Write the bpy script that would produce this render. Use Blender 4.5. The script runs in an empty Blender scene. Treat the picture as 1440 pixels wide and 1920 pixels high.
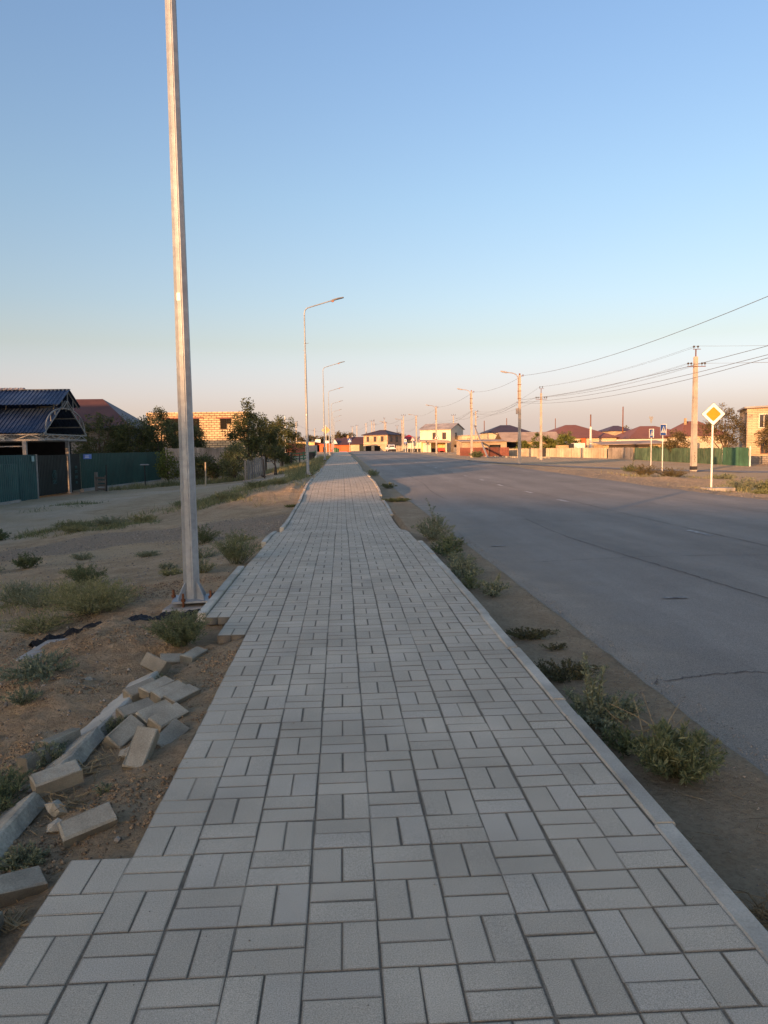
import bpy, math, random
import numpy as np
from mathutils import Vector, Matrix, Euler

random.seed(7)
rng = np.random.default_rng(7)
S = bpy.context.scene
COL = S.collection
R = math.radians

# ------------------------------------------------------------------ camera
EYE = 1.36
YAW, PITCH, ROLL = R(3.1443), R(4.9348), R(0.8)
fwd = Vector((math.sin(YAW) * math.cos(PITCH), math.cos(YAW) * math.cos(PITCH), -math.sin(PITCH)))
rgt = Vector((math.cos(YAW), -math.sin(YAW), 0))
upv = rgt.cross(fwd)
rgt, upv = math.cos(ROLL) * rgt - math.sin(ROLL) * upv, math.sin(ROLL) * rgt + math.cos(ROLL) * upv
cd = bpy.data.cameras.new('camera')
cam = bpy.data.objects.new('camera', cd)
COL.objects.link(cam)
m = Matrix((rgt, upv, -fwd)).transposed().to_4x4()
m.translation = (0, 0, EYE)
cam.matrix_world = m
cd.sensor_fit = 'VERTICAL'
cd.sensor_height = 36
cd.lens = 36 * 1420 / 1920
cd.clip_start, cd.clip_end = 0.05, 6000
S.camera = cam

# ------------------------------------------------------------------ sky, sun, exposure
SUN_EL, SUN_AZ = 8.0, 217.0          # azimuth clockwise from +Y: low sun behind the camera's left shoulder
w = bpy.data.worlds.new('World')
S.world = w
w.use_nodes = True
nt = w.node_tree
bg = nt.nodes['Background']
sky = nt.nodes.new('ShaderNodeTexSky')
sky.sky_type = 'NISHITA'
sky.sun_disc = False
sky.sun_elevation, sky.sun_rotation = R(SUN_EL), R(SUN_AZ)
sky.air_density, sky.dust_density, sky.ozone_density, sky.altitude = 1.0, 2.0, 1.7, 0
tc = nt.nodes.new('ShaderNodeTexCoord')
sp = nt.nodes.new('ShaderNodeSeparateXYZ')
nt.links.new(tc.outputs['Generated'], sp.inputs[0])
ramp = nt.nodes.new('ShaderNodeValToRGB')       # dusty evening air: the same tint all the way round the horizon
els = [(0.0, (1.15, 0.95, 1.4)), (0.06, (1.08, 0.92, 1.25)), (0.13, (0.97, 0.80, 0.78)), (0.30, (0.97, 0.91, 0.91)), (0.46, (0.97, 0.95, 1.02)), (0.75, (1.0, 0.98, 1.08))]
cr = ramp.color_ramp
while len(cr.elements) < len(els):
    cr.elements.new(0.5)
for e, (p, c) in zip(cr.elements, els):
    e.position = p
    e.color = (c[0] / 1.4, c[1] / 1.4, c[2] / 1.4, 1)
nt.links.new(sp.outputs[2], ramp.inputs[0])
mx = nt.nodes.new('ShaderNodeMix')
mx.data_type = 'RGBA'
mx.blend_type = 'MULTIPLY'
mx.inputs[0].default_value = 1
nt.links.new(sky.outputs[0], mx.inputs[6])
nt.links.new(ramp.outputs[0], mx.inputs[7])
veil = nt.nodes.new('ShaderNodeValToRGB')       # dust veil, thickest along the horizon
vr = veil.color_ramp
vels = [(0.0, .88), (0.03, .74), (0.065, .42), (0.11, .14), (0.18, 0.0)]
while len(vr.elements) < len(vels):
    vr.elements.new(0.5)
for e, (p, c) in zip(vr.elements, vels):
    e.position = p
    e.color = (c, c, c, 1)
nt.links.new(sp.outputs[2], veil.inputs[0])
mv = nt.nodes.new('ShaderNodeMix')
mv.data_type = 'RGBA'
mv.inputs[7].default_value = (1.74, 1.41, 1.24, 1)
nt.links.new(veil.outputs[0], mv.inputs[0])
nt.links.new(mx.outputs[2], mv.inputs[6])
nt.links.new(mv.outputs[2], bg.inputs[0])
bg.inputs[1].default_value = 0.15
sl = bpy.data.lights.new('sun', 'SUN')
sl.energy = 3.2
sl.angle = R(0.6)
sl.color = (1.0, 0.51, 0.22)
so = bpy.data.objects.new('sun', sl)
COL.objects.link(so)
to_sun = Vector((math.sin(R(SUN_AZ)) * math.cos(R(SUN_EL)), math.cos(R(SUN_AZ)) * math.cos(R(SUN_EL)), math.sin(R(SUN_EL))))
so.rotation_euler = to_sun.to_track_quat('Z', 'Y').to_euler()
so.location = (-30, -40, 60)
vs = S.view_settings
vs.view_transform, vs.look, vs.gamma, vs.use_curve_mapping = 'Standard', 'None', 1, False
vs.exposure = 1.56
S.render.engine = 'CYCLES'
S.cycles.max_bounces = 6
S.cycles.transparent_max_bounces = 8

# ------------------------------------------------------------------ helpers
class MB:
    """Collects shapes and links them as one mesh object."""
    def __init__(s):
        s.v, s.f, s.t = [], [], []

    def add(s, vs_, fs, tone=1.0):
        n = len(s.v)
        s.v += [tuple(v) for v in vs_]
        s.f += [tuple(n + i for i in f) for f in fs]
        s.t += [tone] * len(fs)
        return s

    def box(s, c, d, rz=0.0, tone=1.0, M=None):
        hx, hy, hz = d[0] / 2, d[1] / 2, d[2] / 2
        vs_ = [Vector((x, y, z)) for z in (-hz, hz) for x, y in ((-hx, -hy), (hx, -hy), (hx, hy), (-hx, hy))]
        mt = Matrix.Translation(c) @ (M if M is not None else Matrix.Rotation(rz, 4, 'Z'))
        return s.add([mt @ v for v in vs_], [(0, 3, 2, 1), (4, 5, 6, 7), (0, 1, 5, 4), (1, 2, 6, 5), (2, 3, 7, 6), (3, 0, 4, 7)], tone)

    def span(s, a, b, tone=1.0):
        """Box between two opposite corners."""
        return s.box([(a[i] + b[i]) / 2 for i in range(3)], [abs(b[i] - a[i]) for i in range(3)], 0, tone)

    def tube(s, pts, rad, n=8, tone=1.0, cap=True, twist=0.0):
        pts = [Vector(p) for p in pts]
        if not hasattr(rad, '__len__'):
            rad = [rad] * len(pts)
        rings = []
        prev = None
        for i, p in enumerate(pts):
            d = (pts[min(i + 1, len(pts) - 1)] - pts[max(i - 1, 0)]).normalized()
            if prev is None:
                a = d.orthogonal().normalized() if abs(d.z) < .99 else Vector((1, 0, 0))
                a = (a - d * a.dot(d)).normalized()
            else:
                a = (prev - d * prev.dot(d)).normalized()
            prev = a
            b = d.cross(a)
            rings.append([p + rad[i] * (math.cos(2 * math.pi * k / n + twist) * a + math.sin(2 * math.pi * k / n + twist) * b) for k in range(n)])
        vs_ = [v for r_ in rings for v in r_]
        fs = []
        for i in range(len(pts) - 1):
            for k in range(n):
                fs.append((i * n + k, i * n + (k + 1) % n, (i + 1) * n + (k + 1) % n, (i + 1) * n + k))
        if cap:
            fs.append(tuple(range(n - 1, -1, -1)))
            fs.append(tuple((len(pts) - 1) * n + k for k in range(n)))
        return s.add(vs_, fs, tone)

    def bar(s, a, b, wd, ht=None, tone=1.0):
        ht = ht or wd
        a, b = Vector(a), Vector(b)
        d = (b - a).normalized()
        x = d.cross(Vector((0, 0, 1)))
        x = x.normalized() if x.length > 1e-4 else Vector((1, 0, 0))
        z = x.cross(d)
        vs_ = [p + sx * x * wd / 2 + sz * z * ht / 2 for p in (a, b) for sx, sz in ((-1, -1), (1, -1), (1, 1), (-1, 1))]
        return s.add(vs_, [(0, 1, 2, 3), (7, 6, 5, 4), (0, 4, 5, 1), (1, 5, 6, 2), (2, 6, 7, 3), (3, 7, 4, 0)], tone)

    def slab(s, pts, th, tone=1.0):
        """Planar polygon thickened downwards along its normal."""
        pts = [Vector(p) for p in pts]
        nr = (pts[1] - pts[0]).cross(pts[2] - pts[0]).normalized()
        if nr.z < 0:
            pts.reverse()
            nr = -nr
        n = len(pts)
        lo = [p - nr * th for p in pts]
        fs = [tuple(range(n)), tuple(range(2 * n - 1, n - 1, -1))]
        fs += [(i, n + i, n + (i + 1) % n, (i + 1) % n) for i in range(n)]
        return s.add(pts + lo, fs, tone)

    def ribbed(s, p0, p1, up, pitch, dep, nrm, th=0.0, tone=1.0):
        """Profiled sheet from p0 to p1, rising along the vector up; ribs stand out along nrm."""
        p0, p1, up, nrm = Vector(p0), Vector(p1), Vector(up), Vector(nrm).normalized()
        L = (p1 - p0).length
        e = (p1 - p0) / L
        k = max(1, int(round(L / pitch)))
        pr = []
        for i in range(k):
            u = i * L / k
            q = L / k
            pr += [(u, 0), (u + q * .45, 0), (u + q * .55, dep), (u + q * .9, dep)]
        pr.append((L, 0))
        vs_, fs = [], []
        for u, h in pr:
            vs_.append(p0 + e * u + nrm * h)
            vs_.append(p0 + e * u + nrm * h + up)
        for i in range(len(pr) - 1):
            fs.append((2 * i, 2 * i + 2, 2 * i + 3, 2 * i + 1))
        return s.add(vs_, fs, tone)

    def build(s, name, mat, parent=None, off=None, smooth=False, loc=None, kind=None):
        me = bpy.data.meshes.new(name)
        o_ = Vector((0, 0, 0))
        if parent is not None and parent.get('world_built'):
            o_ = ORG[parent.name]
        if loc is not None:
            o_ = Vector(loc)
        me.from_pydata([(x - o_.x, y - o_.y, z - o_.z) for x, y, z in s.v], [], s.f)
        at = me.attributes.new('tone', 'FLOAT', 'FACE')
        at.data.foreach_set('value', np.asarray(s.t, np.float32))
        if smooth:
            me.polygons.foreach_set('use_smooth', [True] * len(me.polygons))
        me.materials.append(mat)
        return link(me, name, parent, loc, kind)

ORG = {}

def link(me, name, parent=None, loc=None, kind=None):
    o = bpy.data.objects.new(name, me)
    COL.objects.link(o)
    if parent is not None:
        o.parent = parent
    if loc is not None:
        o.location = loc
    if kind:
        o['kind'] = kind
    return o

def tag(o, label, cat, group=None):
    o['label'] = label
    o['category'] = cat
    if group:
        o['group'] = group
    return o

def thing(name, loc, label, cat, group=None, rz=0.0, world=False):
    """An Empty at the thing's base. world=True: its parts are given in world coordinates."""
    o = bpy.data.objects.new(name, None)
    o.empty_display_size = .3
    COL.objects.link(o)
    o.location = loc
    o.rotation_euler = (0, 0, rz)
    if world:
        o['world_built'] = 1
        ORG[o.name] = Vector(loc)
    return tag(o, label, cat, group)

def copy_tree(o, loc, label, rz=None, scale=None, group=None):
    r_ = o.copy()
    COL.objects.link(r_)
    r_.location = loc
    r_['label'] = label
    if rz is not None:
        r_.rotation_euler = (0, 0, rz)
    if scale is not None:
        r_.scale = scale if hasattr(scale, '__len__') else (scale,) * 3
    if group:
        r_['group'] = group
    for ch in list(o.children):
        c = ch.copy()
        COL.objects.link(c)
        c.parent = r_
        for g2 in list(ch.children):
            d = g2.copy()
            COL.objects.link(d)
            d.parent = c
    return r_

def mesh_np(name, V, F, tone, mat, parent=None, loc=None, kind=None, hue=None, nper=4):
    """Fast mesh from numpy arrays with faces of nper corners."""
    me = bpy.data.meshes.new(name)
    V = np.asarray(V, np.float32)
    F = np.asarray(F, np.int32)
    o_ = np.zeros(3, np.float32)
    if parent is not None and parent.get('world_built'):
        o_ = np.array(ORG[parent.name], np.float32)
    if loc is not None:
        o_ = np.array(loc, np.float32)
    me.vertices.add(len(V))
    me.vertices.foreach_set('co', (V - o_).ravel())
    nf = len(F)
    me.loops.add(nf * nper)
    me.loops.foreach_set('vertex_index', F.ravel())
    me.polygons.add(nf)
    me.polygons.foreach_set('loop_start', np.arange(nf, dtype=np.int32) * nper)
    me.update(calc_edges=True)
    a = me.attributes.new('tone', 'FLOAT', 'FACE')
    a.data.foreach_set('value', np.broadcast_to(np.asarray(tone, np.float32), (nf,)).copy())
    if hue is not None:
        a = me.attributes.new('hue', 'FLOAT', 'FACE')
        a.data.foreach_set('value', np.asarray(hue, np.float32))
    me.materials.append(mat)
    return link(me, name, parent, loc, kind)

# value noise for the terrain (numpy, smooth)
_perm = rng.random((256, 256))
def vnoise(x, y):
    xi, yi = np.floor(x).astype(int), np.floor(y).astype(int)
    fx, fy = x - xi, y - yi
    fx, fy = fx * fx * (3 - 2 * fx), fy * fy * (3 - 2 * fy)
    a = _perm[xi & 255, yi & 255]
    b = _perm[(xi + 1) & 255, yi & 255]
    c = _perm[xi & 255, (yi + 1) & 255]
    d = _perm[(xi + 1) & 255, (yi + 1) & 255]
    return (a * (1 - fx) + b * fx) * (1 - fy) + (c * (1 - fx) + d * fx) * fy - .5
def fbm(x, y, o=4):
    r_, a = 0, 1.0
    for i in range(o):
        r_ = r_ + a * vnoise(x * 2 ** i + 17.3 * i, y * 2 ** i + 5.1 * i)
        a *= .5
    return r_

# ------------------------------------------------------------------ materials
def pmat(name, c1, c2=None, scale=6.0, detail=5, rough=.85, bump=0.0, bscale=60.0, metal=0.0, stretch=(1, 1, 1), dirt=.25, dscale=.7, spec=.3, fine=0.0, ramp=(.35, .65)):
    """Base colour: two shades mixed by noise, times a slow wear noise, times the face attribute tone."""
    m_ = bpy.data.materials.new(name)
    m_.use_nodes = True
    t = m_.node_tree
    N, Lk = t.nodes, t.links
    b = N['Principled BSDF']
    b.inputs['Roughness'].default_value = rough
    b.inputs['Metallic'].default_value = metal
    b.inputs['Specular IOR Level'].default_value = spec
    geo = N.new('ShaderNodeNewGeometry')
    mp = N.new('ShaderNodeMapping')
    mp.inputs['Scale'].default_value = stretch
    Lk.new(geo.outputs['Position'], mp.inputs[0])
    n1 = N.new('ShaderNodeTexNoise')
    n1.inputs['Scale'].default_value = scale
    n1.inputs['Detail'].default_value = detail
    n1.inputs['Roughness'].default_value = .65
    Lk.new(mp.outputs[0], n1.inputs['Vector'])
    mr = N.new('ShaderNodeMapRange')
    mr.inputs[1].default_value, mr.inputs[2].default_value = ramp
    Lk.new(n1.outputs[0], mr.inputs[0])
    mixc = N.new('ShaderNodeMix')
    mixc.data_type = 'RGBA'
    mixc.inputs[6].default_value = (*c1, 1)
    mixc.inputs[7].default_value = (*(c2 or tuple(x * .75 for x in c1)), 1)
    Lk.new(mr.outputs[0], mixc.inputs[0])
    n2 = N.new('ShaderNodeTexNoise')
    n2.inputs['Scale'].default_value = dscale
    n2.inputs['Detail'].default_value = 3
    Lk.new(geo.outputs['Position'], n2.inputs['Vector'])
    mr2 = N.new('ShaderNodeMapRange')
    mr2.inputs[1].default_value, mr2.inputs[2].default_value = .3, .7
    mr2.inputs[3].default_value, mr2.inputs[4].default_value = 1 - dirt, 1 + dirt
    Lk.new(n2.outputs[0], mr2.inputs[0])
    at = N.new('ShaderNodeAttribute')
    at.attribute_name = 'tone'
    mu = N.new('ShaderNodeMath')
    mu.operation = 'MULTIPLY'
    Lk.new(mr2.outputs[0], mu.inputs[0])
    Lk.new(at.outputs['Fac'], mu.inputs[1])
    last = mu.outputs[0]
    if fine > 0:
        n3 = N.new('ShaderNodeTexNoise')
        n3.inputs['Scale'].default_value = bscale
        n3.inputs['Detail'].default_value = 3
        n3.inputs['Roughness'].default_value = .8
        Lk.new(geo.outputs['Position'], n3.inputs['Vector'])
        mr3 = N.new('ShaderNodeMapRange')
        mr3.inputs[1].default_value, mr3.inputs[2].default_value = .3, .7
        mr3.inputs[3].default_value, mr3.inputs[4].default_value = 1 - fine, 1 + fine
        Lk.new(n3.outputs[0], mr3.inputs[0])
        mu2 = N.new('ShaderNodeMath')
        mu2.operation = 'MULTIPLY'
        Lk.new(last, mu2.inputs[0])
        Lk.new(mr3.outputs[0], mu2.inputs[1])
        last = mu2.outputs[0]
    vm = N.new('ShaderNodeVectorMath')
    vm.operation = 'SCALE'
    Lk.new(mixc.outputs[2], vm.inputs[0])
    Lk.new(last, vm.inputs['Scale'])
    Lk.new(vm.outputs[0], b.inputs['Base Color'])
    if bump > 0:
        nb = N.new('ShaderNodeTexNoise')
        nb.inputs['Scale'].default_value = bscale
        nb.inputs['Detail'].default_value = 6
        nb.inputs['Roughness'].default_value = .7
        Lk.new(mp.outputs[0], nb.inputs['Vector'])
        bp = N.new('ShaderNodeBump')
        bp.inputs['Strength'].default_value = 1
        bp.inputs['Distance'].default_value = bump
        Lk.new(nb.outputs[0], bp.inputs['Height'])
        Lk.new(bp.outputs[0], b.inputs['Normal'])
    m_['vm'] = vm.name
    return m_

def leafmat(name, c1, c2, trans=.25):
    m_ = bpy.data.materials.new(name)
    m_.use_nodes = True
    t = m_.node_tree
    N, Lk = t.nodes, t.links
    b = N['Principled BSDF']
    b.inputs['Roughness'].default_value = .6
    b.inputs['Specular IOR Level'].default_value = .25
    a1, a2 = N.new('ShaderNodeAttribute'), N.new('ShaderNodeAttribute')
    a1.attribute_name, a2.attribute_name = 'tone', 'hue'
    mixc = N.new('ShaderNodeMix')
    mixc.data_type = 'RGBA'
    mixc.inputs[6].default_value, mixc.inputs[7].default_value = (*c1, 1), (*c2, 1)
    Lk.new(a2.outputs['Fac'], mixc.inputs[0])
    vm = N.new('ShaderNodeVectorMath')
    vm.operation = 'SCALE'
    Lk.new(mixc.outputs[2], vm.inputs[0])
    Lk.new(a1.outputs['Fac'], vm.inputs['Scale'])
    Lk.new(vm.outputs[0], b.inputs['Base Color'])
    tr = N.new('ShaderNodeBsdfTranslucent')
    Lk.new(vm.outputs[0], tr.inputs[0])
    ms = N.new('ShaderNodeMixShader')
    ms.inputs[0].default_value = trans
    Lk.new(b.outputs[0], ms.inputs[1])
    Lk.new(tr.outputs[0], ms.inputs[2])
    Lk.new(ms.outputs[0], N['Material Output'].inputs[0])
    return m_

def brickmat(name, c1, c2, cm, bw, bh, mortar=.02, dirt=.2):
    """Masonry too far off to tell the bricks apart: brick texture over (x+y, z)."""
    m_ = pmat(name, c1, c2, scale=3, dirt=dirt)
    t = m_.node_tree
    N, Lk = t.nodes, t.links
    geo = N.new('ShaderNodeNewGeometry')
    se = N.new('ShaderNodeSeparateXYZ')
    Lk.new(geo.outputs['Position'], se.inputs[0])
    ad = N.new('ShaderNodeMath')
    Lk.new(se.outputs[0], ad.inputs[0])
    Lk.new(se.outputs[1], ad.inputs[1])
    cb = N.new('ShaderNodeCombineXYZ')
    Lk.new(ad.outputs[0], cb.inputs[0])
    Lk.new(se.outputs[2], cb.inputs[1])
    bt = N.new('ShaderNodeTexBrick')
    bt.inputs['Color1'].default_value, bt.inputs['Color2'].default_value, bt.inputs['Mortar'].default_value = (*c1, 1), (*c2, 1), (*cm, 1)
    bt.inputs['Scale'].default_value = 1
    bt.inputs['Brick Width'].default_value, bt.inputs['Row Height'].default_value = bw, bh
    bt.inputs['Mortar Size'].default_value = mortar
    Lk.new(cb.outputs[0], bt.inputs['Vector'])
    vm = N[m_['vm']]
    Lk.new(bt.outputs['Color'], vm.inputs[0])
    bp = N.new('ShaderNodeBump')
    bp.inputs['Distance'].default_value = -.03
    Lk.new(bt.outputs['Fac'], bp.inputs['Height'])
    Lk.new(bp.outputs[0], N['Principled BSDF'].inputs['Normal'])
    return m_

M = {}
M['paver'] = pmat('paver_concrete', (.52, .442, .328), (.465, .395, .292), scale=1.8, rough=.9, bump=.002, bscale=300, fine=.46, dirt=.13, dscale=1.6, detail=8)
M['paver_old'] = pmat('paver_concrete_weathered', (.36, .32, .24), (.28, .245, .18), scale=8, rough=.9, bump=.003, bscale=160, fine=.28, dirt=.2, dscale=7)
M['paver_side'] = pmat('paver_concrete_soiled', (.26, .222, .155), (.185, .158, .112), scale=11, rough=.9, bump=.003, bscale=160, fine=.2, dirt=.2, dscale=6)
def tint_by_hue(m_, col):
    t = m_.node_tree
    vm = t.nodes[m_['vm']]
    src = vm.inputs[0].links[0].from_socket
    a = t.nodes.new('ShaderNodeAttribute')
    a.attribute_name = 'hue'
    x = t.nodes.new('ShaderNodeMix')
    x.data_type = 'RGBA'
    x.inputs[7].default_value = (*col, 1)
    t.links.new(a.outputs['Fac'], x.inputs[0])
    t.links.new(src, x.inputs[6])
    t.links.new(x.outputs[2], vm.inputs[0])
tint_by_hue(M['paver'], (.48, .425, .345))
M['bed'] = pmat('joint_sand', (.22, .18, .13), (.15, .125, .092), scale=14, rough=1, bump=.006, bscale=150, fine=.35)
M['kerb'] = pmat('kerb_concrete', (.48, .435, .345), (.39, .355, .285), scale=5, rough=.9, bump=.003, bscale=140, fine=.18, dirt=.2, dscale=3)
M['kerb_old'] = pmat('weathered_kerb', (.43, .375, .275), (.31, .275, .215), scale=7, rough=.95, bump=.006, bscale=60, fine=.25, dirt=.3, dscale=6)
M['asphalt'] = pmat('asphalt', (.275, .248, .208), (.23, .207, .175), scale=1.3, detail=8, rough=.9, bump=.008, bscale=170, fine=.62, dirt=.14, dscale=.16, stretch=(1.6, .25, 1))
def edge_dust(m_, col):
    # wind-blown sand lying along the left edge of the carriageway, and two paler wheel tracks
    t = m_.node_tree
    N, Lk = t.nodes, t.links
    vm = N[m_['vm']]
    src = vm.inputs[0].links[0].from_socket
    geo = N.new('ShaderNodeNewGeometry')
    se = N.new('ShaderNodeSeparateXYZ')
    Lk.new(geo.outputs['Position'], se.inputs[0])
    nz = N.new('ShaderNodeTexNoise')
    nz.inputs['Scale'].default_value = 2.2
    nz.inputs['Detail'].default_value = 8
    Lk.new(geo.outputs['Position'], nz.inputs['Vector'])
    ad = N.new('ShaderNodeMath')
    ad.operation = 'MULTIPLY_ADD'
    ad.inputs[1].default_value = 1.6
    Lk.new(nz.outputs[0], ad.inputs[0])
    Lk.new(se.outputs[0], ad.inputs[2])
    mr = N.new('ShaderNodeMapRange')
    for i, v in enumerate((2.6, 3.5, .55, 0)):
        mr.inputs[i + 1].default_value = v
    Lk.new(ad.outputs[0], mr.inputs[0])
    x = N.new('ShaderNodeMix')
    x.data_type = 'RGBA'
    x.inputs[7].default_value = (*col, 1)
    Lk.new(mr.outputs[0], x.inputs[0])
    Lk.new(src, x.inputs[6])
    wv = N.new('ShaderNodeMath')
    wv.operation = 'MULTIPLY'
    wv.inputs[1].default_value = 3.6
    Lk.new(ad.outputs[0], wv.inputs[0])
    sn = N.new('ShaderNodeMath')
    sn.operation = 'SINE'
    Lk.new(wv.outputs[0], sn.inputs[0])
    mr2 = N.new('ShaderNodeMapRange')
    for i, v in enumerate((-1, 1, .93, 1.07)):
        mr2.inputs[i + 1].default_value = v
    Lk.new(sn.outputs[0], mr2.inputs[0])
    sc = N.new('ShaderNodeVectorMath')
    sc.operation = 'SCALE'
    Lk.new(x.outputs[2], sc.inputs[0])
    Lk.new(mr2.outputs[0], sc.inputs['Scale'])
    Lk.new(sc.outputs[0], vm.inputs[0])
edge_dust(M['asphalt'], (.36, .30, .22))
M['crack'] = pmat('crack_filler', (.10, .09, .08), (.14, .122, .105), scale=20, rough=1)
M['paint'] = pmat('road_paint', (.62, .60, .55), (.20, .19, .18), scale=9, detail=8, rough=.85, fine=.2, bscale=90, ramp=(.42, .62))
M['galv'] = pmat('galvanised_steel', (.375, .395, .40), (.29, .305, .31), scale=16, rough=.55, metal=.45, bump=.0012, bscale=90, dirt=.12, dscale=3, spec=.5)
M['rust'] = pmat('rusty_bolt', (.20, .075, .03), (.11, .045, .022), scale=40, rough=.9)
M['lamp_dark'] = pmat('lamp_housing', (.16, .16, .16), (.12, .12, .12), rough=.5)
M['orange_sticker'] = pmat('orange_tape', (.55, .20, .09), (.45, .17, .08), rough=.7)
M['concrete'] = pmat('concrete', (.40, .36, .31), (.31, .28, .24), scale=4, rough=.92, bump=.008, bscale=35, fine=.15)
M['pole_concrete'] = pmat('pole_concrete', (.42, .37, .31), (.35, .305, .255), scale=3, rough=.9, dirt=.18, dscale=1.2, bump=.004, bscale=30)
M['black_plastic'] = pmat('black_plastic_film', (.014, .014, .015), (.022, .022, .024), scale=8, rough=.7, bump=.01, bscale=26, spec=.2)
M['white_steel'] = pmat('white_painted_steel', (.31, .30, .28), (.24, .225, .20), scale=9, rough=.7, dirt=.18, dscale=2)
M['sign_post'] = pmat('sign_post_white', (.72, .70, .64), (.62, .60, .54), scale=6, rough=.55)
M['sign_white'] = pmat('sign_white', (.80, .79, .75), (.74, .73, .69), scale=3, rough=.45, dirt=.06)
M['sign_yellow'] = pmat('sign_yellow', (.80, .25, .015), (.76, .23, .015), scale=3, rough=.45, dirt=.06)
M['sign_blue'] = pmat('sign_blue', (.03, .10, .36), (.03, .085, .30), scale=3, rough=.45, dirt=.06)
M['sign_black'] = pmat('sign_black', (.03, .03, .03), (.04, .04, .04), rough=.5)
M['sign_back'] = pmat('sign_back_metal', (.60, .58, .50), (.54, .51, .45), rough=.5, dirt=.1)
M['red_paint'] = pmat('red_paint', (.42, .06, .045), (.34, .05, .04), rough=.6)
M['teal_sheet'] = pmat('teal_sheet_metal', (.035, .105, .10), (.030, .085, .085), scale=2, rough=.45, dirt=.15)
M['green_sheet'] = pmat('green_sheet_metal', (.028, .085, .070), (.022, .068, .056), scale=2, rough=.45, dirt=.15)
M['gate_dark'] = pmat('dark_gate_sheet', (.018, .028, .026), (.014, .02, .02), rough=.5)
M['blue_roof'] = pmat('dark_blue_roof_sheet', (.028, .05, .10), (.026, .04, .078), scale=1.5, rough=.40, dirt=.15)
M['canopy_shade'] = pmat('shaded_boarding', (.022, .017, .015), (.015, .012, .011), scale=3, rough=.9)  # near-black colour stands for the shade inside the canopy
M['brown_roof'] = pmat('brown_red_roof_sheet', (.095, .046, .038), (.08, .04, .034), scale=1.5, rough=.5, dirt=.15)
M['hip_roof'] = pmat('matt_brown_roof', (.23, .095, .058), (.20, .082, .05), scale=1.2, rough=.6, dirt=.12, dscale=.3)
M['dark_roof'] = pmat('dark_roof_sheet', (.065, .042, .045), (.055, .038, .04), scale=1.2, rough=.55, dirt=.12)
M['red_roof'] = pmat('red_roof_sheet', (.40, .03, .025), (.34, .03, .025), rough=.5)
M['asbestos'] = pmat('weathered_fibre_roof', (.42, .31, .235), (.33, .255, .20), scale=3, rough=.95, dirt=.2)
M['grey_roof'] = pmat('grey_roof_sheet', (.33, .29, .27), (.27, .25, .24), scale=2, rough=.6)
M['plaster_cream'] = pmat('cream_plaster', (.55, .45, .31), (.48, .39, .27), scale=2, rough=.9, dirt=.12)
M['plaster_white'] = pmat('pale_plaster', (.62, .56, .43), (.56, .50, .385), scale=2, rough=.9, dirt=.08)
M['plaster_orange'] = pmat('orange_plaster', (.60, .13, .045), (.50, .115, .045), scale=2, rough=.85, dirt=.1)
M['plaster_yellow'] = pmat('yellow_plaster', (.62, .48, .20), (.55, .42, .18), scale=2, rough=.85)
M['brick_cream'] = brickmat('sand_lime_block', (.62, .46, .27), (.50, .37, .22), (.16, .115, .075), .58, .25, .035)
M['brick_tan'] = brickmat('tan_brick', (.56, .40, .22), (.48, .34, .19), (.36, .26, .16), .50, .16, .02)
M['brick_shaded'] = brickmat('shaded_brick', (.50, .30, .20), (.42, .25, .17), (.34, .24, .17), .5, .16, .02)  # pinker, darker copy of the brick for the less lit side
M['brick_yellow'] = brickmat('yellow_brick', (.50, .38, .25), (.44, .33, .215), (.36, .27, .19), .5, .18, .02)
M['block_grey'] = brickmat('grey_block', (.28, .25, .22), (.23, .21, .185), (.16, .145, .13), .4, .2, .02)
M['glass'] = pmat('dark_window_glass', (.035, .035, .04), (.03, .03, .033), rough=.12, spec=.6)
M['void'] = pmat('dark_opening', (.012, .009, .007), (.01, .008, .006), rough=1)
M['frame_brown'] = pmat('brown_frame', (.16, .075, .04), (.13, .06, .035), rough=.6)
M['frame_white'] = pmat('white_frame', (.66, .62, .53), (.6, .56, .48), rough=.6)
M['wood_grey'] = pmat('weathered_wood', (.30, .26, .22), (.19, .165, .14), scale=5, stretch=(9, 9, .7), rough=.92, bump=.006, bscale=14, dirt=.3, dscale=.9)
M['wood_tan'] = pmat('pale_weathered_boards', (.44, .36, .25), (.28, .235, .175), scale=4, stretch=(7, 7, .5), rough=.92, dirt=.28, dscale=.55)
M['wood_dark'] = pmat('dark_wood', (.065, .05, .04), (.045, .035, .03), scale=5, stretch=(8, 8, .8), rough=.92)
M['wood_pole'] = pmat('wooden_pole', (.30, .215, .15), (.20, .145, .105), scale=5, stretch=(8, 8, .5), rough=.92)
M['green_wood'] = pmat('faded_green_boards', (.038, .085, .048), (.15, .18, .11), scale=2.6, detail=7, stretch=(5, 5, .6), rough=.85, dirt=.35, dscale=.8, ramp=(.4, .75))
M['green_rail'] = pmat('green_rail_paint', (.06, .15, .085), (.05, .12, .07), rough=.7)
M['brown_sheet'] = pmat('brown_sheet_metal', (.20, .068, .045), (.165, .056, .04), scale=2, rough=.5)
M['trunk'] = pmat('bark', (.12, .09, .065), (.07, .052, .04), scale=10, stretch=(4, 4, 1), rough=.95, bump=.02, bscale=14)
M['twig'] = pmat('dry_twig', (.34, .25, .13), (.24, .17, .09), scale=20, rough=.95)
M['stem'] = pmat('green_stem', (.13, .14, .06), (.10, .09, .045), scale=20, rough=.9)
M['stone'] = pmat('grey_stone', (.30, .28, .25), (.21, .195, .175), scale=20, rough=.95, bump=.006, bscale=50, dirt=.25, dscale=8)
M['pebble'] = pmat('pebbles', (.34, .29, .225), (.24, .205, .165), scale=30, rough=.95, dirt=.3, dscale=5)
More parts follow.
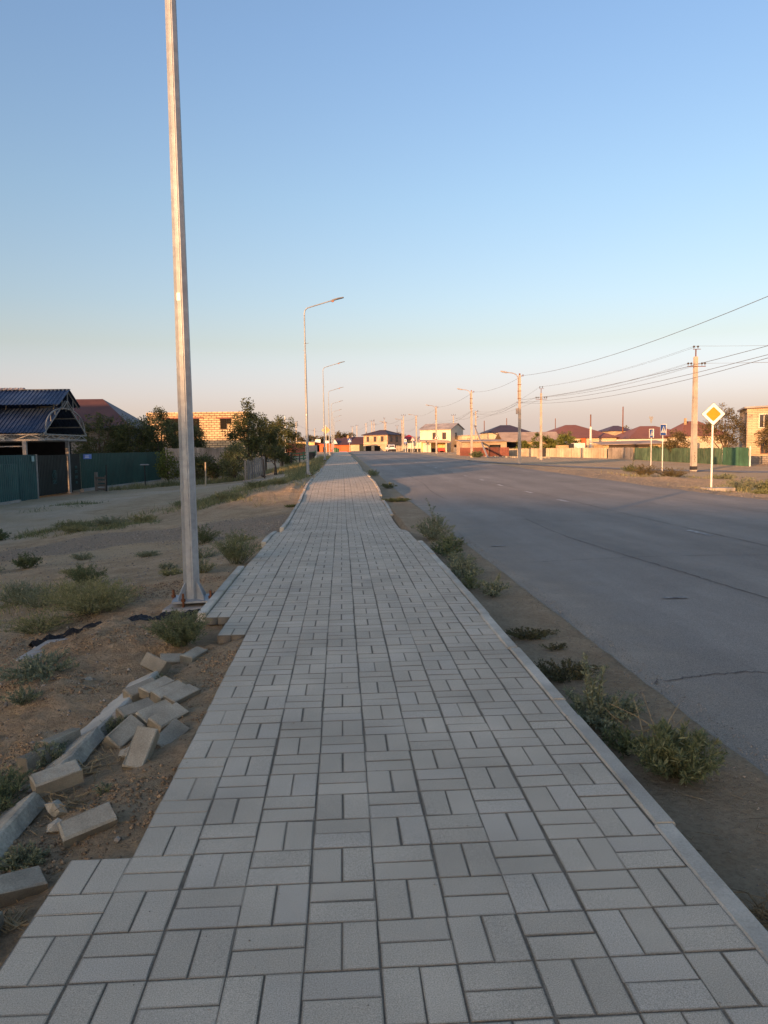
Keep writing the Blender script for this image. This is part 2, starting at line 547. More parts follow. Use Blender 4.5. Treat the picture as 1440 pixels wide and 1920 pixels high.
M['clod'] = pmat('soil_clods', (.33, .225, .13), (.24, .165, .098), scale=14, rough=1, bump=.004, bscale=120, dirt=.3, dscale=2)
M['wire'] = pmat('aluminium_wire', (.10, .09, .09), (.08, .075, .07), rough=.7)
M['porcelain'] = pmat('brown_insulator', (.06, .045, .04), (.05, .04, .035), rough=.4)
M['car_white'] = pmat('white_car_paint', (.72, .71, .68), (.68, .67, .64), rough=.25, spec=.6, dirt=.06)
M['rubber'] = pmat('black_rubber', (.025, .025, .025), (.03, .03, .03), rough=.85)
M['lens_red'] = pmat('red_lens', (.35, .02, .02), (.3, .02, .02), rough=.3)
M['rag'] = pmat('white_litter', (.66, .64, .6), (.5, .48, .45), scale=20, rough=.9)
M['plaque'] = pmat('pale_plaque', (.30, .46, .46), (.27, .42, .42), rough=.5)
M['plaque_blue'] = pmat('blue_plaque', (.12, .20, .50), (.11, .18, .46), rough=.5)
M['leaf_tree'] = leafmat('tree_leaves', (.055, .075, .027), (.115, .115, .04))
M['leaf_dry'] = leafmat('sere_tree_leaves', (.085, .072, .032), (.17, .125, .05))
M['leaf_weed'] = leafmat('weed_leaves', (.12, .15, .068), (.23, .225, .11))
M['leaf_grey'] = leafmat('grey_green_leaves', (.16, .185, .11), (.27, .27, .165))
M['leaf_dark'] = leafmat('dark_weed_leaves', (.085, .112, .048), (.15, .165, .075))
M['leaf_mat'] = leafmat('matted_weed_leaves', (.10, .085, .045), (.075, .09, .045))
M['leaf_straw'] = leafmat('straw_blades', (.20, .205, .088), (.32, .285, .135))
M['leaf_yellow'] = leafmat('yellow_green_leaves', (.10, .125, .028), (.20, .20, .045))

# ------------------------------------------------------------------ terrain
PP = [(-30, 0), (9, 0), (11.5, -.04), (12.8, -.05), (14, -.2), (16, -.23), (18.5, -.16), (21.5, -.12), (23.5, .03), (25.5, .12), (32, .12), (38, .08), (41.5, .03), (44, .12), (60, .25), (75, .25), (95, .35), (120, .45), (140, .42), (200, .3), (600, .3)]
RP = [(-60, -.15), (15, -.17), (25, -.19), (40, -.1), (60, .02), (100, .2), (140, .22), (600, .2)]
LP = [(-60, -1.1), (40, -1.1), (60, -.95), (85, -.4), (110, .1), (150, .2), (600, .3)]
QP = [(-60, -1.), (60, -1.05), (75, -1.0), (95, -1.), (120, -.6), (140, -.3), (170, -.1), (600, .1)]

def lerp(tab, y):
    return np.interp(y, [a for a, _ in tab], [b for _, b in tab])

def pave_z(y):
    y = np.asarray(y, float)
    return sum(lerp(PP, y + d) for d in (-.5, -.25, 0, .25, .5)) / 5

def road_z(y):
    return lerp(RP, np.asarray(y, float))

def blob(X, Y, x, y, rx, ry):
    return np.exp(-(((X - x) / rx) ** 2 + ((Y - y) / ry) ** 2))

def base_z(X, Y):
    X = np.asarray(X, float)
    Y = np.asarray(Y, float)
    p, r = pave_z(Y), road_z(Y)
    dl = np.clip(-1.2 - X, 0, None)
    s1 = 1 - np.exp(-dl / 6)
    left = (p - .06) * (1 - s1) + lerp(LP, Y) * s1
    dr = np.clip(X - 11, 0, None)
    s2 = 1 - np.exp(-dr / np.interp(Y, [60, 95], [8, 15]))
    right = (r - .05) * (1 - s2) + lerp(QP, Y) * s2
    return np.where(X < 0, left, np.where(X > 6, right, r - .05))

def path_dist(X, Y, pts):
    d = np.full(X.shape, 1e9)
    for (ax, ay, aw), (bx, by, bw) in zip(pts, pts[1:]):
        vx, vy = bx - ax, by - ay
        t = np.clip(((X - ax) * vx + (Y - ay) * vy) / (vx * vx + vy * vy), 0, 1)
        d = np.minimum(d, np.hypot(X - ax - t * vx, Y - ay - t * vy) / (aw + t * (bw - aw)))
    return d

TRACK = [(-7, -10, 1.8), (-8.5, 6, 1.8), (-9.5, 16, 1.9), (-10.6, 26, 2.2), (-11.6, 33, 2.4), (-10.6, 38, 2.0), (-7.5, 41.3, 1.5), (-4.5, 42.5, 1.3), (-1.6, 43, 1.4)]
GRAVEL = [(-9.5, 15.2, .8), (-7.2, 15.8, .9), (-5, 17.6, 1.0), (-3, 17.4, 1.4), (-1.3, 16.2, 1.9)]
def ground_z(X, Y):
    X = np.asarray(X, float)
    Y = np.asarray(Y, float)
    z = base_z(X, Y)
    left = np.clip((-1.22 - X) / .35, 0, 1)
    right = np.clip((X - 11.15) / 1.5, 0, 1)
    near = np.clip((70 - Y) / 40, 0, 1)
    # lumps: spoil heaped up beside the walk, finer clods, and tussocks farther off
    spoil = np.exp(-((X + 2.2) / 1.5) ** 2) * np.clip((9.5 - Y) / 3, 0, 1)
    z = z + left * near * (.10 * fbm(X * .55, Y * .55, 3) + .035 * fbm(X * 2.3, Y * 2.3, 4))
    z = z + left * spoil * (.07 * fbm(X * 3.1 + Y * 1.1, Y * 2.2 + 9, 4) + .034 * fbm(X * 9, Y * 9, 4) + .022 * np.abs(fbm(X * 17, Y * 17, 2)))
    z = z + .10 * blob(X, Y, -1.95, 5.7, .38, .75) + .05 * blob(X, Y, -1.9, 4.4, .3, .6)
    z = z - .04 * blob(X, Y, -1.45, 6.9, .45, .35)
    z = z + left * (.20 * blob(X, Y, -2.9, 25.5, 1.6, 4.5) + .15 * blob(X, Y, -2.6, 33, 1.2, 4) + .25 * blob(X, Y, -3.4, 52, 1.8, 9))
    z = z + right * near * (.20 * fbm(X * .5, Y * .5, 3) + .09 * fbm(X * 2, Y * 2, 3))
    z = z + right * (.14 * blob(X, Y, 14.5, 45, 2.2, 7) + .18 * blob(X, Y, 20, 37, 3, 4) + .10 * blob(X, Y, 24, 34, 4, 4) - .18 * blob(X, Y, 17.2, 32.5, 1.6, 1.6))
    dt = path_dist(X, Y, TRACK)
    z = z - .045 * left * np.exp(-((dt - .42) / .13) ** 2) * (.6 + 1.2 * vnoise(X * .7 + 5, Y * .7))
    # verge between kerb and asphalt
    mid = (X > 1.14) & (X < 1.95)
    zr = road_z(Y)
    z = np.where(mid, zr + .012 + .012 * fbm(X * 9, Y * 5, 3) + .02 * np.clip((1.35 - X) / .2, 0, 1), z)
    # bed of the lost edge blocks on the left
    hole = (X > -1.3) & (X < -.70) & (Y > 1.0) & (Y < 5.5)
    zh = -.022 + (X + .72) * .17 + .026 * fbm(X * 9, Y * 9, 4) + .016 * np.abs(fbm(X * 19, Y * 19, 2)) * np.clip((-.78 - X) / .1, 0, 1)
    z = np.where(hole, zh, z)
    k = np.clip((-X - 1.3) / .45, 0, 1)
    belt = (X <= -1.3) & (X > -1.75) & (Y > 1.0) & (Y < 5.5)
    z = np.where(belt, (-.13 + .03 * fbm(X * 6, Y * 6, 3)) * (1 - k) + z * k, z)
    hole2 = (X > -1.2) & (X < -.92) & (Y >= 5.5) & (Y < 6.12)
    z = np.where(hole2, -.085 + .015 * fbm(X * 9, Y * 9, 3), z)
    under = (X >= -1.1) & (X <= 1.14) & ~hole & ~hole2
    z = np.where(under, pave_z(Y) - .07, z)
    return z

def gz(x, y):
    return float(ground_z(np.array([x]), np.array([y]))[0])

SIDE = [(8.5, 71), (13, 70), (19, 67), (26, 60.5), (32, 56), (45, 50), (90, 36)]

def axis(*segs):
    out = []
    for a, b, st in segs:
        n = max(1, int(round((b - a) / st)))
        out += list(np.linspace(a, b, n, endpoint=False))
    out.append(segs[-1][1])
    return np.array(out)

gx = axis((-2500, -400, 300), (-400, -80, 40), (-80, -30, 5), (-30, -16, .8), (-16, -6, .28), (-6, -3.2, .08), (-3.2, -.66, .03), (-.66, 1.12, .45), (1.12, 1.96, .06), (1.96, 11, 1.4), (11, 20, .18), (20, 46, .6), (46, 120, 6), (120, 400, 40), (400, 2500, 300))
gy = axis((-60, -4, 7), (-4, 1.2, .6), (1.2, 7.5, .032), (7.5, 12, .07), (12, 22, .14), (22, 50, .28), (50, 100, .8), (100, 200, 4), (200, 600, 40), (600, 3000, 400))
GX, GY = np.meshgrid(gx, gy)
GZ = ground_z(GX, GY)
nx_, ny_ = len(gx), len(gy)
ii = (np.arange(ny_ - 1)[:, None] * nx_ + np.arange(nx_ - 1)[None, :]).ravel()
gm = mesh_np('ground', np.stack([GX.ravel(), GY.ravel(), GZ.ravel()], 1), np.stack([ii, ii + 1, ii + nx_ + 1, ii + nx_], 1), 1.0, M['clod'], kind='structure')
gm.data.polygons.foreach_set('use_smooth', [True] * len(gm.data.polygons))
wob = .22 * fbm(GX * .6, GY * .6, 4)
a_track = np.clip((1.12 - path_dist(GX, GY, TRACK) + wob * 1.6) / .35, 0, 1) * np.clip(.75 + 1.2 * fbm(GX * .8 + 9, GY * .8, 3), .2, 1)
a_grav = np.clip((1.1 - path_dist(GX, GY, GRAVEL) + wob * 1.5) / .3, 0, 1)
edge = np.clip((GX - 10.9) / .2, 0, 1) * np.clip((15.2 - GX + 6 * wob + np.clip((GY - 30) / 12, 0, 6)) / 1.5, 0, 1) * np.clip((62 - GY) / 5, 0, 1)
a_grav = np.maximum(a_grav, edge * .85)
a_grav = np.maximum(a_grav, ((GX > 1.1) & (GX < 2)) * .35)
a_dig = np.clip(np.exp(-((GX + 1.9) / 1.0) ** 2) * np.clip((8.6 - GY) / 1.6, 0, 1) + wob * .8, 0, 1) * (GX < -.7)
a_dig = np.maximum(a_dig, np.clip(np.exp(-((GX - 19) / 6) ** 2) * np.exp(-((GY - 38) / 12) ** 2) + wob, 0, 1) * (GX > 12) * .7)
a_rut = np.exp(-((path_dist(GX, GY, TRACK) - .42) / .14) ** 2)
a_dry = np.clip(.5 + 1.6 * fbm(GX * .35 + 3, GY * .35, 4), 0, 1) * ((GX < -1.3) | (GX > 11))
for nm, arr in (('track', a_track), ('gravel', a_grav), ('dig', a_dig), ('dry', a_dry)):
    a_ = gm.data.attributes.new(nm, 'FLOAT', 'POINT')
    a_.data.foreach_set('value', arr.ravel().astype(np.float32))

def ground_material():
    m_ = bpy.data.materials.new('bare_earth')
    m_.use_nodes = True
    t = m_.node_tree
    N, Lk = t.nodes, t.links
    b = N['Principled BSDF']
    b.inputs['Roughness'].default_value = 1
    b.inputs['Specular IOR Level'].default_value = .1
    geo = N.new('ShaderNodeNewGeometry')
    def noise(sc, det=5, ro=.65, st=None):
        n = N.new('ShaderNodeTexNoise')
        n.inputs['Scale'].default_value, n.inputs['Detail'].default_value, n.inputs['Roughness'].default_value = sc, det, ro
        if st:
            mp = N.new('ShaderNodeMapping')
            mp.inputs['Scale'].default_value = st
            Lk.new(geo.outputs['Position'], mp.inputs[0])
            Lk.new(mp.outputs[0], n.inputs['Vector'])
        else:
            Lk.new(geo.outputs['Position'], n.inputs['Vector'])
        return n.outputs[0]
    def rng_(o, a, b_, c=0.0, d=1.0):
        r_ = N.new('ShaderNodeMapRange')
        for i, v in enumerate((a, b_, c, d)):
            r_.inputs[i + 1].default_value = v
        Lk.new(o, r_.inputs[0])
        return r_.outputs[0]
    def mix(f, a, b_, mode='MIX'):
        x = N.new('ShaderNodeMix')
        x.data_type, x.blend_type = 'RGBA', mode
        for i, v in ((0, f), (6, a), (7, b_)):
            if hasattr(v, 'is_linked'):
                Lk.new(v, x.inputs[i])
            else:
                x.inputs[i].default_value = v if i == 0 else (*v, 1)
        return x.outputs[2]
    def attr(n):
        a = N.new('ShaderNodeAttribute')
        a.attribute_name = n
        return a.outputs['Fac']
    base = mix(rng_(noise(2.2, 8, .7), .38, .64), (.44, .31, .172), (.68, .51, .315))
    base = mix(rng_(attr('dry'), .35, .75), base, (.60, .465, .285))
    dig = mix(rng_(noise(6, 8, .72), .4, .62), (.45, .285, .15), (.78, .54, .315))
    base = mix(attr('dig'), base, dig)
    trk = mix(rng_(noise(3, 7, .7, (1, .35, 1)), .35, .66), (.74, .595, .41), (.58, .465, .32))
    base = mix(attr('track'), base, trk)
    vor = N.new('ShaderNodeTexVoronoi')
    vor.inputs['Scale'].default_value = 26
    Lk.new(geo.outputs['Position'], vor.inputs['Vector'])
    grv = mix(rng_(vor.outputs['Distance'], .1, .7), (.45, .37, .27), (.28, .225, .16))
    grv = mix(rng_(noise(70, 3, .8), .35, .65), grv, (.40, .33, .24))
    base = mix(attr('gravel'), base, grv)
    spk = noise(240, 3, .85)
    base = mix(rng_(spk, .3, .72, .0, .45), base, (.46, .385, .28))
    base = mix(rng_(noise(34, 8, .8), .34, .54, .6, 0), base, (.24, .165, .10))
    Lk.new(base, b.inputs['Base Color'])
    h1, h2 = noise(9, 9, .75), noise(75, 5, .8)
    ad = N.new('ShaderNodeMath')
    ad.operation = 'MULTIPLY_ADD'
    ad.inputs[1].default_value = .28
    Lk.new(h2, ad.inputs[0])
    Lk.new(h1, ad.inputs[2])
    bp = N.new('ShaderNodeBump')
    bp.inputs['Strength'].default_value = 1
    bp.inputs['Distance'].default_value = .10
    ad2 = N.new('ShaderNodeMath')
    ad2.operation = 'MULTIPLY_ADD'
    ad2.inputs[1].default_value = 2.2
    Lk.new(noise(2.6, 6, .7), ad2.inputs[0])
    Lk.new(ad.outputs[0], ad2.inputs[2])
    Lk.new(ad2.outputs[0], bp.inputs['Height'])
    Lk.new(bp.outputs[0], b.inputs['Normal'])
    return m_
M['earth'] = ground_material()
gm.data.materials[0] = M['earth']

# ------------------------------------------------------------------ road, side road, markings
def ribbon(name, left, right, zf, mat, dz, kind='structure', parent=None, tone=1.0):
    V, F = [], []
    for (lx, ly), (rx, ry) in zip(left, right):
        for t in (0, .25, .5, .75, 1):
            x, y = lx + (rx - lx) * t, ly + (ry - ly) * t
            V.append((x, y, float(zf(x, y)) + dz))
    for i in range(len(left) - 1):
        for k in range(4):
            F.append((i * 5 + k, i * 5 + k + 1, i * 5 + k + 6, i * 5 + k + 5))
    mb = MB()
    mb.add(V, F, tone)
    return mb.build(name, mat, parent, kind=kind)

ys = list(np.arange(-40, 0, 8.)) + list(np.arange(0, 30, .12)) + list(np.arange(30, 300, 1.5))
lw = .07 * fbm(np.array(ys) * 1.3, np.array(ys) * 0 + 3, 5) + .05 * fbm(np.array(ys) * .25, np.array(ys) * 0 + 8, 2)
rw = .16 * fbm(np.array(ys) * .9, np.array(ys) * 0 + 31, 5)
road = ribbon('road', [(1.83 + a, y) for a, y in zip(lw, ys)], [(11.05 + a, y) for a, y in zip(rw, ys)], lambda x, y: road_z(y), M['asphalt'], 0.0)

def offset_path(pts, hw):
    l_, r_ = [], []
    P = [Vector((*p, 0)) for p in pts]
    for i, p in enumerate(P):
        d = (P[min(i + 1, len(P) - 1)] - P[max(i - 1, 0)]).normalized()
        n = Vector((-d.y, d.x, 0))
        h = hw[i] if hasattr(hw, '__len__') else hw
        l_.append(((p + n * h).x, (p + n * h).y))
        r_.append(((p - n * h).x, (p - n * h).y))
    return l_, r_

def dense(pts, n=10):
    out = []
    for i in range(len(pts) - 1):
        for k in range(n):
            t = k / n
            p = [pts[max(i - 1, 0)], pts[i], pts[i + 1], pts[min(i + 2, len(pts) - 1)]]
            out.append(tuple(.5 * (2 * p[1][j] + (p[2][j] - p[0][j]) * t + (2 * p[0][j] - 5 * p[1][j] + 4 * p[2][j] - p[3][j]) * t * t + (3 * p[1][j] - p[0][j] - 3 * p[2][j] + p[3][j]) * t ** 3) for j in range(len(pts[0]))))
    out.append(tuple(pts[-1]))
    return out

sd = dense(SIDE)
hw = [max(2.1, 5.5 - .75 * max(0, p[0] - 10.5)) for p in sd]
l_, r_ = offset_path(sd, hw)
ribbon('side_road', l_, r_, lambda x, y: float(road_z(y)) + .004 if x < 11.3 else gz(x, y) + .03, M['asphalt'], 0.0)
# the joint between the two lanes and the cracks, filled dark
def crack(name, pts, wd, seed):
    q = np.random.default_rng(seed)
    d = dense(pts, 22)
    P = [(x + q.normal(0, .010), y + q.normal(0, .014)) for x, y in d]
    a, b = [], []
    l2, r2 = offset_path(P, wd)
    for i in range(len(P)):
        f = q.uniform(.25, 1.2)
        a.append((P[i][0] + (l2[i][0] - P[i][0]) * f, P[i][1] + (l2[i][1] - P[i][1]) * f))
        b.append((P[i][0] + (r2[i][0] - P[i][0]) * f, P[i][1] + (r2[i][1] - P[i][1]) * f))
    return ribbon(name, a, b, lambda x, y: road_z(y), M['crack'], .004)
crack('road_crack', [(6.15, 6), (6.2, 10), (6.15, 16), (6.22, 22), (6.15, 30)], .013, 1)
crack('road_crack', [(4.25, 5.2), (4.05, 8.0), (3.85, 10.2), (3.7, 12.5), (3.78, 15.5)], .012, 2)
crack('road_crack', [(1.95, 4.62), (2.6, 4.78), (3.3, 4.72), (4.2, 4.86), (5.2, 4.9)], .008, 3)
crack('road_crack', [(3.0, 22), (3.05, 26), (3.3, 31), (3.35, 40)], .013, 4)
crack('road_crack', [(8.9, 9), (9.1, 14), (9.0, 20), (9.2, 27)], .009, 5)
crack('road_crack', [(2.3, 9.6), (4, 9.9), (6, 9.8)], .008, 6)
crack('road_crack', [(2.0, 14.6), (3.4, 14.9), (5.4, 14.8)], .008, 7)
for k, yc in enumerate((12.4, 16.4, 20.35, 24.4, 28.5, 32.6, 36.6, 40.6, 44.6, 48.7, 52.8, 57, 61, 65, 69, 73, 77, 81, 85, 89)):
    hl = .48 if k > 1 else .42
    if k == 1:
        continue
    xs_ = 6.03 + (.04 if k % 2 else -.02)
    ribbon('road_marking', [(xs_ - .055, yc - hl), (xs_ - .055, yc), (xs_ - .055, yc + hl)], [(xs_ + .055, yc - hl), (xs_ + .055, yc), (xs_ + .055, yc + hl)], lambda x, y: road_z(y), M['paint'], .0075, tone=1.0 if k > 1 else .75)
for x, y, h in ((2.35, 11.3, .11), (3.25, 7.2, .12)):
    ribbon('road_marking', [(x - h, y - .045), (x - h, y + .02)], [(x + h, y - .05), (x + h, y + .03)], lambda x, y: road_z(y), M['paint'], .0072, tone=.55)

# ------------------------------------------------------------------ the paved walk: bed, blocks, kerbs
MOD, Y0, X0 = .2018, 1.87, -1.13
KMIN, KMAX = -6, 480
def has_cell(c, k):
    y = Y0 + (k + .5) * MOD
    if c == 0:
        return y > 6.1
    if c == 1:
        return y < 2.46 or y > 5.46
    return True
walk_bed = MB()
for c in range(11):
    k = KMIN
    while k <= KMAX:
        if not has_cell(c, k):
            k += 1
            continue
        k2 = k
        while k2 < k + (1 if 40 < k < 160 else 3) and k2 <= KMAX and has_cell(c, k2):
            k2 += 1
        bd = .0024 if k < 35 else .0045
        x0, x1, y0, y1 = X0 + c * MOD, X0 + (c + 1) * MOD, Y0 + k * MOD, Y0 + k2 * MOD
        walk_bed.add([(x0, y0, float(pave_z(y0)) - bd), (x1, y0, float(pave_z(y0)) - bd), (x1, y1, float(pave_z(y1)) - bd), (x0, y1, float(pave_z(y1)) - bd)], [(0, 1, 2, 3)])
        k = k2
far0 = Y0 + (KMAX + 1) * MOD
pavement = walk_bed.build('pavement', M['bed'], kind='structure')
pavement['label'] = 'footway of grey concrete blocks in basket weave running off along the road'

def block_shape(L=.2, W=.1, H=.06, ch=.0045):
    hx, hy = L / 2, W / 2
    V = [(-hx, -hy, -H), (hx, -hy, -H), (hx, hy, -H), (-hx, hy, -H), (-hx, -hy, -ch), (hx, -hy, -ch), (hx, hy, -ch), (-hx, hy, -ch), (-hx + ch, -hy + ch, 0), (hx - ch, -hy + ch, 0), (hx - ch, hy - ch, 0), (-hx + ch, hy - ch, 0)]
    rr = .0048
    V += [(-hx + rr, -hy + rr, .0003), (hx - rr, -hy + rr, .0003), (hx - rr, hy - rr, .0003), (-hx + rr, hy - rr, .0003)]
    F = [(12, 13, 14, 15)] + [(i, (i + 1) % 4, 4 + (i + 1) % 4, 4 + i) for i in range(4)] + [(4 + i, 4 + (i + 1) % 4, 8 + (i + 1) % 4, 8 + i) for i in range(4)]
    F += [(8 + i, 8 + (i + 1) % 4, 12 + (i + 1) % 4, 12 + i) for i in range(4)]
    return V, F
BV, BF = block_shape(.1970, .0965, ch=.0013)
SOIL = np.array([1] + [.38] * 4 + [.5] * 4 + [.78] * 4, np.float32)          # joints and arrises hold dust and dirt
variants = []
for i in range(30):
    me = bpy.data.meshes.new('paving_block')
    q = np.random.default_rng(100 + i)
    vv = np.array(BV)
    vv[4:, :2] += np.concatenate([q.normal(0, .0006, (8, 2)), q.normal(0, .0011, (4, 2))])
    if i % 6 == 0:                       # a chipped corner
        j = 8 + int(q.integers(4))
        vv[j, :2] *= np.array([.93, .86])
        vv[j, 2] -= .0010
    me.from_pydata([tuple(v) for v in vv], [], BF)
    a_ = me.attributes.new('tone', 'FLOAT', 'FACE')
    tn = [.94, 1.03, .97, 1.0, 1.05, .98, 1.02, .96][i % 8] * q.uniform(.985, 1.015)
    a_.data.foreach_set('value', tn * (SOIL if i < 24 else np.array([1] + [.8] * 4 + [.75] * 4 + [.8] * 4, np.float32)))
    a_ = me.attributes.new('hue', 'FLOAT', 'FACE')
    a_.data.foreach_set('value', np.full(len(BF), (0, 0, 0, .12, 0, .28, 0, .05)[int(q.integers(8))], np.float32))
    me.materials.append(M['paver'])
    variants.append(me)
blocks = []
col_off = [rng.normal(0, .0018) for _ in range(12)]
wand = [rng.uniform(0, 50) for _ in range(12)]
def joint_dx(c, y):
    return col_off[c] + .007 * float(fbm(np.array([y * .9]), np.array([wand[c]]), 3)[0]) + .004 * float(vnoise(np.array([y * 4.9]), np.array([wand[c] + 3]))[0])
for c in range(11):
    for k in range(KMIN, KMAX + 1):
        if not has_cell(c, k):
            continue
        yc, xc = Y0 + (k + .5) * MOD, X0 + (c + .5) * MOD
        dx = joint_dx(c, yc) if yc < 30 else 0
        shift = .10 * float(np.clip((yc - 12.9) / .02, 0, 1)) * 0
        for h in (-1, 1):
            lengthwise = (c + k) % 2 == 1
            x, y = (xc + h * MOD / 4, yc) if lengthwise else (xc, yc + h * MOD / 4)
            x += dx + shift + random.gauss(0, .0011)
            y += random.gauss(0, .0012)
            rz = (math.pi / 2 if lengthwise else 0) + random.gauss(0, .006) + random.choice((0, math.pi))
            z = float(pave_z(y)) + random.gauss(0, .0004)
            slope = (float(pave_z(y + .1)) - float(pave_z(y - .1))) / .2
            blocks.append((x, y, z, rz, slope + random.gauss(0, .0012), random.gauss(0, .0015)))
def block_matrix(b):
    x, y, z, rz, sx, sy = b
    return Matrix.Translation((x, y, z)) @ Matrix.Rotation(math.atan(sx), 4, 'X') @ Matrix.Rotation(sy, 4, 'Y') @ Matrix.Rotation(rz, 4, 'Z')
def in_frame(b):
    d = Vector((b[0], b[1], b[2] - EYE))
    z_ = d.dot(fwd)
    return z_ > .1 and abs(d.dot(rgt) / z_) < 720 / 1420 + .02 and abs(d.dot(upv) / z_) < 960 / 1420 + .03
blocks.sort(key=lambda b: (0 if in_frame(b) else 1, b[1] ** 2 + b[0] ** 2))
near_b, rest_b = blocks[:298], blocks[298:]
for b in near_b:
    open_side = (b[0] < -.53 and 2.2 < b[1] < 5.75) or (b[0] < -.7 and 5.4 < b[1] < 6.5)
    o = bpy.data.objects.new('paving_block', random.choice(variants[24:] if open_side else variants[:24]))
    COL.objects.link(o)
    o.parent = pavement
    o.matrix_local = block_matrix(b)
bv = np.array(BV)
Vs = np.empty((len(rest_b), 16, 3))
for i, b in enumerate(rest_b):
    mt = np.array(block_matrix(b))
    Vs[i] = bv @ mt[:3, :3].T + mt[:3, 3]
Fs = (np.array(BF)[None] + 16 * np.arange(len(rest_b))[:, None, None]).reshape(-1, 4)
tn = (np.clip(rng.normal(1, .04, len(rest_b)), .88, 1.12)[:, None] * SOIL[None]).ravel()
mesh_np('paving_blocks', Vs.reshape(-1, 3), Fs, tn, M['paver'], parent=pavement, kind='stuff', hue=np.repeat(rng.choice([0, 0, 0, 0, .12, .28], len(rest_b)), len(BF)))
# beyond the last modelled course the walk runs on as a strip
ribbon('pavement', [(X0, y) for y in np.arange(far0, 188, 2.5)], [(X0 + 11 * MOD, y) for y in np.arange(far0, 188, 2.5)], lambda x, y: pave_z(y), M['paver'], 0)

def kerb(y0, y1, x, lean=0.0, dz=.008, wd=.075, dx=0.0, mat='kerb', tone=1.0, h=.15):
    """One kerb stone: a long block with a chamfered top arris."""
    n = max(1, int((y1 - y0) / .5))
    prof = [(-wd / 2, -h), (wd / 2, -h), (wd / 2, -.008), (wd / 2 - .008, 0), (-wd / 2 + .008, 0), (-wd / 2, -.008)]
    V, F = [], []
    for i in range(n + 1):
        y = y0 + (y1 - y0) * i / n
        z = float(pave_z(y)) + dz
        for px, pz in prof:
            V.append((x + dx * (i / n) + px + lean * pz, y, z + pz))
    for i in range(n):
        for j in range(6):
            F.append((i * 6 + j, i * 6 + (j + 1) % 6, i * 6 + 6 + (j + 1) % 6, i * 6 + 6 + j))
    F += [tuple(range(5, -1, -1)), tuple(n * 6 + j for j in range(6))]
    mb = MB()
    mb.add(V, F, tone)
    return mb.build('kerb_stone', M[mat], pavement)
# right-hand line of kerb stones
cuts = [.55, 1.55, 2.545, 3.64, 3.88, 4.92, 5.93, 6.94, 7.95, 8.5, 9.5, 10.5, 11.05]
for a, b in zip(cuts, cuts[1:]):
    kerb(a + .004, b - .004, 1.132 + random.gauss(0, .004), dz=.008 + random.gauss(0, .004), tone=random.uniform(.88, 1.1), lean=random.gauss(0, .02))
kerb(8.2, 8.24, 1.14)
y = 17.2
while y < 187:
    L_ = 1.0 if y < 40 else 4.0
    if not (20.6 < y < 22.0):
        kerb(y + .004, y + L_ - .004, 1.135 + random.gauss(0, .006), dz=.02 + random.gauss(0, .006), tone=random.uniform(.9, 1.1))
    y += L_
# left-hand line
for a, b in ((6.2, 7.15), (7.16, 8.12), (8.13, 8.68), (11.15, 12.1), (12.1, 13.1)):
    kerb(a, b - .006, -1.172 + random.gauss(0, .004), dz=.022, tone=random.uniform(.95, 1.1))
y = 14.6
while y < 187:
    L_ = 1.0 if y < 40 else 4.0
    if not (19.6 < y < 20.3 or 30 < y < 33 or 42.5 < y < 58):
        kerb(y + .004, y + L_ - .004, -1.18 + random.gauss(0, .006), dz=.03 + random.gauss(0, .006), tone=random.uniform(.9, 1.1))
    y += L_

# ------------------------------------------------------------------ plants
def unit(a):
    return a / np.maximum(np.linalg.norm(a, axis=1, keepdims=True), 1e-9)

def leaf_quads(P, D, L, W, q):
    n = len(P)
    side = unit(np.cross(D, unit(q.normal(size=(n, 3)))))
    L, W = np.broadcast_to(L, (n,))[:, None], np.broadcast_to(W, (n,))[:, None]
    V = np.stack([P, P + D * L * .5 + side * W / 2, P + D * L, P + D * L * .5 - side * W / 2], 1).reshape(-1, 3)
    return V, np.arange(4 * n).reshape(n, 4)

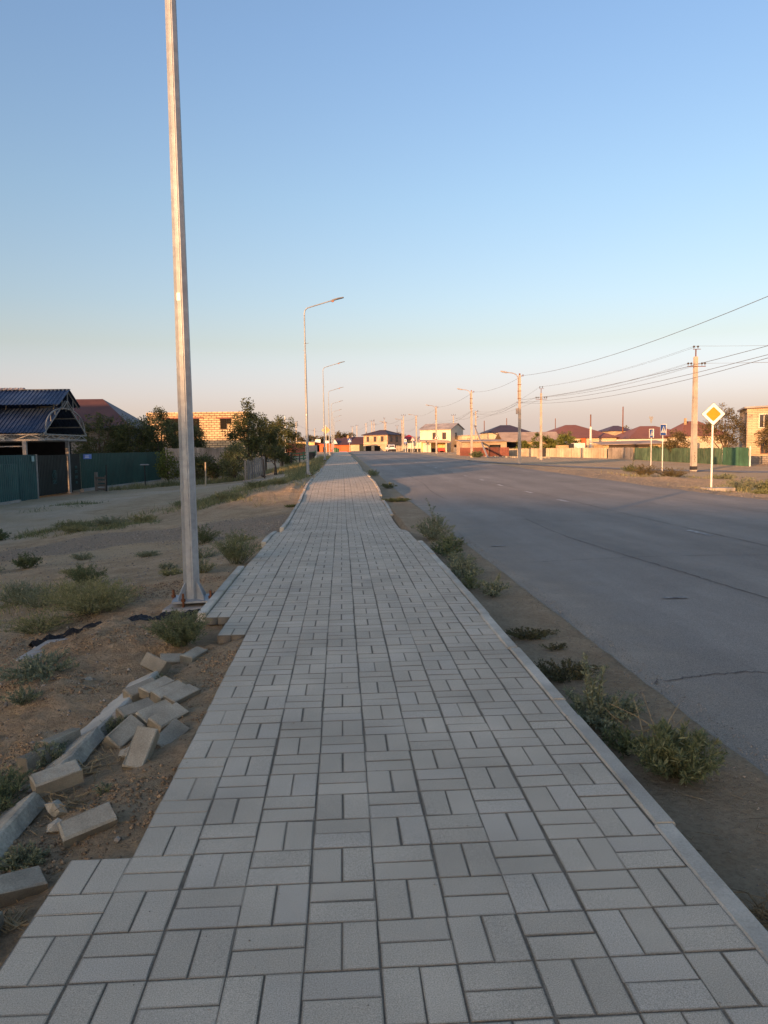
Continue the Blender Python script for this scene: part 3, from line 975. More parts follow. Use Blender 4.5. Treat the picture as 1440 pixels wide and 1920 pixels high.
def weed(x, y, r, h, ns, nl, ll, lw, mat, label, seed, cat='weed', group=None, name='weed', up=.35, stalks=0, sh=0.0, ry=None, stem_mat='stem', low=.5):
    """A ground-hugging or bushy weed: curved stems from one root, leaves along each."""
    q = np.random.default_rng(seed)
    z = gz(x, y) if not (1.14 < x < 1.95) else float(road_z(y)) + .015
    root = thing(name, (x, y, z), label, cat, group)
    ry = ry or r
    th, u = q.uniform(0, 2 * np.pi, ns), np.sqrt(q.uniform(.02, 1, ns))
    tip = np.stack([np.cos(th) * r * u, np.sin(th) * ry * u, h * (1 - low * u ** 2) * q.uniform(.55, 1.1, ns)], 1)
    if stalks:
        tip[:stalks] *= np.array([.45, .45, 1])
        tip[:stalks, 2] = sh * q.uniform(.75, 1.05, stalks)
    base = tip * np.array([.18, .18, 0]) + np.stack([q.normal(0, .012, ns), q.normal(0, .012, ns), np.full(ns, -.01)], 1)
    bend = q.normal(0, .12, (ns, 3)) * np.array([r, ry, h])
    mb = MB()
    def at(i, t):
        t = np.asarray(t)[:, None]
        p = base[i] + (tip[i] - base[i]) * t + bend[i] * (t * (1 - t)) * 2
        p[:, 2] = base[i, 2] + (tip[i, 2] - base[i, 2]) * (t[:, 0] ** up if False else (1 - (1 - t[:, 0]) ** 1.5)) + bend[i, 2] * (t[:, 0] * (1 - t[:, 0]))
        return p
    PV, DV, LV = [], [], []
    for i in range(ns):
        pts = at(i, np.linspace(0, 1, 5))
        if i < 40 or i < stalks:
            mb.tube([tuple(p) for p in pts], [.0035, .003, .0025, .002, .001] if h < 1 else [.012, .01, .008, .006, .003], n=3, cap=False)
        n = nl if i >= stalks else int(nl * 1.6)
        t = q.uniform(.12, 1, n) ** .8
        p = at(i, t)
        d = unit(tip[i] - base[i] + 1e-6 * np.ones(3))[None] if False else np.repeat(((tip[i] - base[i]) / (np.linalg.norm(tip[i] - base[i]) + 1e-6))[None], n, 0)
        dd = unit(d * .55 + q.normal(0, .6, (n, 3)) + np.array([0, 0, .25]))
        PV.append(p)
        DV.append(dd)
        LV.append(ll * q.uniform(.55, 1.25, n) * (1.15 - .55 * t))
    P, D, L = np.concatenate(PV), np.concatenate(DV), np.concatenate(LV)
    V, F = leaf_quads(P, D, L, L * lw / ll, q)
    V[:, 2] = np.maximum(V[:, 2], .002)
    n = len(F)
    f = mesh_np('foliage', V, F, q.uniform(.7, 1.25, n), M[mat], parent=root, hue=q.random(n) ** 1.5)
    mb.build('stem', M[stem_mat], root)
    return root

def tree(x, y, h, rx, label, seed, mat='leaf_tree', base=.25, ncl=110, lpc=55, leaf=.13, ry=None, group=None, name='tree', z=None, crad=.42, ragged=.5, lean=0.0, cat='tree', spire=0.0):
    q = np.random.default_rng(seed)
    z = gz(x, y) if z is None else z
    root = thing(name, (x, y, z), label, cat, group)
    ry = ry or rx * .9
    cz, hz = h * (base + (1 - base) / 2), h * (1 - base) / 2
    # cluster centres: the shell of an uneven ellipsoid, some inside
    d = unit(q.normal(size=(ncl, 3)))
    lob = 1 + ragged * (np.sin(d[:, 0] * 3.1 + q.uniform(0, 6)) * np.cos(d[:, 2] * 2.7 + q.uniform(0, 6)) * .5 + q.normal(0, .22, ncl))
    rr = np.clip(q.uniform(.35, 1, ncl) ** .5, 0, 1) * np.clip(lob, .35, 1.35)
    C = d * rr[:, None] * np.array([rx, ry, hz]) * .92 + np.array([lean, 0, cz])
    if spire:
        k = max(3, ncl // 14)
        C[:k] = np.stack([q.normal(0, .12, k) + lean, q.normal(0, .15, k), h * .9 + np.linspace(0, spire, k)], 1)
    C[:, 2] = np.maximum(C[:, 2], .12)
    mb = MB()
    tr = max(.05, h * .022)
    top = Vector((lean * .6, 0, cz + hz * .35))
    mb.tube([(0, 0, -.1), (lean * .15 + .05, .02, h * base * .6), (lean * .4, -.03, cz * .8), tuple(top)], [tr * 1.25, tr, tr * .7, tr * .3], n=7)
    for k in range(9):
        c = C[int(q.integers(ncl))]
        b = Vector((lean * .3, 0, h * base * q.uniform(.55, 1.0) + .1))
        mid = b.lerp(Vector(c), .5) + Vector((0, 0, .12 * h * q.uniform(0, 1) * .5))
        mb.tube([tuple(b), tuple(mid), tuple(c)], [tr * .55, tr * .32, tr * .12], n=5, cap=False)
    for k in range(14):
        c = C[int(q.integers(ncl))]
        e = c + q.normal(0, .25, 3)
        mb.tube([tuple(c * .75 + np.array([0, 0, cz * .25])), tuple(c), tuple(e)], [tr * .2, tr * .12, tr * .05], n=4, cap=False)
    mb.build('trunk', M['trunk'], root)
    n = ncl * lpc
    ci = np.repeat(np.arange(ncl), lpc)
    cr_ = crad * q.uniform(.6, 1.25, ncl)[ci]
    off = unit(q.normal(size=(n, 3))) * (q.uniform(0, 1, n) ** .45 * cr_)[:, None] * np.array([1, 1, .75])
    P = C[ci] + off
    D = unit(off / cr_[:, None] * .6 + q.normal(0, .6, (n, 3)))
    V, F = leaf_quads(P, D, leaf * q.uniform(.6, 1.3, n), leaf * .62 * q.uniform(.7, 1.2, n), q)
    V[:, 2] = np.maximum(V[:, 2], .02)
    tn = q.uniform(.75, 1.2, n) * q.uniform(.8, 1.2, ncl)[ci]
    mesh_np('crown', V, F, tn, M[mat], parent=root, hue=np.clip(q.random(n) ** 1.6 * .7 + q.random(ncl)[ci] * .3, 0, 1))
    return root

# ------------------------------------------------------------------ street lamps on the left
def lamp_post(loc, label):
    root = thing('street_lamp', loc, label, 'street lamp', 'galvanised street lamps along the footway')
    mb = MB()
    zs = [0.0, 2.0, 4.0, 5.55, 5.58]
    rs = [.076, .066, .056, .048, .036]
    mb.tube([(0, 0, z) for z in zs] + [(0, 0, 7.35)], rs + [.031], n=8, twist=math.pi / 8)
    mb.build('pole', M['galv'], root)
    mb = MB()
    mb.tube([(0.012, -.0715, .1), (.004, -.0455, 5.5)], .0045, n=5)
    mb.build('weld_seam', M['galv'], root)
    mb = MB()
    mb.tube([(0, 0, 7.2), (0, 0, 7.36), (.03, 0, 7.52), (.12, 0, 7.62), (.3, 0, 7.68), (1.32, 0, 7.98)], .027, n=8)
    mb.build('arm', M['galv'], root)
    mb = MB()
    pr = [(1.22, 7.93, .05, .035), (1.30, 7.965, .075, .045), (1.52, 8.035, .11, .035), (1.78, 8.095, .09, .02), (1.82, 8.10, .05, .012)]
    V, F = [], []
    for px, pz, wy, hz in pr:
        V += [(px, -wy, pz - .02), (px, wy, pz - .02), (px, wy * .8, pz + hz), (px, -wy * .8, pz + hz)]
    for i in range(len(pr) - 1):
        F += [(i * 4 + j, i * 4 + (j + 1) % 4, i * 4 + 4 + (j + 1) % 4, i * 4 + 4 + j) for j in range(4)]
    F += [(3, 2, 1, 0), (16, 17, 18, 19)]
    mb.add(V, F)
    lh = mb.build('lamp_head', M['lamp_dark'], root)
    mb = MB()
    mb.box((1.31, 0, 7.95), (.10, .11, .09), M=Matrix.Rotation(-.29, 4, 'Y'))
    mb.build('coupling', M['orange_sticker'], lh)
    mb = MB()
    mb.tube([(0, 0, 6.02), (0, 0, 6.07)], .048, n=10)
    mb.build('collar', M['galv'], root)
    mb = MB()
    mb.tube([(.035, 0, 6.05), (.13, 0, 6.03), (.15, 0, 6.06), (.17, 0, 6.05)], .009, n=5)
    mb.build('cable_hook', M['galv'], root)
    mb = MB()
    mb.bar((-.04, 0, 5.72), (-.10, 0, 5.70), .015)
    mb.build('cable_hook', M['galv'], root)
    mb = MB()
    mb.box((0, 0, .012), (.34, .34, .018), rz=.12)
    mb.build('base_plate', M['galv'], root)
    for k in range(4):
        a = math.pi / 4 + k * math.pi / 2 + .12
        c, s = math.cos(a), math.sin(a)
        mb = MB()
        pts = [(.066, .02), (.165, .02), (.165, .045), (.10, .15), (.066, .185)]
        V = [(c * u - s * e, s * u + c * e, z) for e in (-.005, .005) for u, z in pts]
        mb.add(V, [(4, 3, 2, 1, 0), (5, 6, 7, 8, 9)] + [(i, (i + 1) % 5, 5 + (i + 1) % 5, 5 + i) for i in range(5)])
        mb.build('gusset', M['galv'], root)
        a = k * math.pi / 2 + .12 + math.pi / 4 + .42
        c, s = math.cos(a) * .185, math.sin(a) * .185
        mb = MB()
        mb.tube([(c, s, -.07), (c, s, .095)], .011, n=8)
        mb.tube([(c, s, .022), (c, s, .045)], .021, n=6)
        mb.build('anchor_bolt', M['rust'], root)
    mb = MB()
    mb.box((-.012, -.060, 2.77), (.034, .002, .07), rz=-.2)
    mb.build('sticker', M['sign_white'], root)
    return root
l1 = lamp_post((-1.42, 7.08, -.045), 'galvanised steel street lamp nearest the viewer, bolted on a broken footing by the kerb gap')
mb = MB()
for a, b, c_, d in ((36, .35, 0, 0),):
    pass
for loc, lb in (((-1.58, 35.5, .10), 'second galvanised street lamp, on the dry mound where the dirt track meets the footway'),
                ((-1.40, 63.7, .33), 'third galvanised street lamp along the footway, just left of the yellowish diamond sign back'),
                ((-1.42, 91.3, .40), 'fourth galvanised street lamp, just past the diamond sign back on the left verge'),
                ((-1.44, 118.0, .42), 'fifth galvanised street lamp of the left row, small in the distance'),
                ((-1.55, 144.0, .40), 'sixth galvanised street lamp of the left row, in front of the orange building'),
                ((-1.65, 170.0, .32), 'seventh galvanised street lamp of the left row, near the green bin'),
                ((-1.7, 198.0, .30), 'farthest galvanised street lamp of the left row')):
    copy_tree(l1, loc, lb)

# footing of the nearest lamp and the torn film round it
def chunk(name, pts, z0, z1, mat, label, cat, seed, jit=.02, group=None):
    q = np.random.default_rng(seed)
    n = len(pts)
    mb = MB()
    lo = [(x, y, z0) for x, y in pts]
    cx, cy = sum(p[0] for p in pts) / n, sum(p[1] for p in pts) / n
    mid = [(x + q.normal(0, jit * .4), y + q.normal(0, jit * .4), z0 + (z1 - z0) * .75) for x, y in pts]
    hi = [(cx + (x - cx) * .86 + q.normal(0, jit * .4), cy + (y - cy) * .86 + q.normal(0, jit * .4), z1 + q.normal(0, jit * .4)) for x, y in pts]
    F = [(i, (i + 1) % n, n + (i + 1) % n, n + i) for i in range(n)] + [(n + i, n + (i + 1) % n, 2 * n + (i + 1) % n, 2 * n + i) for i in range(n)] + [tuple(2 * n + i for i in range(n))]
    mb.add(lo + mid + hi, F)
    o = mb.build(name, M[mat], loc=(cx, cy, z0))
    return tag(o, label, cat, group)
chunk('lamp_footing', [(-1.68, 6.86), (-1.42, 6.78), (-1.20, 6.88), (-1.19, 7.22), (-1.38, 7.36), (-1.62, 7.30)], -.3, -.075, 'concrete', 'rough concrete footing with broken rim under the nearest lamp', 'footing', 3, .03)

def crumpled(name, path, wd, seed, mat, label, cat, dz=.02, n=34):
    """A crumpled strip of film lying along a path."""
    q = np.random.default_rng(seed)
    d = dense(path, 12)
    l2, r2 = offset_path(d, wd)
    V, F = [], []
    m_ = 7
    for i in range(len(d)):
        for j in range(m_):
            t = j / (m_ - 1)
            f = math.sin(math.pi * t)
            x, y = l2[i][0] + (r2[i][0] - l2[i][0]) * t + q.normal(0, .004), l2[i][1] + (r2[i][1] - l2[i][1]) * t + q.normal(0, .004)
            V.append((x, y, gz(x, y) + .003 + dz * f * (.55 + .9 * float(vnoise(np.array([x * 14. + 40]), np.array([y * 14. + 40]))[0])) * q.uniform(.8, 1.2)))
    for i in range(len(d) - 1):
        for j in range(m_ - 1):
            F.append((i * m_ + j, i * m_ + j + 1, (i + 1) * m_ + j + 1, (i + 1) * m_ + j))
    mb = MB()
    mb.add(V, F)
    o = mb.build(name, M[mat], loc=(d[0][0], d[0][1], gz(d[0][0], d[0][1])))
    return tag(o, label, cat)
crumpled('plastic_film', [(-1.86, 6.72), (-1.66, 6.60), (-1.40, 6.60), (-1.16, 6.72)], .085, 5, 'black_plastic', 'torn black plastic film wrapped round the footing of the nearest lamp', 'plastic film', .07)
crumpled('plastic_film', [(-1.22, 7.0), (-1.17, 7.25), (-1.3, 7.5)], .04, 6, 'black_plastic', 'scrap of black film poking out between the lamp footing and the kerb', 'plastic film', .05)
crumpled('plastic_film', [(-2.62, 6.35), (-2.45, 6.49), (-2.3, 6.56), (-2.15, 6.70)], .045, 8, 'black_plastic', 'crumpled strip of black plastic on the bare soil left of the lamp', 'plastic film', .07)
chunk('concrete_slab', [(-2.52, 5.75), (-2.22, 5.85), (-2.12, 6.25), (-2.25, 6.5), (-2.5, 6.4)], -.40, -.215, 'concrete', 'pale concrete slab half buried below the strip of black plastic', 'concrete slab', 9, .02)

# ------------------------------------------------------------------ loose paving blocks and fallen kerb stones
def loose_block(x, y, z, yaw, tilt, roll, label, dims=(.192, .095, .064), mat='paver_side', name='paving_block', group='paving blocks lying loose by the footway', cat='paving block', broken=0):
    """roll 90: lying on its long edge."""
    V, F = block_shape(dims[0], dims[1], dims[2], .006)
    V = [Vector((a, b, c + dims[2] / 2)) for a, b, c in V]
    q = np.random.default_rng(int(abs(x * 1000) + abs(y * 977)))
    V = [v + Vector(q.normal(0, .0018, 3)) for v in V]
    if broken:
        for i in (1, 2, 5, 6, 9, 10):
            V[i] = V[i] + Vector((-.05 * broken * q.uniform(.4, 1.6), 0, q.normal(0, .012)))
    me = bpy.data.meshes.new(name)
    me.from_pydata([tuple(v) for v in V], [], F)
    a_ = me.attributes.new('tone', 'FLOAT', 'FACE')
    a_.data.foreach_set('value', np.full(len(F), q.uniform(.85, 1.1), np.float32))
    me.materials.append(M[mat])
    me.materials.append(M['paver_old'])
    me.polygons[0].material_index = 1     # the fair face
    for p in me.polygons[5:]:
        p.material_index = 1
    o = link(me, name)
    o.matrix_world = Matrix.Translation((x, y, z)) @ Matrix.Rotation(R(yaw), 4, 'Z') @ Matrix.Rotation(R(-tilt), 4, 'Y') @ Matrix.Rotation(R(roll), 4, 'X')
    return tag(o, label, cat, group)
LB = [
    (-.97, 2.775, -.036, 32, 8, 20, 'brown-sided loose block lying alone nearest the end of the broken paving'),
    (-1.235, 3.19, -.030, 33, 6, 10, 'loose block resting across the upper end of the leaning kerb stone'),
    (-1.19, 4.40, -.045, 45, 8, 14, 'loose block tipped against the smooth bluish kerb stone'),
    (-.93, 4.25, -.040, 52, 6, 12, 'front block of the three lying tightly side by side'),
    (-1.013, 4.315, -.034, 50, 6, 14, 'middle block of the three lying tightly side by side'),
    (-1.097, 4.381, -.028, 53, 5, 9, 'rear block of the three lying tightly side by side'),
    (-1.115, 3.76, -.06, 64, 16, 40, 'loose block lying askew beside the dark rock, one end sunk'),
    (-1.13, 4.05, -.045, 44, 4, 18, 'rearmost small block in the heap behind the steeply leaning slab'),
    (-1.005, 3.945, -.030, 52, 5, 24, 'middle block of the heap behind the steeply leaning slab'),
    (-.925, 3.885, -.034, 55, 7, 22, 'right-hand upper block of the heap behind the steeply leaning slab'),
    (-.865, 3.66, -.050, 66, 14, 30, 'lowest block of the heap, next to the steeply leaning slab'),
    (-1.225, 4.87, -.025, -38, -10, 52, 'block tilted on its corner with a grey sprig in front, below the green bush'),
    (-1.04, 5.18, -.06, 66, 3, 8, 'long block lying just below the round green bush'),
    (-1.17, 5.16, -.085, 12, -4, 20, 'dark shaded block half hidden under the round green bush'),
    (-1.10, 2.42, -.06, 38, -8, 12, 'grey block tilted in the soil at the lower left, beside the paving end'),
    (-1.72, 4.86, -.155, 32, 4, 10, 'half-buried pale block end on the spoil left of the fallen kerb'),
    (-1.43, 3.78, -.105, 60, 2, 84, 'soiled block standing on edge outside the rough kerb fragment'),
    (-1.47, 3.60, -.118, 62, 0, 84, 'soiled block standing on edge beside the low weeds and the kerb fragment'),
]
for x, y, z, yaw, tl, rl, lb in LB:
    loose_block(x, y, z, yaw, tl, rl, lb)
loose_block(-.945, 3.43, -.015, 76, 40, 12, 'pale block leaning steeply with its broad face up at the front of the heap', dims=(.2, .1, .07), mat='paver_side')
loose_block(-1.09, 2.13, -.045, 88, 1, -2, 'flat block slipped sideways off the lower left corner of the paving')
loose_block(-1.115, 1.92, -.048, 89, 0, -2, 'flat block slipped off the paving at the very bottom left')
def fallen_kerb(x, y, z, yaw, tilt, roll, L, label, mat, seed):
    q = np.random.default_rng(seed)
    n = 7
    V, F = [], []
    for i in range(n + 1):
        u = -L / 2 + L * i / n
        for a, b in ((-.04, -.1), (.04, -.1), (.04, .09), (.03, .1), (-.03, .1), (-.04, .09)):
            V.append((u + q.normal(0, .003), a + q.normal(0, .0022), b + q.normal(0, .0022)))
    for i in range(n):
        for j in range(6):
            F.append((i * 6 + j, i * 6 + 6 + j, i * 6 + 6 + (j + 1) % 6, i * 6 + (j + 1) % 6))
    F += [tuple(range(6)), tuple(n * 6 + 5 - j for j in range(6))]
    mb = MB()
    mb.add(V, F)
    o = mb.build('kerb_stone', M[mat])
    o.matrix_world = Matrix.Translation((x, y, z)) @ Matrix.Rotation(R(yaw), 4, 'Z') @ Matrix.Rotation(R(-tilt), 4, 'Y') @ Matrix.Rotation(R(roll), 4, 'X')
    return tag(o, label, 'kerb stone', 'fallen kerb stones on the left')
fallen_kerb(-1.345, 2.62, -.118, 91, -1, 58, .98, 'rough pale kerb stone leaning outward at the lower left edge of the picture', 'kerb_old', 1)
fallen_kerb(-1.335, 3.57, -.12, 88, 1, 58, .50, 'short rough kerb fragment in the middle of the fallen row', 'kerb_old', 2)
fallen_kerb(-1.31, 4.30, -.125, 84.5, 2, 64, .96, 'smooth bluish kerb stone fallen outward, highest of the fallen row', 'kerb', 3)
def rock(x, y, r, label, mat='stone', seed=1, sq=.7, cat='rock'):
    q = np.random.default_rng(seed)
    bm_v, bm_f = [], []
    t = (1 + 5 ** .5) / 2
    ico = np.array([(-1, t, 0), (1, t, 0), (-1, -t, 0), (1, -t, 0), (0, -1, t), (0, 1, t), (0, -1, -t), (0, 1, -t), (t, 0, -1), (t, 0, 1), (-t, 0, -1), (-t, 0, 1)]) / 1.9
    ico = ico * q.uniform(.65, 1.2, (12, 1)) * np.array([1, .8, sq])
    F = [(0, 11, 5), (0, 5, 1), (0, 1, 7), (0, 7, 10), (0, 10, 11), (1, 5, 9), (5, 11, 4), (11, 10, 2), (10, 7, 6), (7, 1, 8), (3, 9, 4), (3, 4, 2), (3, 2, 6), (3, 6, 8), (3, 8, 9), (4, 9, 5), (2, 4, 11), (6, 2, 10), (8, 6, 7), (9, 8, 1)]
    mb = MB()
    z = gz(x, y)
    mb.add([(x + r * v[0], y + r * v[1], z + r * .35 + r * v[2]) for v in ico], F)
    return tag(mb.build('rock', M[mat], loc=(x, y, z)), label, cat, 'loose rocks')
rock(-1.20, 4.06, .075, 'dark broken lump of mortar among the loose blocks', 'stone', 4)
rock(-1.02, 3.5, .06, 'crumbled mortar lump at the left foot of the steeply leaning slab', 'kerb_old', 5, .5)
rock(-1.17, 3.0, .05, 'pale broken lump beside the leaning kerb stone at lower left', 'kerb_old', 6)
rock(-1.12, 2.86, .045, 'tan broken lump between the leaning kerb stone and the nearest loose block', 'kerb_old', 7)
rock(-1.25, 5.22, .035, 'small whitish stone at the left foot of the round green bush', 'kerb', 8)
rock(-.83, 2.66, .016, 'small round yellowish pebble on the sand beside the paving edge', 'pebble', 9)

# ------------------------------------------------------------------ weeds, one by one
G1, G2, G3 = 'weeds along the right kerb', 'weeds on the left verge', 'weeds on the far verge'
weed(1.47, 12.2, .40, .40, 66, 34, .05, .02, 'leaf_grey', 'tall straggly weed with an upright stalk leaning over the right kerb', 11, stalks=2, sh=.66, ry=.7, group=G1)
weed(1.5, 9.55, .22, .14, 40, 28, .045, .014, 'leaf_grey', 'low pale weed filling the kerb edge between the dense dark weed and the next clump', 24, ry=.5, group=G1)
weed(1.36, 7.95, .13, .12, 30, 26, .04, .012, 'leaf_weed', 'narrow green weed strip tight against the kerb before the stalked weed', 25, ry=.5, group=G1)
weed(1.62, 11.2, .25, .2, 40, 28, .05, .016, 'leaf_weed', 'pale weed outside the tall straggly one beside the asphalt', 26, ry=.5, group=G1)
weed(1.42, 10.4, .24, .2, 46, 30, .05, .018, 'leaf_dark', 'dense dark weed just in front of the tall straggly one at the right kerb', 12, ry=.75, group=G1)
weed(1.40, 8.75, .22, .17, 44, 32, .05, .015, 'leaf_grey', 'mid-green weed clump hugging the right kerb, two clumps before the tall one', 13, ry=.65, group=G1)
weed(1.52, 7.55, .20, .16, 30, 26, .045, .014, 'leaf_grey', 'small sprawling weed with one thin stalk at the kerb', 14, stalks=1, sh=.32, ry=.4, group=G1)
weed(1.43, 5.75, .26, .07, 40, 34, .028, .012, 'leaf_mat', 'flat brownish mat weed on the dirt strip by the kerb', 15, low=.2, ry=.13, group=G1)
weed(1.55, 5.42, .12, .04, 14, 20, .025, .01, 'leaf_mat', 'tiny brownish mat weed below the larger flat one', 16, low=.2, ry=.06, group=G1)
weed(1.44, 4.72, .28, .10, 70, 40, .026, .011, 'leaf_mat', 'green and brown mat weed spreading over the dirt strip beside the kerb joint', 17, low=.3, ry=.22, group=G1)
weed(1.34, 3.95, .18, .16, 54, 34, .042, .012, 'leaf_grey', 'loose weed with pale upright shoots touching the kerb', 18, stalks=6, sh=.34, ry=.36, group=G1)
weed(1.52, 4.06, .19, .09, 46, 32, .034, .011, 'leaf_grey', 'low spreading grey-green weed outside the one with pale shoots', 19, low=.3, ry=.22, group=G1)
weed(1.51, 3.27, .22, .21, 110, 50, .05, .010, 'leaf_weed', 'large bushy green weed on the dirt strip nearest the viewer', 20, ry=.24, low=.45, group=G1)
weed(1.36, 3.55, .10, .12, 26, 26, .04, .011, 'leaf_dark', 'dark weed wedged between the large bushy one and the kerb', 21, ry=.2, group=G1)
def dry_stalks(x, y, n, r, h, label, seed, cat='dry stalks', flat=.4):
    q = np.random.default_rng(seed)
    z = gz(x, y) if not (1.14 < x < 1.95) else float(road_z(y)) + .015
    mb = MB()
    for i in range(n):
        a = q.uniform(0, 2 * np.pi)
        p = np.array([q.normal(0, r * .2), q.normal(0, r * .2), .004])
        e = p + np.array([math.cos(a) * r * q.uniform(.4, 1), math.sin(a) * r * q.uniform(.4, 1), h * q.uniform(.05, 1) ** (1 / flat if flat < 1 else 1)])
        mdl = (p + e) / 2 + q.normal(0, .03, 3) * np.array([1, 1, .5])
        mdl[2] = max(mdl[2], .006)
        mb.tube([(x + v[0], y + v[1], z + v[2]) for v in (p, mdl, e)], [.0035, .0028, .0015], n=4, cap=False, tone=q.uniform(.7, 1.25))
        for _ in range(2):
            b_ = mdl + (e - mdl) * q.random()
            f_ = b_ + q.normal(0, r * .22, 3)
            f_[2] = abs(f_[2]) + .005
            mb.tube([(x + v[0], y + v[1], z + v[2]) for v in (b_, f_)], [.0018, .001], n=3, cap=False)
    return tag(mb.build('dry_stalks', M['twig'], loc=(x, y, z)), label, cat, 'dry stalks of dead weeds')
dry_stalks(1.58, 3.72, 10, .30, .17, 'leafless dry twigs rising behind the large bushy weed', 31, flat=1)
dry_stalks(1.36, 2.18, 60, .16, .04, 'heap of dead grass stalks outside the kerb at the lower right', 32)
dry_stalks(-1.18, 3.42, 16, .20, .05, 'tangle of straw-coloured stalks among the loose blocks', 33)
dry_stalks(-1.10, 3.05, 9, .16, .05, 'few bent yellow stalks below the block on the leaning kerb', 34)
dry_stalks(-1.06, 4.42, 14, .15, .04, 'tangle of dry stalks between the three lying blocks and the bluish kerb stone', 35)
dry_stalks(-1.01, 2.22, 12, .07, .03, 'dead stalks caught in the gap at the paving end', 36)
weed(-1.20, 5.50, .27, .24, 190, 46, .032, .0065, 'leaf_weed', 'round feathery green bush over the missing kerb below the nearest lamp', 41, ry=.28, low=.35, group=G2)
weed(-1.33, 9.45, .34, .42, 120, 40, .045, .008, 'leaf_weed', 'feathery green bush spilling over the left edge of the paving past the kerb', 42, ry=.45, low=.35, group=G2)
weed(-1.62, 8.75, .18, .18, 34, 26, .04, .008, 'leaf_grey', 'low grey weed at the left foot of the bush past the kerb', 43, group=G2)
weed(-2.70, 14.7, .40, .38, 80, 34, .05, .012, 'leaf_dark', 'dark green bush right behind the nearest lamp pole', 44, group=G2)
weed(-2.15, 11.6, .30, .18, 40, 26, .045, .011, 'leaf_grey', 'low grey-green weed in front of the dark bush behind the lamp', 45, ry=.35, group=G2)
weed(-3.36, 10.0, .30, .30, 90, 34, .05, .008, 'leaf_dark', 'dark feathery tuft behind the pale grassy clump left of the lamp', 46, group=G2)
weed(-2.42, 7.35, .48, .32, 260, 36, .05, .008, 'leaf_straw', 'pale yellowish grassy clump on the soil above the black plastic', 47, ry=.6, group=G2)
weed(-2.75, 6.85, .32, .18, 90, 26, .04, .008, 'leaf_straw', 'thin end of pale grass left of the yellowish clump', 48, ry=.3, group=G2)
weed(-2.95, 8.5, .45, .22, 110, 26, .045, .008, 'leaf_straw', 'flat pale grass between the yellowish clump and the dark tuft', 49, ry=.5, group=G2)
weed(-3.75, 8.9, .32, .28, 70, 30, .05, .009, 'leaf_grey', 'grey-green clump near the left picture edge beside pale grass', 50, group=G2)
weed(-3.35, 8.4, .3, .2, 50, 28, .045, .009, 'leaf_grey', 'low green weed joining the grey-green clump and the pale grass', 51, group=G2)
weed(-5.3, 12.9, .26, .26, 50, 28, .06, .018, 'leaf_dark', 'small dark leafy weed on bare ground at far left, above the grey-green clump', 52, group=G2)
weed(-5.75, 12.6, .22, .14, 30, 24, .05, .015, 'leaf_grey', 'low weed left of the small dark leafy one', 53, group=G2)
weed(-8.9, 19.7, .45, .3, 60, 28, .09, .04, 'leaf_dark', 'dark broad-leaved weed at the left picture edge on the dirt track', 54, group=G2)
weed(-2.45, 10.6, .16, .1, 22, 20, .04, .01, 'leaf_grey', 'small weed on bare soil left of the lamp foot', 55, group=G2)
weed(-2.05, 5.15, .28, .09, 60, 30, .04, .012, 'leaf_grey', 'low green weeds spread over the soil at the left edge below the concrete slab', 56, ry=.45, low=.3, group=G2)
weed(-1.9, 4.5, .14, .08, 24, 22, .03, .01, 'leaf_grey', 'sparse weed on the spoil above the fallen kerb stones', 57, group=G2)
weed(-1.50, 3.18, .16, .12, 90, 34, .028, .006, 'leaf_weed', 'lush green weed behind the leaning kerb stone at the left edge', 58, ry=.30, group=G2)
weed(-1.45, 3.62, .11, .1, 40, 28, .026, .007, 'leaf_grey', 'grey-green weed beside the rough kerb fragment', 59, ry=.18, group=G2)
weed(-1.15, 2.60, .10, .06, 40, 26, .024, .006, 'leaf_grey', 'little grey-green weed at the lower left between block and kerb stone', 60, ry=.12, group=G2)
weed(-1.20, 3.93, .09, .09, 30, 26, .032, .006, 'leaf_grey', 'sprig of narrow leaves beside the dark mortar lump', 61, group=G2)
weed(-1.15, 4.72, .06, .07, 20, 22, .018, .005, 'leaf_grey', 'fine grey sprig in front of the corner-tilted block', 62, group=G2)
weed(-1.02, 3.12, .05, .05, 10, 16, .018, .006, 'leaf_grey', 'tiny grey seedling in the open soil below the heap of blocks', 63, group=G2)
for i, (x, y, r_, h_, lb) in enumerate(((17.3, 42.5, 1.0, .7, 'rounded sere bush behind the priority sign, left one of two'), (19.2, 43.2, 1.1, .6, 'rounded sere bush behind the priority sign, right one of two'),
                                    (20.6, 40.0, .9, .35, 'low flat weed right of the two sere bushes'), (17.0, 31.4, .9, .65, 'grey-green weed clump right of the priority sign foot'),
                                    (18.3, 31.6, .8, .5, 'green weed clump at the right picture edge past the priority sign'), (15.9, 27.6, .5, .22, 'low green weed on the gravel at the right picture edge'))):
    weed(x, y, r_, h_, 90, 30, .10, .03, ('leaf_dry', 'leaf_dry', 'leaf_grey', 'leaf_grey', 'leaf_weed', 'leaf_weed')[i], lb, 70 + i, group=G3, low=.35)
weed(21.6, 55.6, .9, .5, 60, 26, .12, .05, 'leaf_dark', 'dark green weed with one upright shoot by the side road', 80, stalks=2, sh=1.1, group=G3)
weed(17.4, 97.2, 1.2, .9, 90, 30, .16, .08, 'leaf_dark', 'dark weed at the foot of the second concrete lamp post', 81, group=G3)
weed(1.5, 20.9, .5, .09, 50, 26, .06, .02, 'leaf_dark', 'flat weed creeping over the gap in the right kerb', 82, ry=.35, low=.3, group=G1)
weed(1.7, 27.5, .35, .22, 40, 26, .06, .02, 'leaf_dark', 'small dark weed outside the right kerb beyond the gap', 83, group=G1)
weed(1.6, 38.5, .35, .3, 50, 26, .08, .025, 'leaf_weed', 'green weed strip far along the right kerb', 84, ry=2.5, group=G1)
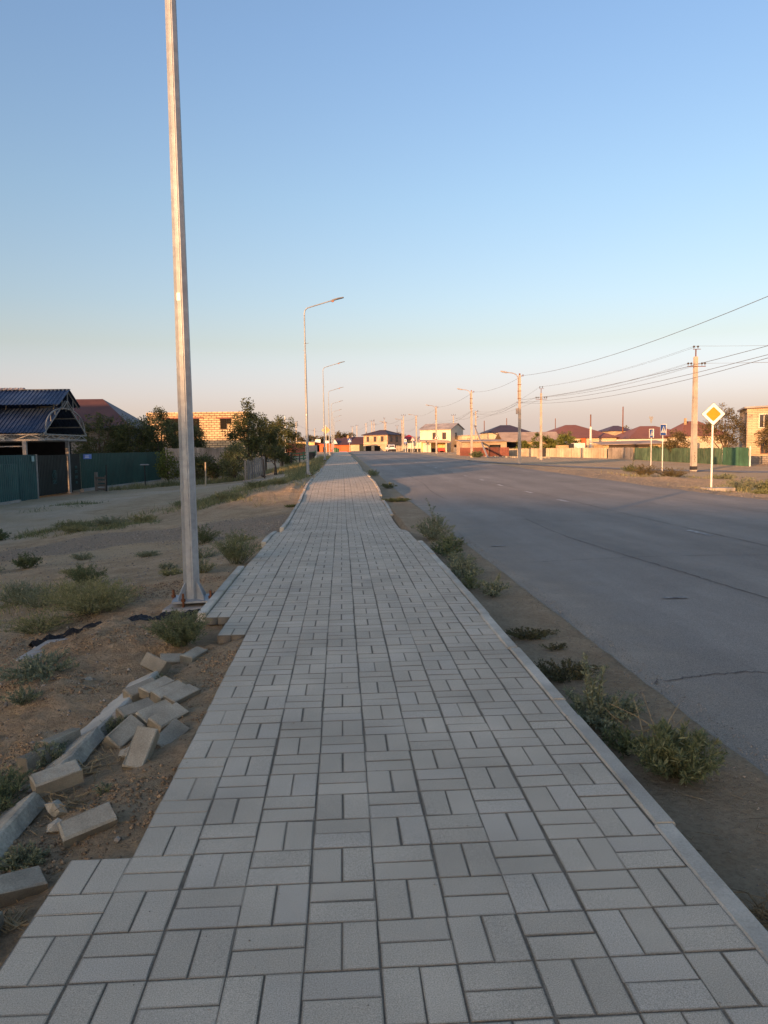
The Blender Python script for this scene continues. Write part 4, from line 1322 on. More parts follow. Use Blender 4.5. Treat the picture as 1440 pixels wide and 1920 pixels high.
weed(-1.35, 20.2, .2, .06, 30, 24, .06, .02, 'leaf_dark', 'dark flat weed across the left kerb where the gravel drive ends', 85, ry=.15, group=G2)

for i, (x, y, r_, h_, mt) in enumerate(((-7.2, 20.3, .55, .26, 'leaf_weed'), (-6.3, 20.9, .6, .3, 'leaf_grey'), (-5.5, 21.2, .5, .24, 'leaf_straw'), (-6.8, 19.6, .5, .16, 'leaf_straw'), (-5.0, 24.6, .6, .2, 'leaf_weed'), (-3.6, 24.0, .6, .22, 'leaf_straw'), (-2.8, 25.6, .6, .22, 'leaf_weed'), (-2.3, 27.5, .55, .24, 'leaf_straw'))):
    weed(x, y, r_, h_, 80, 30, .07, .014, mt, ('leftmost green tussock of the grass island in the dirt track', 'tallest grey-green tussock of the grass island in the dirt track', 'straw-coloured tussock at the right end of the grass island', 'low straw tussock at the front of the grass island', 'lone green tussock behind the nearest lamp pole on the dry strip', 'straw tussock right of the nearest lamp pole on the dry strip', 'green tussock midway along the dry strip beside the footway', 'straw tussock on the mound below the second lamp')[i], 130 + i, group=G2, low=.4, ry=r_ * .7)
for i, (x, y, r_, h_, mt, lb) in enumerate(((-3.9, 11.2, .3, .1, 'leaf_straw', 'flat straw-coloured weed on bare ground left of the lamp pole'), (-4.8, 14.2, .28, .12, 'leaf_grey', 'small grey weed just before the gravel drive at left'), (-2.1, 9.3, .22, .07, 'leaf_straw', 'thin dry weed between the lamp foot and the dark feathery tuft'), (-6.6, 13.6, .3, .1, 'leaf_straw', 'dry low weed near the left picture edge before the gravel drive'), (-1.75, 13.4, .3, .1, 'leaf_straw', 'dry weed at the foot of the left kerb before the gravel drive'), (-3.3, 12.9, .25, .08, 'leaf_grey', 'low weed left of the dark bush behind the lamp'))):
    weed(x, y, r_, h_, 44, 24, .05, .01, mt, lb, 160 + i, group=G2, low=.3)
# ------------------------------------------------------------------ grass, pebbles and clods nobody could count
def grass(name, patches, mat, seed):
    q = np.random.default_rng(seed)
    PS, HS = [], []
    for x, y, rx, ry, n, h in patches:
        a, u = q.uniform(0, 2 * np.pi, n), np.sqrt(q.random(n))
        nclump = max(4, n // 40)
        cx, cy = q.uniform(-1, 1, nclump), q.uniform(-1, 1, nclump)
        k = q.integers(nclump, size=n)
        X = x + rx * np.where(q.random(n) < .55, np.cos(a) * u, cx[k] * .8 + q.normal(0, .10, n))
        Y = y + ry * np.where(q.random(n) < .55, np.sin(a) * u, cy[k] * .8 + q.normal(0, .10, n))
        keep = fbm(X * .85 + 11, Y * .55 + 3, 3) + q.normal(0, .12, n) > .02
        X, Y = X[keep], Y[keep]
        ok = X < -1.26
        ok |= X > 11.2
        X, Y = X[ok], Y[ok]
        PS.append(np.stack([X, Y, ground_z(X, Y) - .01], 1))
        HS.append(h * q.uniform(.4, 1.3, len(X)) * (.7 + 1.3 * np.clip(fbm(X * 1.7, Y * 1.7, 2) + .3, 0, 1)))
    P, Hh = np.concatenate(PS), np.concatenate(HS)
    n = len(P)
    D = unit(np.stack([q.normal(0, .5, n), q.normal(0, .5, n), np.ones(n)], 1))
    side = unit(np.cross(D, q.normal(size=(n, 3)))) * (.006 + .0011 * np.abs(P[:, 1:2]) ** .9)
    V = np.stack([P - side / 2, P + side / 2, P + D * Hh[:, None]], 1).reshape(-1, 3)
    return mesh_np(name, V, np.arange(3 * n).reshape(n, 3), q.uniform(.7, 1.25, n), M[mat], kind='stuff', hue=q.random(n), nper=3)
grass('dry_grass', [(-3.0, 25.5, 1.7, 4.5, 2600, .14), (-2.5, 33, 1.1, 4.5, 1800, .15), (-2.6, 52, 1.4, 13, 6000, .28), (-4.5, 55, 1.8, 9, 2500, .2), (-6.4, 20.4, 2.2, 1.6, 900, .12), (-5.2, 23.5, 1.5, 2, 900, .12), (-9, 46.5, 4, 1.4, 3500, .3), (-12.5, 45, 1.6, 1.2, 900, .22), (-2.1, 75, .9, 14, 3000, .3), (-4, 35.5, 1.6, 2.2, 700, .14), (16, 30, 3, 1.5, 900, .16), (18.5, 43, 3, 2, 1500, .2), (-3.3, 8.2, .8, 1.3, 1400, .09), (-4.6, 10, 1.2, 1.5, 700, .07)], 'leaf_straw', 91)
grass('grass', [(-6.6, 20.6, 2.0, 1.5, 3600, .14), (-3.6, 25.0, 1.2, 3.2, 2200, .13), (-11.2, 31, 1.3, 2.2, 1400, .12), (-1.95, 48, .55, 20, 4200, .26), (-8.5, 46.2, 3.5, 1.0, 2200, .3), (-3.4, 17.2, .0001, .0001, 1, .1), (-5.0, 24.2, 1.2, 1.2, 600, .1), (16.8, 31, 1.5, 1.2, 1000, .2), (-3.6, 9.3, .8, .8, 1400, .09)], 'leaf_weed', 92)

def pebbles(name, spots, mat, seed):
    """Small faceted stones: spots = (x array, y array, z function, radius range)."""
    q = np.random.default_rng(seed)
    PS, RS = [], []
    for X, Y, Z, r0, r1 in spots:
        r_ = r0 + (r1 - r0) * q.random(len(X)) ** 2.5
        PS.append(np.stack([X, Y, Z + r_ * .25], 1))
        RS.append(r_)
    P, r_ = np.concatenate(PS), np.concatenate(RS)
    n = len(P)
    oc = np.array([(1, 0, 0), (0, 1, 0), (-1, 0, 0), (0, -1, 0), (0, 0, .8), (0, 0, -.8)])
    V = oc[None] * q.uniform(.6, 1.3, (n, 6, 1)) * r_[:, None, None]
    th = q.uniform(0, 6.28, n)
    c, s = np.cos(th)[:, None], np.sin(th)[:, None]
    V = np.stack([V[..., 0] * c - V[..., 1] * s, V[..., 0] * s + V[..., 1] * c, V[..., 2]], -1) + P[:, None]
    F0 = np.array([(0, 1, 4), (1, 2, 4), (2, 3, 4), (3, 0, 4), (1, 0, 5), (2, 1, 5), (3, 2, 5), (0, 3, 5)])
    F = (F0[None] + 6 * np.arange(n)[:, None, None]).reshape(-1, 3)
    return mesh_np(name, V.reshape(-1, 3), F, np.repeat(q.uniform(.6, 1.35, n), 8), M[mat], kind='stuff', nper=3)
q = np.random.default_rng(5)
def scat(n, x0, x1, y0, y1, yp=1.0):
    return q.uniform(x0, x1, n), y0 + (y1 - y0) * q.random(n) ** yp
sx, sy = scat(16000, -9, -1.3, 12.5, 19.5)
k = path_dist(sx, sy, GRAVEL) < 1 + .25 * q.normal(size=len(sx))
g1 = (sx[k], sy[k], ground_z(sx[k], sy[k]), .005, .022)
sx, sy = scat(7000, 11.1, 18, 20, 50)
g2 = (sx, sy, ground_z(sx, sy), .006, .026)
sx, sy = scat(14000, 0, 1, 1.6, 18, 1.7)
sx = 1.2 + .85 * sx ** .45
g3 = (sx, sy, road_z(sy) + .012, .0012, .0065)
sx, sy = scat(9000, -8, -1.3, 2, 15, 1.3)
g4 = (sx, sy, ground_z(sx, sy), .003, .018)
pebbles('gravel', [g1, g2, g3, g4], 'pebble', 6)
jc, jk = q.integers(0, 12, 1500), q.random(1500)
jy = 1.3 + 6 * jk ** 1.6
g5 = (X0 + jc * MOD + q.normal(0, .004, 1500), jy, pave_z(jy) - .006, .0016, .0048)
jx = X0 + .2 + q.random(500) * 2.0
jr = Y0 + np.round(q.random(500) ** 1.5 * 28 - 2) * MOD + q.normal(0, .004, 500)
g6 = (jx, jr, pave_z(jr) - .006, .0016, .0045)
fx, fy = scat(160, -.7, 1.05, 1.4, 6, 1.4)
g7 = (fx, fy, pave_z(fy) + .001, .0012, .004)
k = (g5[0] > -.7)
pebbles('joint_grit', [(g5[0][k], g5[1][k], g5[2][k], .0016, .0048), g6, g7], 'pebble', 7)
rock(.072, 1.905, .0055, 'single white pebble in the middle joint of the nearest paving', 'sign_white', 12)
sx, sy = scat(60000, -2.9, -.74, 1.9, 8.6, 1.2)
k = fbm(sx * 2.6 + 7, sy * 2.6, 4) + q.normal(0, .15, len(sx)) > .12
sx, sy = sx[k], sy[k]
k = (sx < -1.3) | ((sy < 5.4) & (sy > 2.5))
sx, sy = sx[k], sy[k]
pebbles('soil_clods', [(sx, sy, ground_z(sx, sy), .002, .013)], 'clod', 8)
mb = MB()
for i in range(1500):
    x, y = -q.uniform(.78, 2.4), 2.3 + 5 * q.random()
    if x > -1.3 and y > 5.3:
        continue
    a, L_ = q.uniform(0, 6.28), q.uniform(.015, .08)
    z = gz(x, y) + .006
    mb.tube([(x, y, z), (x + math.cos(a) * L_ / 2 + q.normal(0, .004), y + math.sin(a) * L_ / 2, z + q.uniform(.002, .012)), (x + math.cos(a) * L_, y + math.sin(a) * L_, z)], [.0014, .0014, .0007], n=3, cap=False, tone=q.uniform(.7, 1.2))
for i in range(90):
    x, y = q.uniform(1.22, 1.75), 1.8 + 2.8 * q.random()
    a, L_ = q.uniform(0, 6.28), q.uniform(.015, .09)
    z = float(road_z(y)) + .022
    mb.tube([(x, y, z), (x + math.cos(a) * L_, y + math.sin(a) * L_, z + .004)], [.0015, .0008], n=3, cap=False, tone=q.uniform(.4, 1.1))
mb.build('straw_litter', M['twig'], kind='stuff')
dry_stalks(-1.62, 4.55, 3, .22, .012, 'long pale reed lying on the spoil left of the fallen kerb', 38)
mb = MB()
for i in range(9):
    a = q.uniform(0, 6.28)
    mb.box((-3.52 + .13 * math.cos(a) * q.random(), 6.85 + .1 * math.sin(a) * q.random(), gz(-3.5, 6.85) + .02 + .02 * q.random()), (.09, .06, .012), M=Euler(tuple(q.normal(0, .5, 3))).to_matrix().to_4x4())
tag(mb.build('litter', M['rag'], loc=(-3.52, 6.85, gz(-3.5, 6.85))), 'crumpled whitish litter at the left picture edge on the soil', 'litter')

# ------------------------------------------------------------------ building kit
def window(root, cx, cz, w_, h_, y, axis='y', sign=-1, frame='frame_brown', mull=1, proud=.04, pane='glass'):
    """A window on the plane y=const (axis y) or x=const (axis x) of the parent's own frame."""
    def P(u, v, d):
        return (u, y + sign * d, v) if axis == 'y' else (y + sign * d, u, v)
    f = MB()
    t = .07
    def bx(u0, u1, v0, v1, d0, d1):
        f.span(P(u0, v0, d0), P(u1, v1, d1))
    bx(cx - w_ / 2 - t, cx + w_ / 2 + t, cz + h_ / 2, cz + h_ / 2 + t, -.05, proud)
    bx(cx - w_ / 2 - t, cx + w_ / 2 + t, cz - h_ / 2 - t, cz - h_ / 2, -.05, proud + .03)
    bx(cx - w_ / 2 - t, cx - w_ / 2, cz - h_ / 2, cz + h_ / 2, -.05, proud)
    bx(cx + w_ / 2, cx + w_ / 2 + t, cz - h_ / 2, cz + h_ / 2, -.05, proud)
    for i in range(mull):
        u = cx - w_ / 2 + w_ * (i + 1) / (mull + 1)
        bx(u - .03, u + .03, cz - h_ / 2, cz + h_ / 2, -.05, proud - .01)
    fo = f.build('window', M[frame], root)
    g = MB()
    g.span(P(cx - w_ / 2, cz - h_ / 2, .002), P(cx + w_ / 2, cz + h_ / 2, .012))
    g.build('pane', M[pane], fo)
    return fo

def walls(root, x0, x1, y0, y1, z0, z1, mat):
    mb = MB()
    mb.span((x0, y0, z0), (x1, y1, z1))
    return mb.build('wall', M[mat], root)

def hip_roof(root, x0, x1, y0, y1, z, h, mat, ov=.45, ridge=None, th=.10, ribs=False):
    x0, x1, y0, y1 = x0 - ov, x1 + ov, y0 - ov, y1 + ov
    yc = (y0 + y1) / 2
    ra, rb = ridge if ridge else (x0 + (y1 - y0) / 2, x1 - (y1 - y0) / 2)
    a, b, c, d = (x0, y0, z), (x1, y0, z), (x1, y1, z), (x0, y1, z)
    p, q_ = (ra, yc, z + h), (rb, yc, z + h)
    mb = MB()
    mb.add([a, b, c, d, p, q_], [(0, 1, 5, 4), (1, 2, 5), (2, 3, 4, 5), (3, 0, 4), (0, 3, 2, 1)])
    ro = mb.build('roof', M[mat], root)
    mb = MB()
    for u, v in ((a, p), (d, p), (b, q_), (c, q_), (p, q_)):
        mb.bar((u[0], u[1], u[2] + .03), (v[0], v[1], v[2] + .03), .16, .07)
    mb.build('ridge_cap', M[mat], ro)
    mb = MB()
    for u, v in ((a, b), (b, c), (c, d), (d, a)):
        mb.bar((u[0], u[1], z - .07), (v[0], v[1], z - .07), .06, .16)
    mb.build('fascia', M[mat], ro)
    return ro

def gable_roof(root, x0, x1, y0, y1, z, h, mat, ov=.35, th=.08, along='x'):
    mb = MB()
    if along == 'x':
        yc = (y0 + y1) / 2
        k = h / ((y1 - y0) / 2)
        mb.slab([(x0 - ov, y0 - ov, z - k * ov), (x1 + ov, y0 - ov, z - k * ov), (x1 + ov, yc, z + h), (x0 - ov, yc, z + h)], th)
        mb.slab([(x0 - ov, yc, z + h + .002), (x1 + ov, yc, z + h + .002), (x1 + ov, y1 + ov, z - k * ov), (x0 - ov, y1 + ov, z - k * ov)], th)
    else:
        xc = (x0 + x1) / 2
        k = h / ((x1 - x0) / 2)
        mb.slab([(x0 - ov, y0 - ov, z - k * ov), (xc, y0 - ov, z + h), (xc, y1 + ov, z + h), (x0 - ov, y1 + ov, z - k * ov)], th)
        mb.slab([(xc, y0 - ov, z + h + .002), (x1 + ov, y0 - ov, z - k * ov), (x1 + ov, y1 + ov, z - k * ov), (xc, y1 + ov, z + h + .002)], th)
    return mb.build('roof', M[mat], root)

def gable_walls(root, x0, x1, y0, y1, z0, z1, h, mat, along='x'):
    mb = MB()
    if along == 'x':
        yc = (y0 + y1) / 2
        pr = [(y0, z0), (y1, z0), (y1, z1), (yc, z1 + h), (y0, z1)]
        V = [(x, y, z) for x in (x0, x1) for y, z in pr]
    else:
        xc = (x0 + x1) / 2
        pr = [(x0, z0), (x1, z0), (x1, z1), (xc, z1 + h), (x0, z1)]
        V = [(x, y, z) for y in (y0, y1) for x, z in pr]
    mb.add(V, [(0, 1, 2, 3, 4), (9, 8, 7, 6, 5)] + [(i, 5 + i, 5 + (i + 1) % 5, (i + 1) % 5) for i in range(5)])
    return mb.build('wall', M[mat], root)

def sheet_fence(name, pts, z0f, top, mat, label, pitch=.16, dep=.03, plinth=None, npan=1, post=None, cat='fence', group=None, thick=.02, rail=True):
    """A run of profiled sheet: one panel part per bay, posts, a rail along the top."""
    x, y = pts[0][:2]
    root = thing(name, (x, y, z0f(x, y)), label, cat, group, world=True)
    for (ax, ay), (bx, by) in zip(pts, pts[1:]):
        for i in range(npan):
            p = Vector((ax + (bx - ax) * i / npan, ay + (by - ay) * i / npan, 0))
            e = Vector((ax + (bx - ax) * (i + 1) / npan, ay + (by - ay) * (i + 1) / npan, 0))
            za = min(z0f(p.x, p.y), z0f(e.x, e.y))
            d = (e - p).normalized()
            n = Vector((d.y, -d.x, 0))
            if n.dot(Vector((-p.x, -p.y, 0))) < 0:
                n = -n
            gap = d * .008
            mb = MB()
            t_ = top if not callable(top) else top((p.x + e.x) / 2, (p.y + e.y) / 2)
            A, B = p + gap, e - gap
            A.z = B.z = za
            mb.ribbed(A, B, (0, 0, t_ - za), pitch, dep, n, tone=random.uniform(.86, 1.12))
            mb.build('sheet_panel', M[mat], root)
            pm = MB()
            pm.box((p.x - n.x * .05, p.y - n.y * .05, (za + t_) / 2), (.06, .06, t_ - za - .02))
            pm.build('post', M[post or mat], root)
            if rail:
                rm = MB()
                rm.bar((A.x - n.x * .03, A.y - n.y * .03, t_ - .012), (B.x - n.x * .03, B.y - n.y * .03, t_ - .012), .07, .03)
                rm.build('rail', M[post or mat], root)
            if plinth:
                pl = MB()
                q0, q1 = p + n * .02, e + n * .02
                pl.bar((q0.x, q0.y, za - .14), (q1.x, q1.y, za - .14), .22, .30)
                pl.build('plinth', M[plinth], root)
    return root

gzf = lambda x, y: gz(x, y)

# ------------------------------------------------------------------ the compound on the left
sheet_fence('sheet_fence', [(-15.0, 28.5), (-15.0, 35.9)], lambda x, y: -.86, .80, 'teal_sheet', 'low teal profiled sheet fence on a concrete plinth at the left picture edge', npan=3, plinth='concrete', pitch=.2, dep=.035)
sheet_fence('sheet_fence', [(-15.72, 34.6), (-15.3, 37.0), (-15.22, 38.7)], lambda x, y: -1.0, 1.2, 'teal_sheet', 'tall teal sheet fence carrying a pale plaque, left of the dark gate', npan=1, pitch=.18, dep=.035)
t = thing('address_plaque', (-15.2, 38.2, .95), 'small pale turquoise plaque on the teal fence beside the gate', 'plaque', world=True)
mb = MB(); mb.box((-15.16, 38.25, 1.0), (.02, .30, .26)); mb.build('plate', M['plaque'], t)
# gates
def gate(name, a, b, z0, z1, leaves, label, orn):
    t = thing(name, (a[0], a[1], z0), label, 'gate', world=True)
    A, B = Vector((*a, 0)), Vector((*b, 0))
    for k in range(leaves):
        p, e = A.lerp(B, k / leaves), A.lerp(B, (k + 1) / leaves)
        d = (e - p).normalized()
        n = Vector((d.y, -d.x, 0))
        p, e = p + d * .012, e - d * .012
        p.z = e.z = z0 + .1
        mb = MB()
        mb.ribbed(p, e, (0, 0, z1 - z0 - .12), .17, .03, n)
        lf = mb.build('gate_leaf', M['gate_dark'], t)
        fr = MB()
        zr = z0 + (z1 - z0) * .78
        for zz, wd in ((z0 + .10, .07), (z1, .05), (zr, .025)):
            fr.bar((p.x + n.x * .05, p.y + n.y * .05, zz), (e.x + n.x * .05, e.y + n.y * .05, zz), wd, wd)
        for u in (p, e):
            fr.bar((u.x + n.x * .05, u.y + n.y * .05, z0 + .06), (u.x + n.x * .05, u.y + n.y * .05, z1), .04, .04)
        fr.build('gate_frame', M['wood_grey'], lf)
    mid = A.lerp(B, .5)
    om = MB()
    for s in (-1, 1):
        for zc, r_ in orn:
            pts = []
            for i in range(15):
                a_ = i / 14 * math.pi * 2.6
                rr = r_ * (1 - i / 22)
                u = s * (r_ * .9 + rr * math.cos(a_ + math.pi))
                q_ = mid + d * u
                pts.append((q_.x + n.x * .075, q_.y + n.y * .075, zc + rr * math.sin(a_)))
            om.tube(pts, .014, n=4)
    om.build('scroll_ornament', M['teal_sheet'], t)
    return t
gate('double_gate', (-15.18, 38.82), (-14.96, 42.25), -.98, 1.18, 2, 'dark double gate with scroll ornament in the middle between two white posts', [(.05, .16), (-.25, .14), (.28, .1)])
gate('wicket_gate', (-14.92, 42.55), (-14.82, 43.85), -.92, 1.22, 1, 'narrow dark wicket gate right of the white rusty post', [(.2, .1), (-.1, .1), (.45, .08), (-.4, .08)])
t = tag(MB().tube([(-15.2, 38.76, -1.05), (-15.2, 38.76, 1.22)], .055, n=8).build('gate_post', M['white_steel'], loc=(-15.2, 38.76, -1.05)), 'white round gate post between the teal fence and the dark double gate', 'gate post')
sheet_fence('sheet_fence', [(-14.8, 43.95), (-13.2, 56.0)], lambda x, y: -.80, 1.2, 'green_sheet', 'long dark green sheet fence with a concrete footing, right of the wicket gate', npan=5, plinth='concrete', pitch=.2, dep=.03)
t = thing('address_plaque', (-14.75, 44.6, 1.0), 'blue address plaque with white lettering at the near end of the dark green fence', 'plaque', world=True)
mb = MB(); mb.box((-14.655, 44.75, 1.02), (.02, 1.0, .27), rz=-.13); mb.build('plate', M['plaque_blue'], t)
mb = MB()
for (u, z_, l_) in ((-.12, 1.06, .42), (-.12, .98, .5)):
    mb.box((-14.64 - .0 * u, 44.75 + u, z_), (.012, l_, .035), rz=-.13)
mb.box((-14.648, 45.08, 1.02), (.012, .14, .13), rz=-.13)
mb.build('lettering', M['sign_white'], t)

# canopy
t = thing('yard_canopy', (-20, 41, -.95), 'two-tier dark blue ribbed metal canopy on a white steel frame with an arched gable truss', 'canopy', world=True)
XE, XW = -14.42, -31.0
def slope(name, y0, z0, y1, z1, x1=XE, tone=1.0, pitch=.20):
    d = Vector((0, y1 - y0, z1 - z0))
    n = Vector((0, -d.z, d.y)) if d.y > 0 else Vector((0, d.z, -d.y))
    mb = MB()
    mb.ribbed((XW, y0, z0), (x1, y0, z0), d, pitch, .035, n, tone=tone)
    return mb.build('roof_sheet', M['blue_roof'], t)
slope('a', 37.9, 2.26, 40.25, 3.60)
slope('b', 44.1, 2.26, 41.75, 3.60)
slope('c', 39.35, 3.70, 41.0, 4.55, XE + .25, 1.15)
slope('d', 42.65, 3.70, 41.0, 4.55, XE + .25, 1.0)
mb = MB(); mb.bar((XW, 41, 4.585), (XE + .25, 41, 4.585), .22, .03); mb.build('ridge_cap', M['blue_roof'], t)
mb = MB()
arch = [(XE - .02, 41 + 2.85 * math.sin(a), 2.2 + 1.38 * (max(0, math.cos(a)) ** .72)) for a in np.linspace(-math.pi / 2, math.pi / 2, 17)]
mb.tube(arch, .04, n=6)
mb.bar((XE - .02, 37.9, 2.22), (XE - .02, 41.0, 3.98), .06)
mb.bar((XE - .02, 44.1, 2.22), (XE - .02, 41.0, 3.98), .06)
for y_, z_ in ((38.9, 2.72), (39.5, 3.05), (40.1, 3.38), (41.9, 3.38), (42.5, 3.05), (43.1, 2.72)):
    u = (y_ - 41) / 2.85
    az = 2.2 + 1.38 * (math.sqrt(max(0, 1 - u * u)) ** .72)
    mb.bar((XE - .02, y_, az), (XE - .02, y_, z_ + .02), .04)
mb.build('arched_truss', M['white_steel'], t)
mb = MB()
mb.bar((XE + .1, 41, 3.5), (XE + .1, 41, 4.5), .05)
mb.bar((XE + .1, 39.4, 3.66), (XE + .1, 41, 4.5), .05)
mb.bar((XE + .1, 42.6, 3.66), (XE + .1, 41, 4.5), .05)
mb.bar((XE + .1, 40.2, 3.5), (XE + .1, 41, 4.0), .04)
mb.bar((XE + .1, 41.8, 3.5), (XE + .1, 41, 4.0), .04)
for y_, za, zb in ((40.2, 3.5, 4.07), (41.8, 3.5, 4.07)):
    mb.bar((XE + .1, y_, za), (XE + .1, y_, zb), .04)
mb.build('gable_truss', M['white_steel'], t)
mb = MB()
x_ = XE - .3
while x_ > XW:
    for y_ in (40.15, 41.85):
        mb.bar((x_, y_, 3.45), (x_, y_, 3.98), .06)
    x_ -= 2.4
mb.build('clerestory_posts', M['white_steel'], t)
for y_ in (37.98, 44.02):
    mb = MB()
    mb.bar((XW, y_, 2.20), (XE, y_, 2.20), .06, .05)
    mb.bar((XW, y_, 1.92), (XE, y_, 1.92), .08, .08)
    x_, k = XE, 0
    while x_ - .72 > XW:
        mb.bar((x_, y_, 2.18 if k % 2 else 1.94), (x_ - .72, y_, 1.94 if k % 2 else 2.18), .04)
        x_ -= .72
        k += 1
    mb.build('lattice_beam', M['white_steel'], t)
mb = MB()
mb.bar((XE - .02, 37.98, 1.95), (XE - .02, 44.02, 1.95), .07, .07)
mb.bar((XE - .02, 37.98, 2.2), (XE - .02, 44.02, 2.2), .05, .05)
for k in range(8):
    y_ = 38 + k * .75
    mb.bar((XE - .02, y_, 2.18 if k % 2 else 1.97), (XE - .02, y_ + .75, 1.97 if k % 2 else 2.18), .035)
mb.build('end_beam', M['white_steel'], t)
for x_, y_ in ((-15.42, 38.02), (-14.93, 42.4), (-22, 38.02), (-22, 44), (-29, 38.02), (-29, 44)):
    mb = MB(); mb.box((x_, y_, .5), (.17, .17, 2.9)); mb.build('post', M['white_steel'], t)
mb = MB(); mb.bar((XW, 38.02, 1.62), (-15.5, 38.02, 1.62), .05, .05); mb.build('rail', M['white_steel'], t)
for k, z_ in enumerate((2.75, 3.2)):
    mb = MB()
    for s in (-1, 1):
        y_ = 41 + s * (3.1 - (z_ - 2.26) * 1.754)
        mb.bar((XW, y_, z_ - .09), (XE, y_, z_ - .09), .06)
    mb.build('purlin', M['white_steel'], t)
mb = MB()
mb.span((XW, 44.2, -1.0), (-15.4, 44.3, 1.95))
mb.span((XW - .1, 37.9, -1.0), (XW, 44.3, 2.0))
mb.build('shade_back_wall', M['canopy_shade'], t)  # near-black wall put in for the dark interior under the roof
mb = MB()
for i in range(7):
    mb.box((-15.2 - .3 * random.random(), 40.3 + i * .22, 3.62 + .05 * (i % 2)), (.6, .19, .03), rz=random.gauss(0, .2))
mb.build('loft_boards', M['wood_tan'], t)

# buildings of the left side
t = thing('outbuilding', (-29, 62, -.9), 'light ribbed metal roof of an outbuilding peeping over the blue canopy at the left edge', 'building', world=True)
walls(t, -38, -25.2, 58.5, 65.5, -.9, 5.0, 'plaster_white')
mb = MB(); mb.ribbed((-38.3, 58.2, 5.0), (-24.9, 58.2, 5.0), (0, 3.8, 1.35), .42, .05, (0, -.33, .94)); mb.ribbed((-24.9, 65.8, 5.0), (-38.3, 65.8, 5.0), (0, -3.8, 1.35), .42, .05, (0, .33, .94)); mb.build('roof', M['grey_roof'], t)
t = thing('house', (-24, 62, -.8), 'single-storey house under a brown-red ribbed hip roof between canopy and trees', 'house', world=True)
walls(t, -32, -16.0, 58.6, 65.4, -.9, 3.05, 'block_grey')
ro = hip_roof(t, -32, -16.0, 58.6, 65.4, 3.0, 2.45, 'brown_roof', ridge=(-28, -18.9), ov=.5)
mb = MB()
k_ = 58.1
mb2 = MB()
n_ = Vector((0, -2.45, 3.9)).normalized()
xx = -32.4
while xx < -15.7:
    top_y = 62.0
    f_ = 1.0
    if xx > -18.9:
        f_ = max(.02, (-15.5 - xx) / 3.4)
    if xx < -28:
        f_ = max(.02, (xx + 32.5) / 4.5)
    mb2.bar((xx, 58.1, 3.03), (xx, 58.1 + 3.9 * f_, 3.03 + 2.45 * f_), .05, .045)
    xx += .35
mb2.build('roof_ribs', M['brown_roof'], ro)
window(t, -18.5, 1.5, 1.2, 1.2, 58.6)
t = thing('block_house', (-15.6, 89, -.4), 'unfinished flat-topped cream block house with an empty window behind the trees', 'house', world=True)
walls(t, -21.2, -10.3, 85, 93, -.6, 5.05, 'brick_cream')
mb = MB(); mb.span((-21.3, 84.92, 5.05), (-10.2, 93.1, 5.42)); mb.build('parapet', M['brick_cream'], t)
mb = MB(); mb.span((-13.75, 84.93, 4.68), (-11.85, 85.2, 4.83)); mb.build('lintel', M['brown_sheet'], t)
mb = MB(); mb.span((-19.6, 84.93, 4.72), (-15.1, 85.2, 4.88)); mb.build('lintel', M['brown_sheet'], t)
mb = MB(); mb.span((-13.3, 84.95, 3.55), (-12.6, 85.5, 4.68)); mb.span((-12.56, 84.95, 4.1), (-12.1, 85.5, 4.68)); mb.build('window_opening', M['void'], t)
mb = MB(); mb.span((-19.2, 84.95, 3.4), (-17.6, 85.5, 4.72)); mb.span((-16.8, 84.95, 3.4), (-15.6, 85.5, 4.72)); mb.build('window_opening', M['void'], t)
window(t, 88.8, 4.2, 1.4, 1.3, -10.3, axis='x', sign=1, frame='frame_white')

# fences and odd posts farther up the left side
def board_fence(name, a, b, z0f, h, mat, label, bw, gap, posts=2, cat='fence', jit=.06, rails=2, group=None):
    t = thing(name, (a[0], a[1], z0f(*a)), label, cat, group, world=True)
    A, B = Vector((*a, 0)), Vector((*b, 0))
    L = (B - A).length
    d = (B - A) / L
    n = int(L / (bw + gap))
    nr = Vector((d.y, -d.x, 0))
    for i in range(n):
        c = A + d * ((i + .5) * L / n)
        z = z0f(c.x, c.y) + .04
        hh = h * (1 + random.gauss(0, jit * .5))
        mb = MB()
        mb.box((c.x, c.y, z + hh / 2), (bw, .025, hh), rz=math.atan2(d.y, d.x) + random.gauss(0, .01), tone=random.uniform(.75, 1.2))
        mb.build('slat', M[mat], t)
    for k in range(rails):
        f_ = (k + .6) / (rails + .2)
        mb = MB()
        mb.bar((A.x - nr.x * .035, A.y - nr.y * .035, z0f(*a) + h * f_), (B.x - nr.x * .035, B.y - nr.y * .035, z0f(*b) + h * f_), .04, .08)
        mb.build('rail', M[mat], t)
    for k in range(posts):
        c = A.lerp(B, k / max(1, posts - 1))
        mb = MB()
        mb.box((c.x - nr.x * .09, c.y - nr.y * .09, z0f(c.x, c.y) + h * .52), (.10, .10, h * 1.08))
        mb.build('post', M[mat], t)
    return t
def rail_fence(name, a, b, z0f, h, nr, np_, mat, label, cat='fence', rw=.12, postw=.13):
    t = thing(name, (a[0], a[1], z0f(*a)), label, cat, world=True)
    A, B = Vector((*a, 0)), Vector((*b, 0))
    for k in range(np_):
        c = A.lerp(B, k / (np_ - 1))
        mb = MB(); mb.box((c.x, c.y, z0f(c.x, c.y) + h * .5), (postw, postw, h * 1.1)); mb.build('post', M[mat], t)
    for k in range(nr):
        z = h * (k + .75) / (nr + .1)
        mb = MB(); mb.bar((A.x, A.y - .07, z0f(*a) + z), (B.x, B.y - .07, z0f(*b) + z), .035, rw); mb.build('rail', M[mat], t)
    return t
board_fence('board_fence', (-13.0, 57), (-8.4, 55), lambda x, y: -.85, 2.25, 'wood_grey', 'grey close-boarded fence in the shade behind the nearest lamp pole', .19, .012, posts=3, jit=.02)
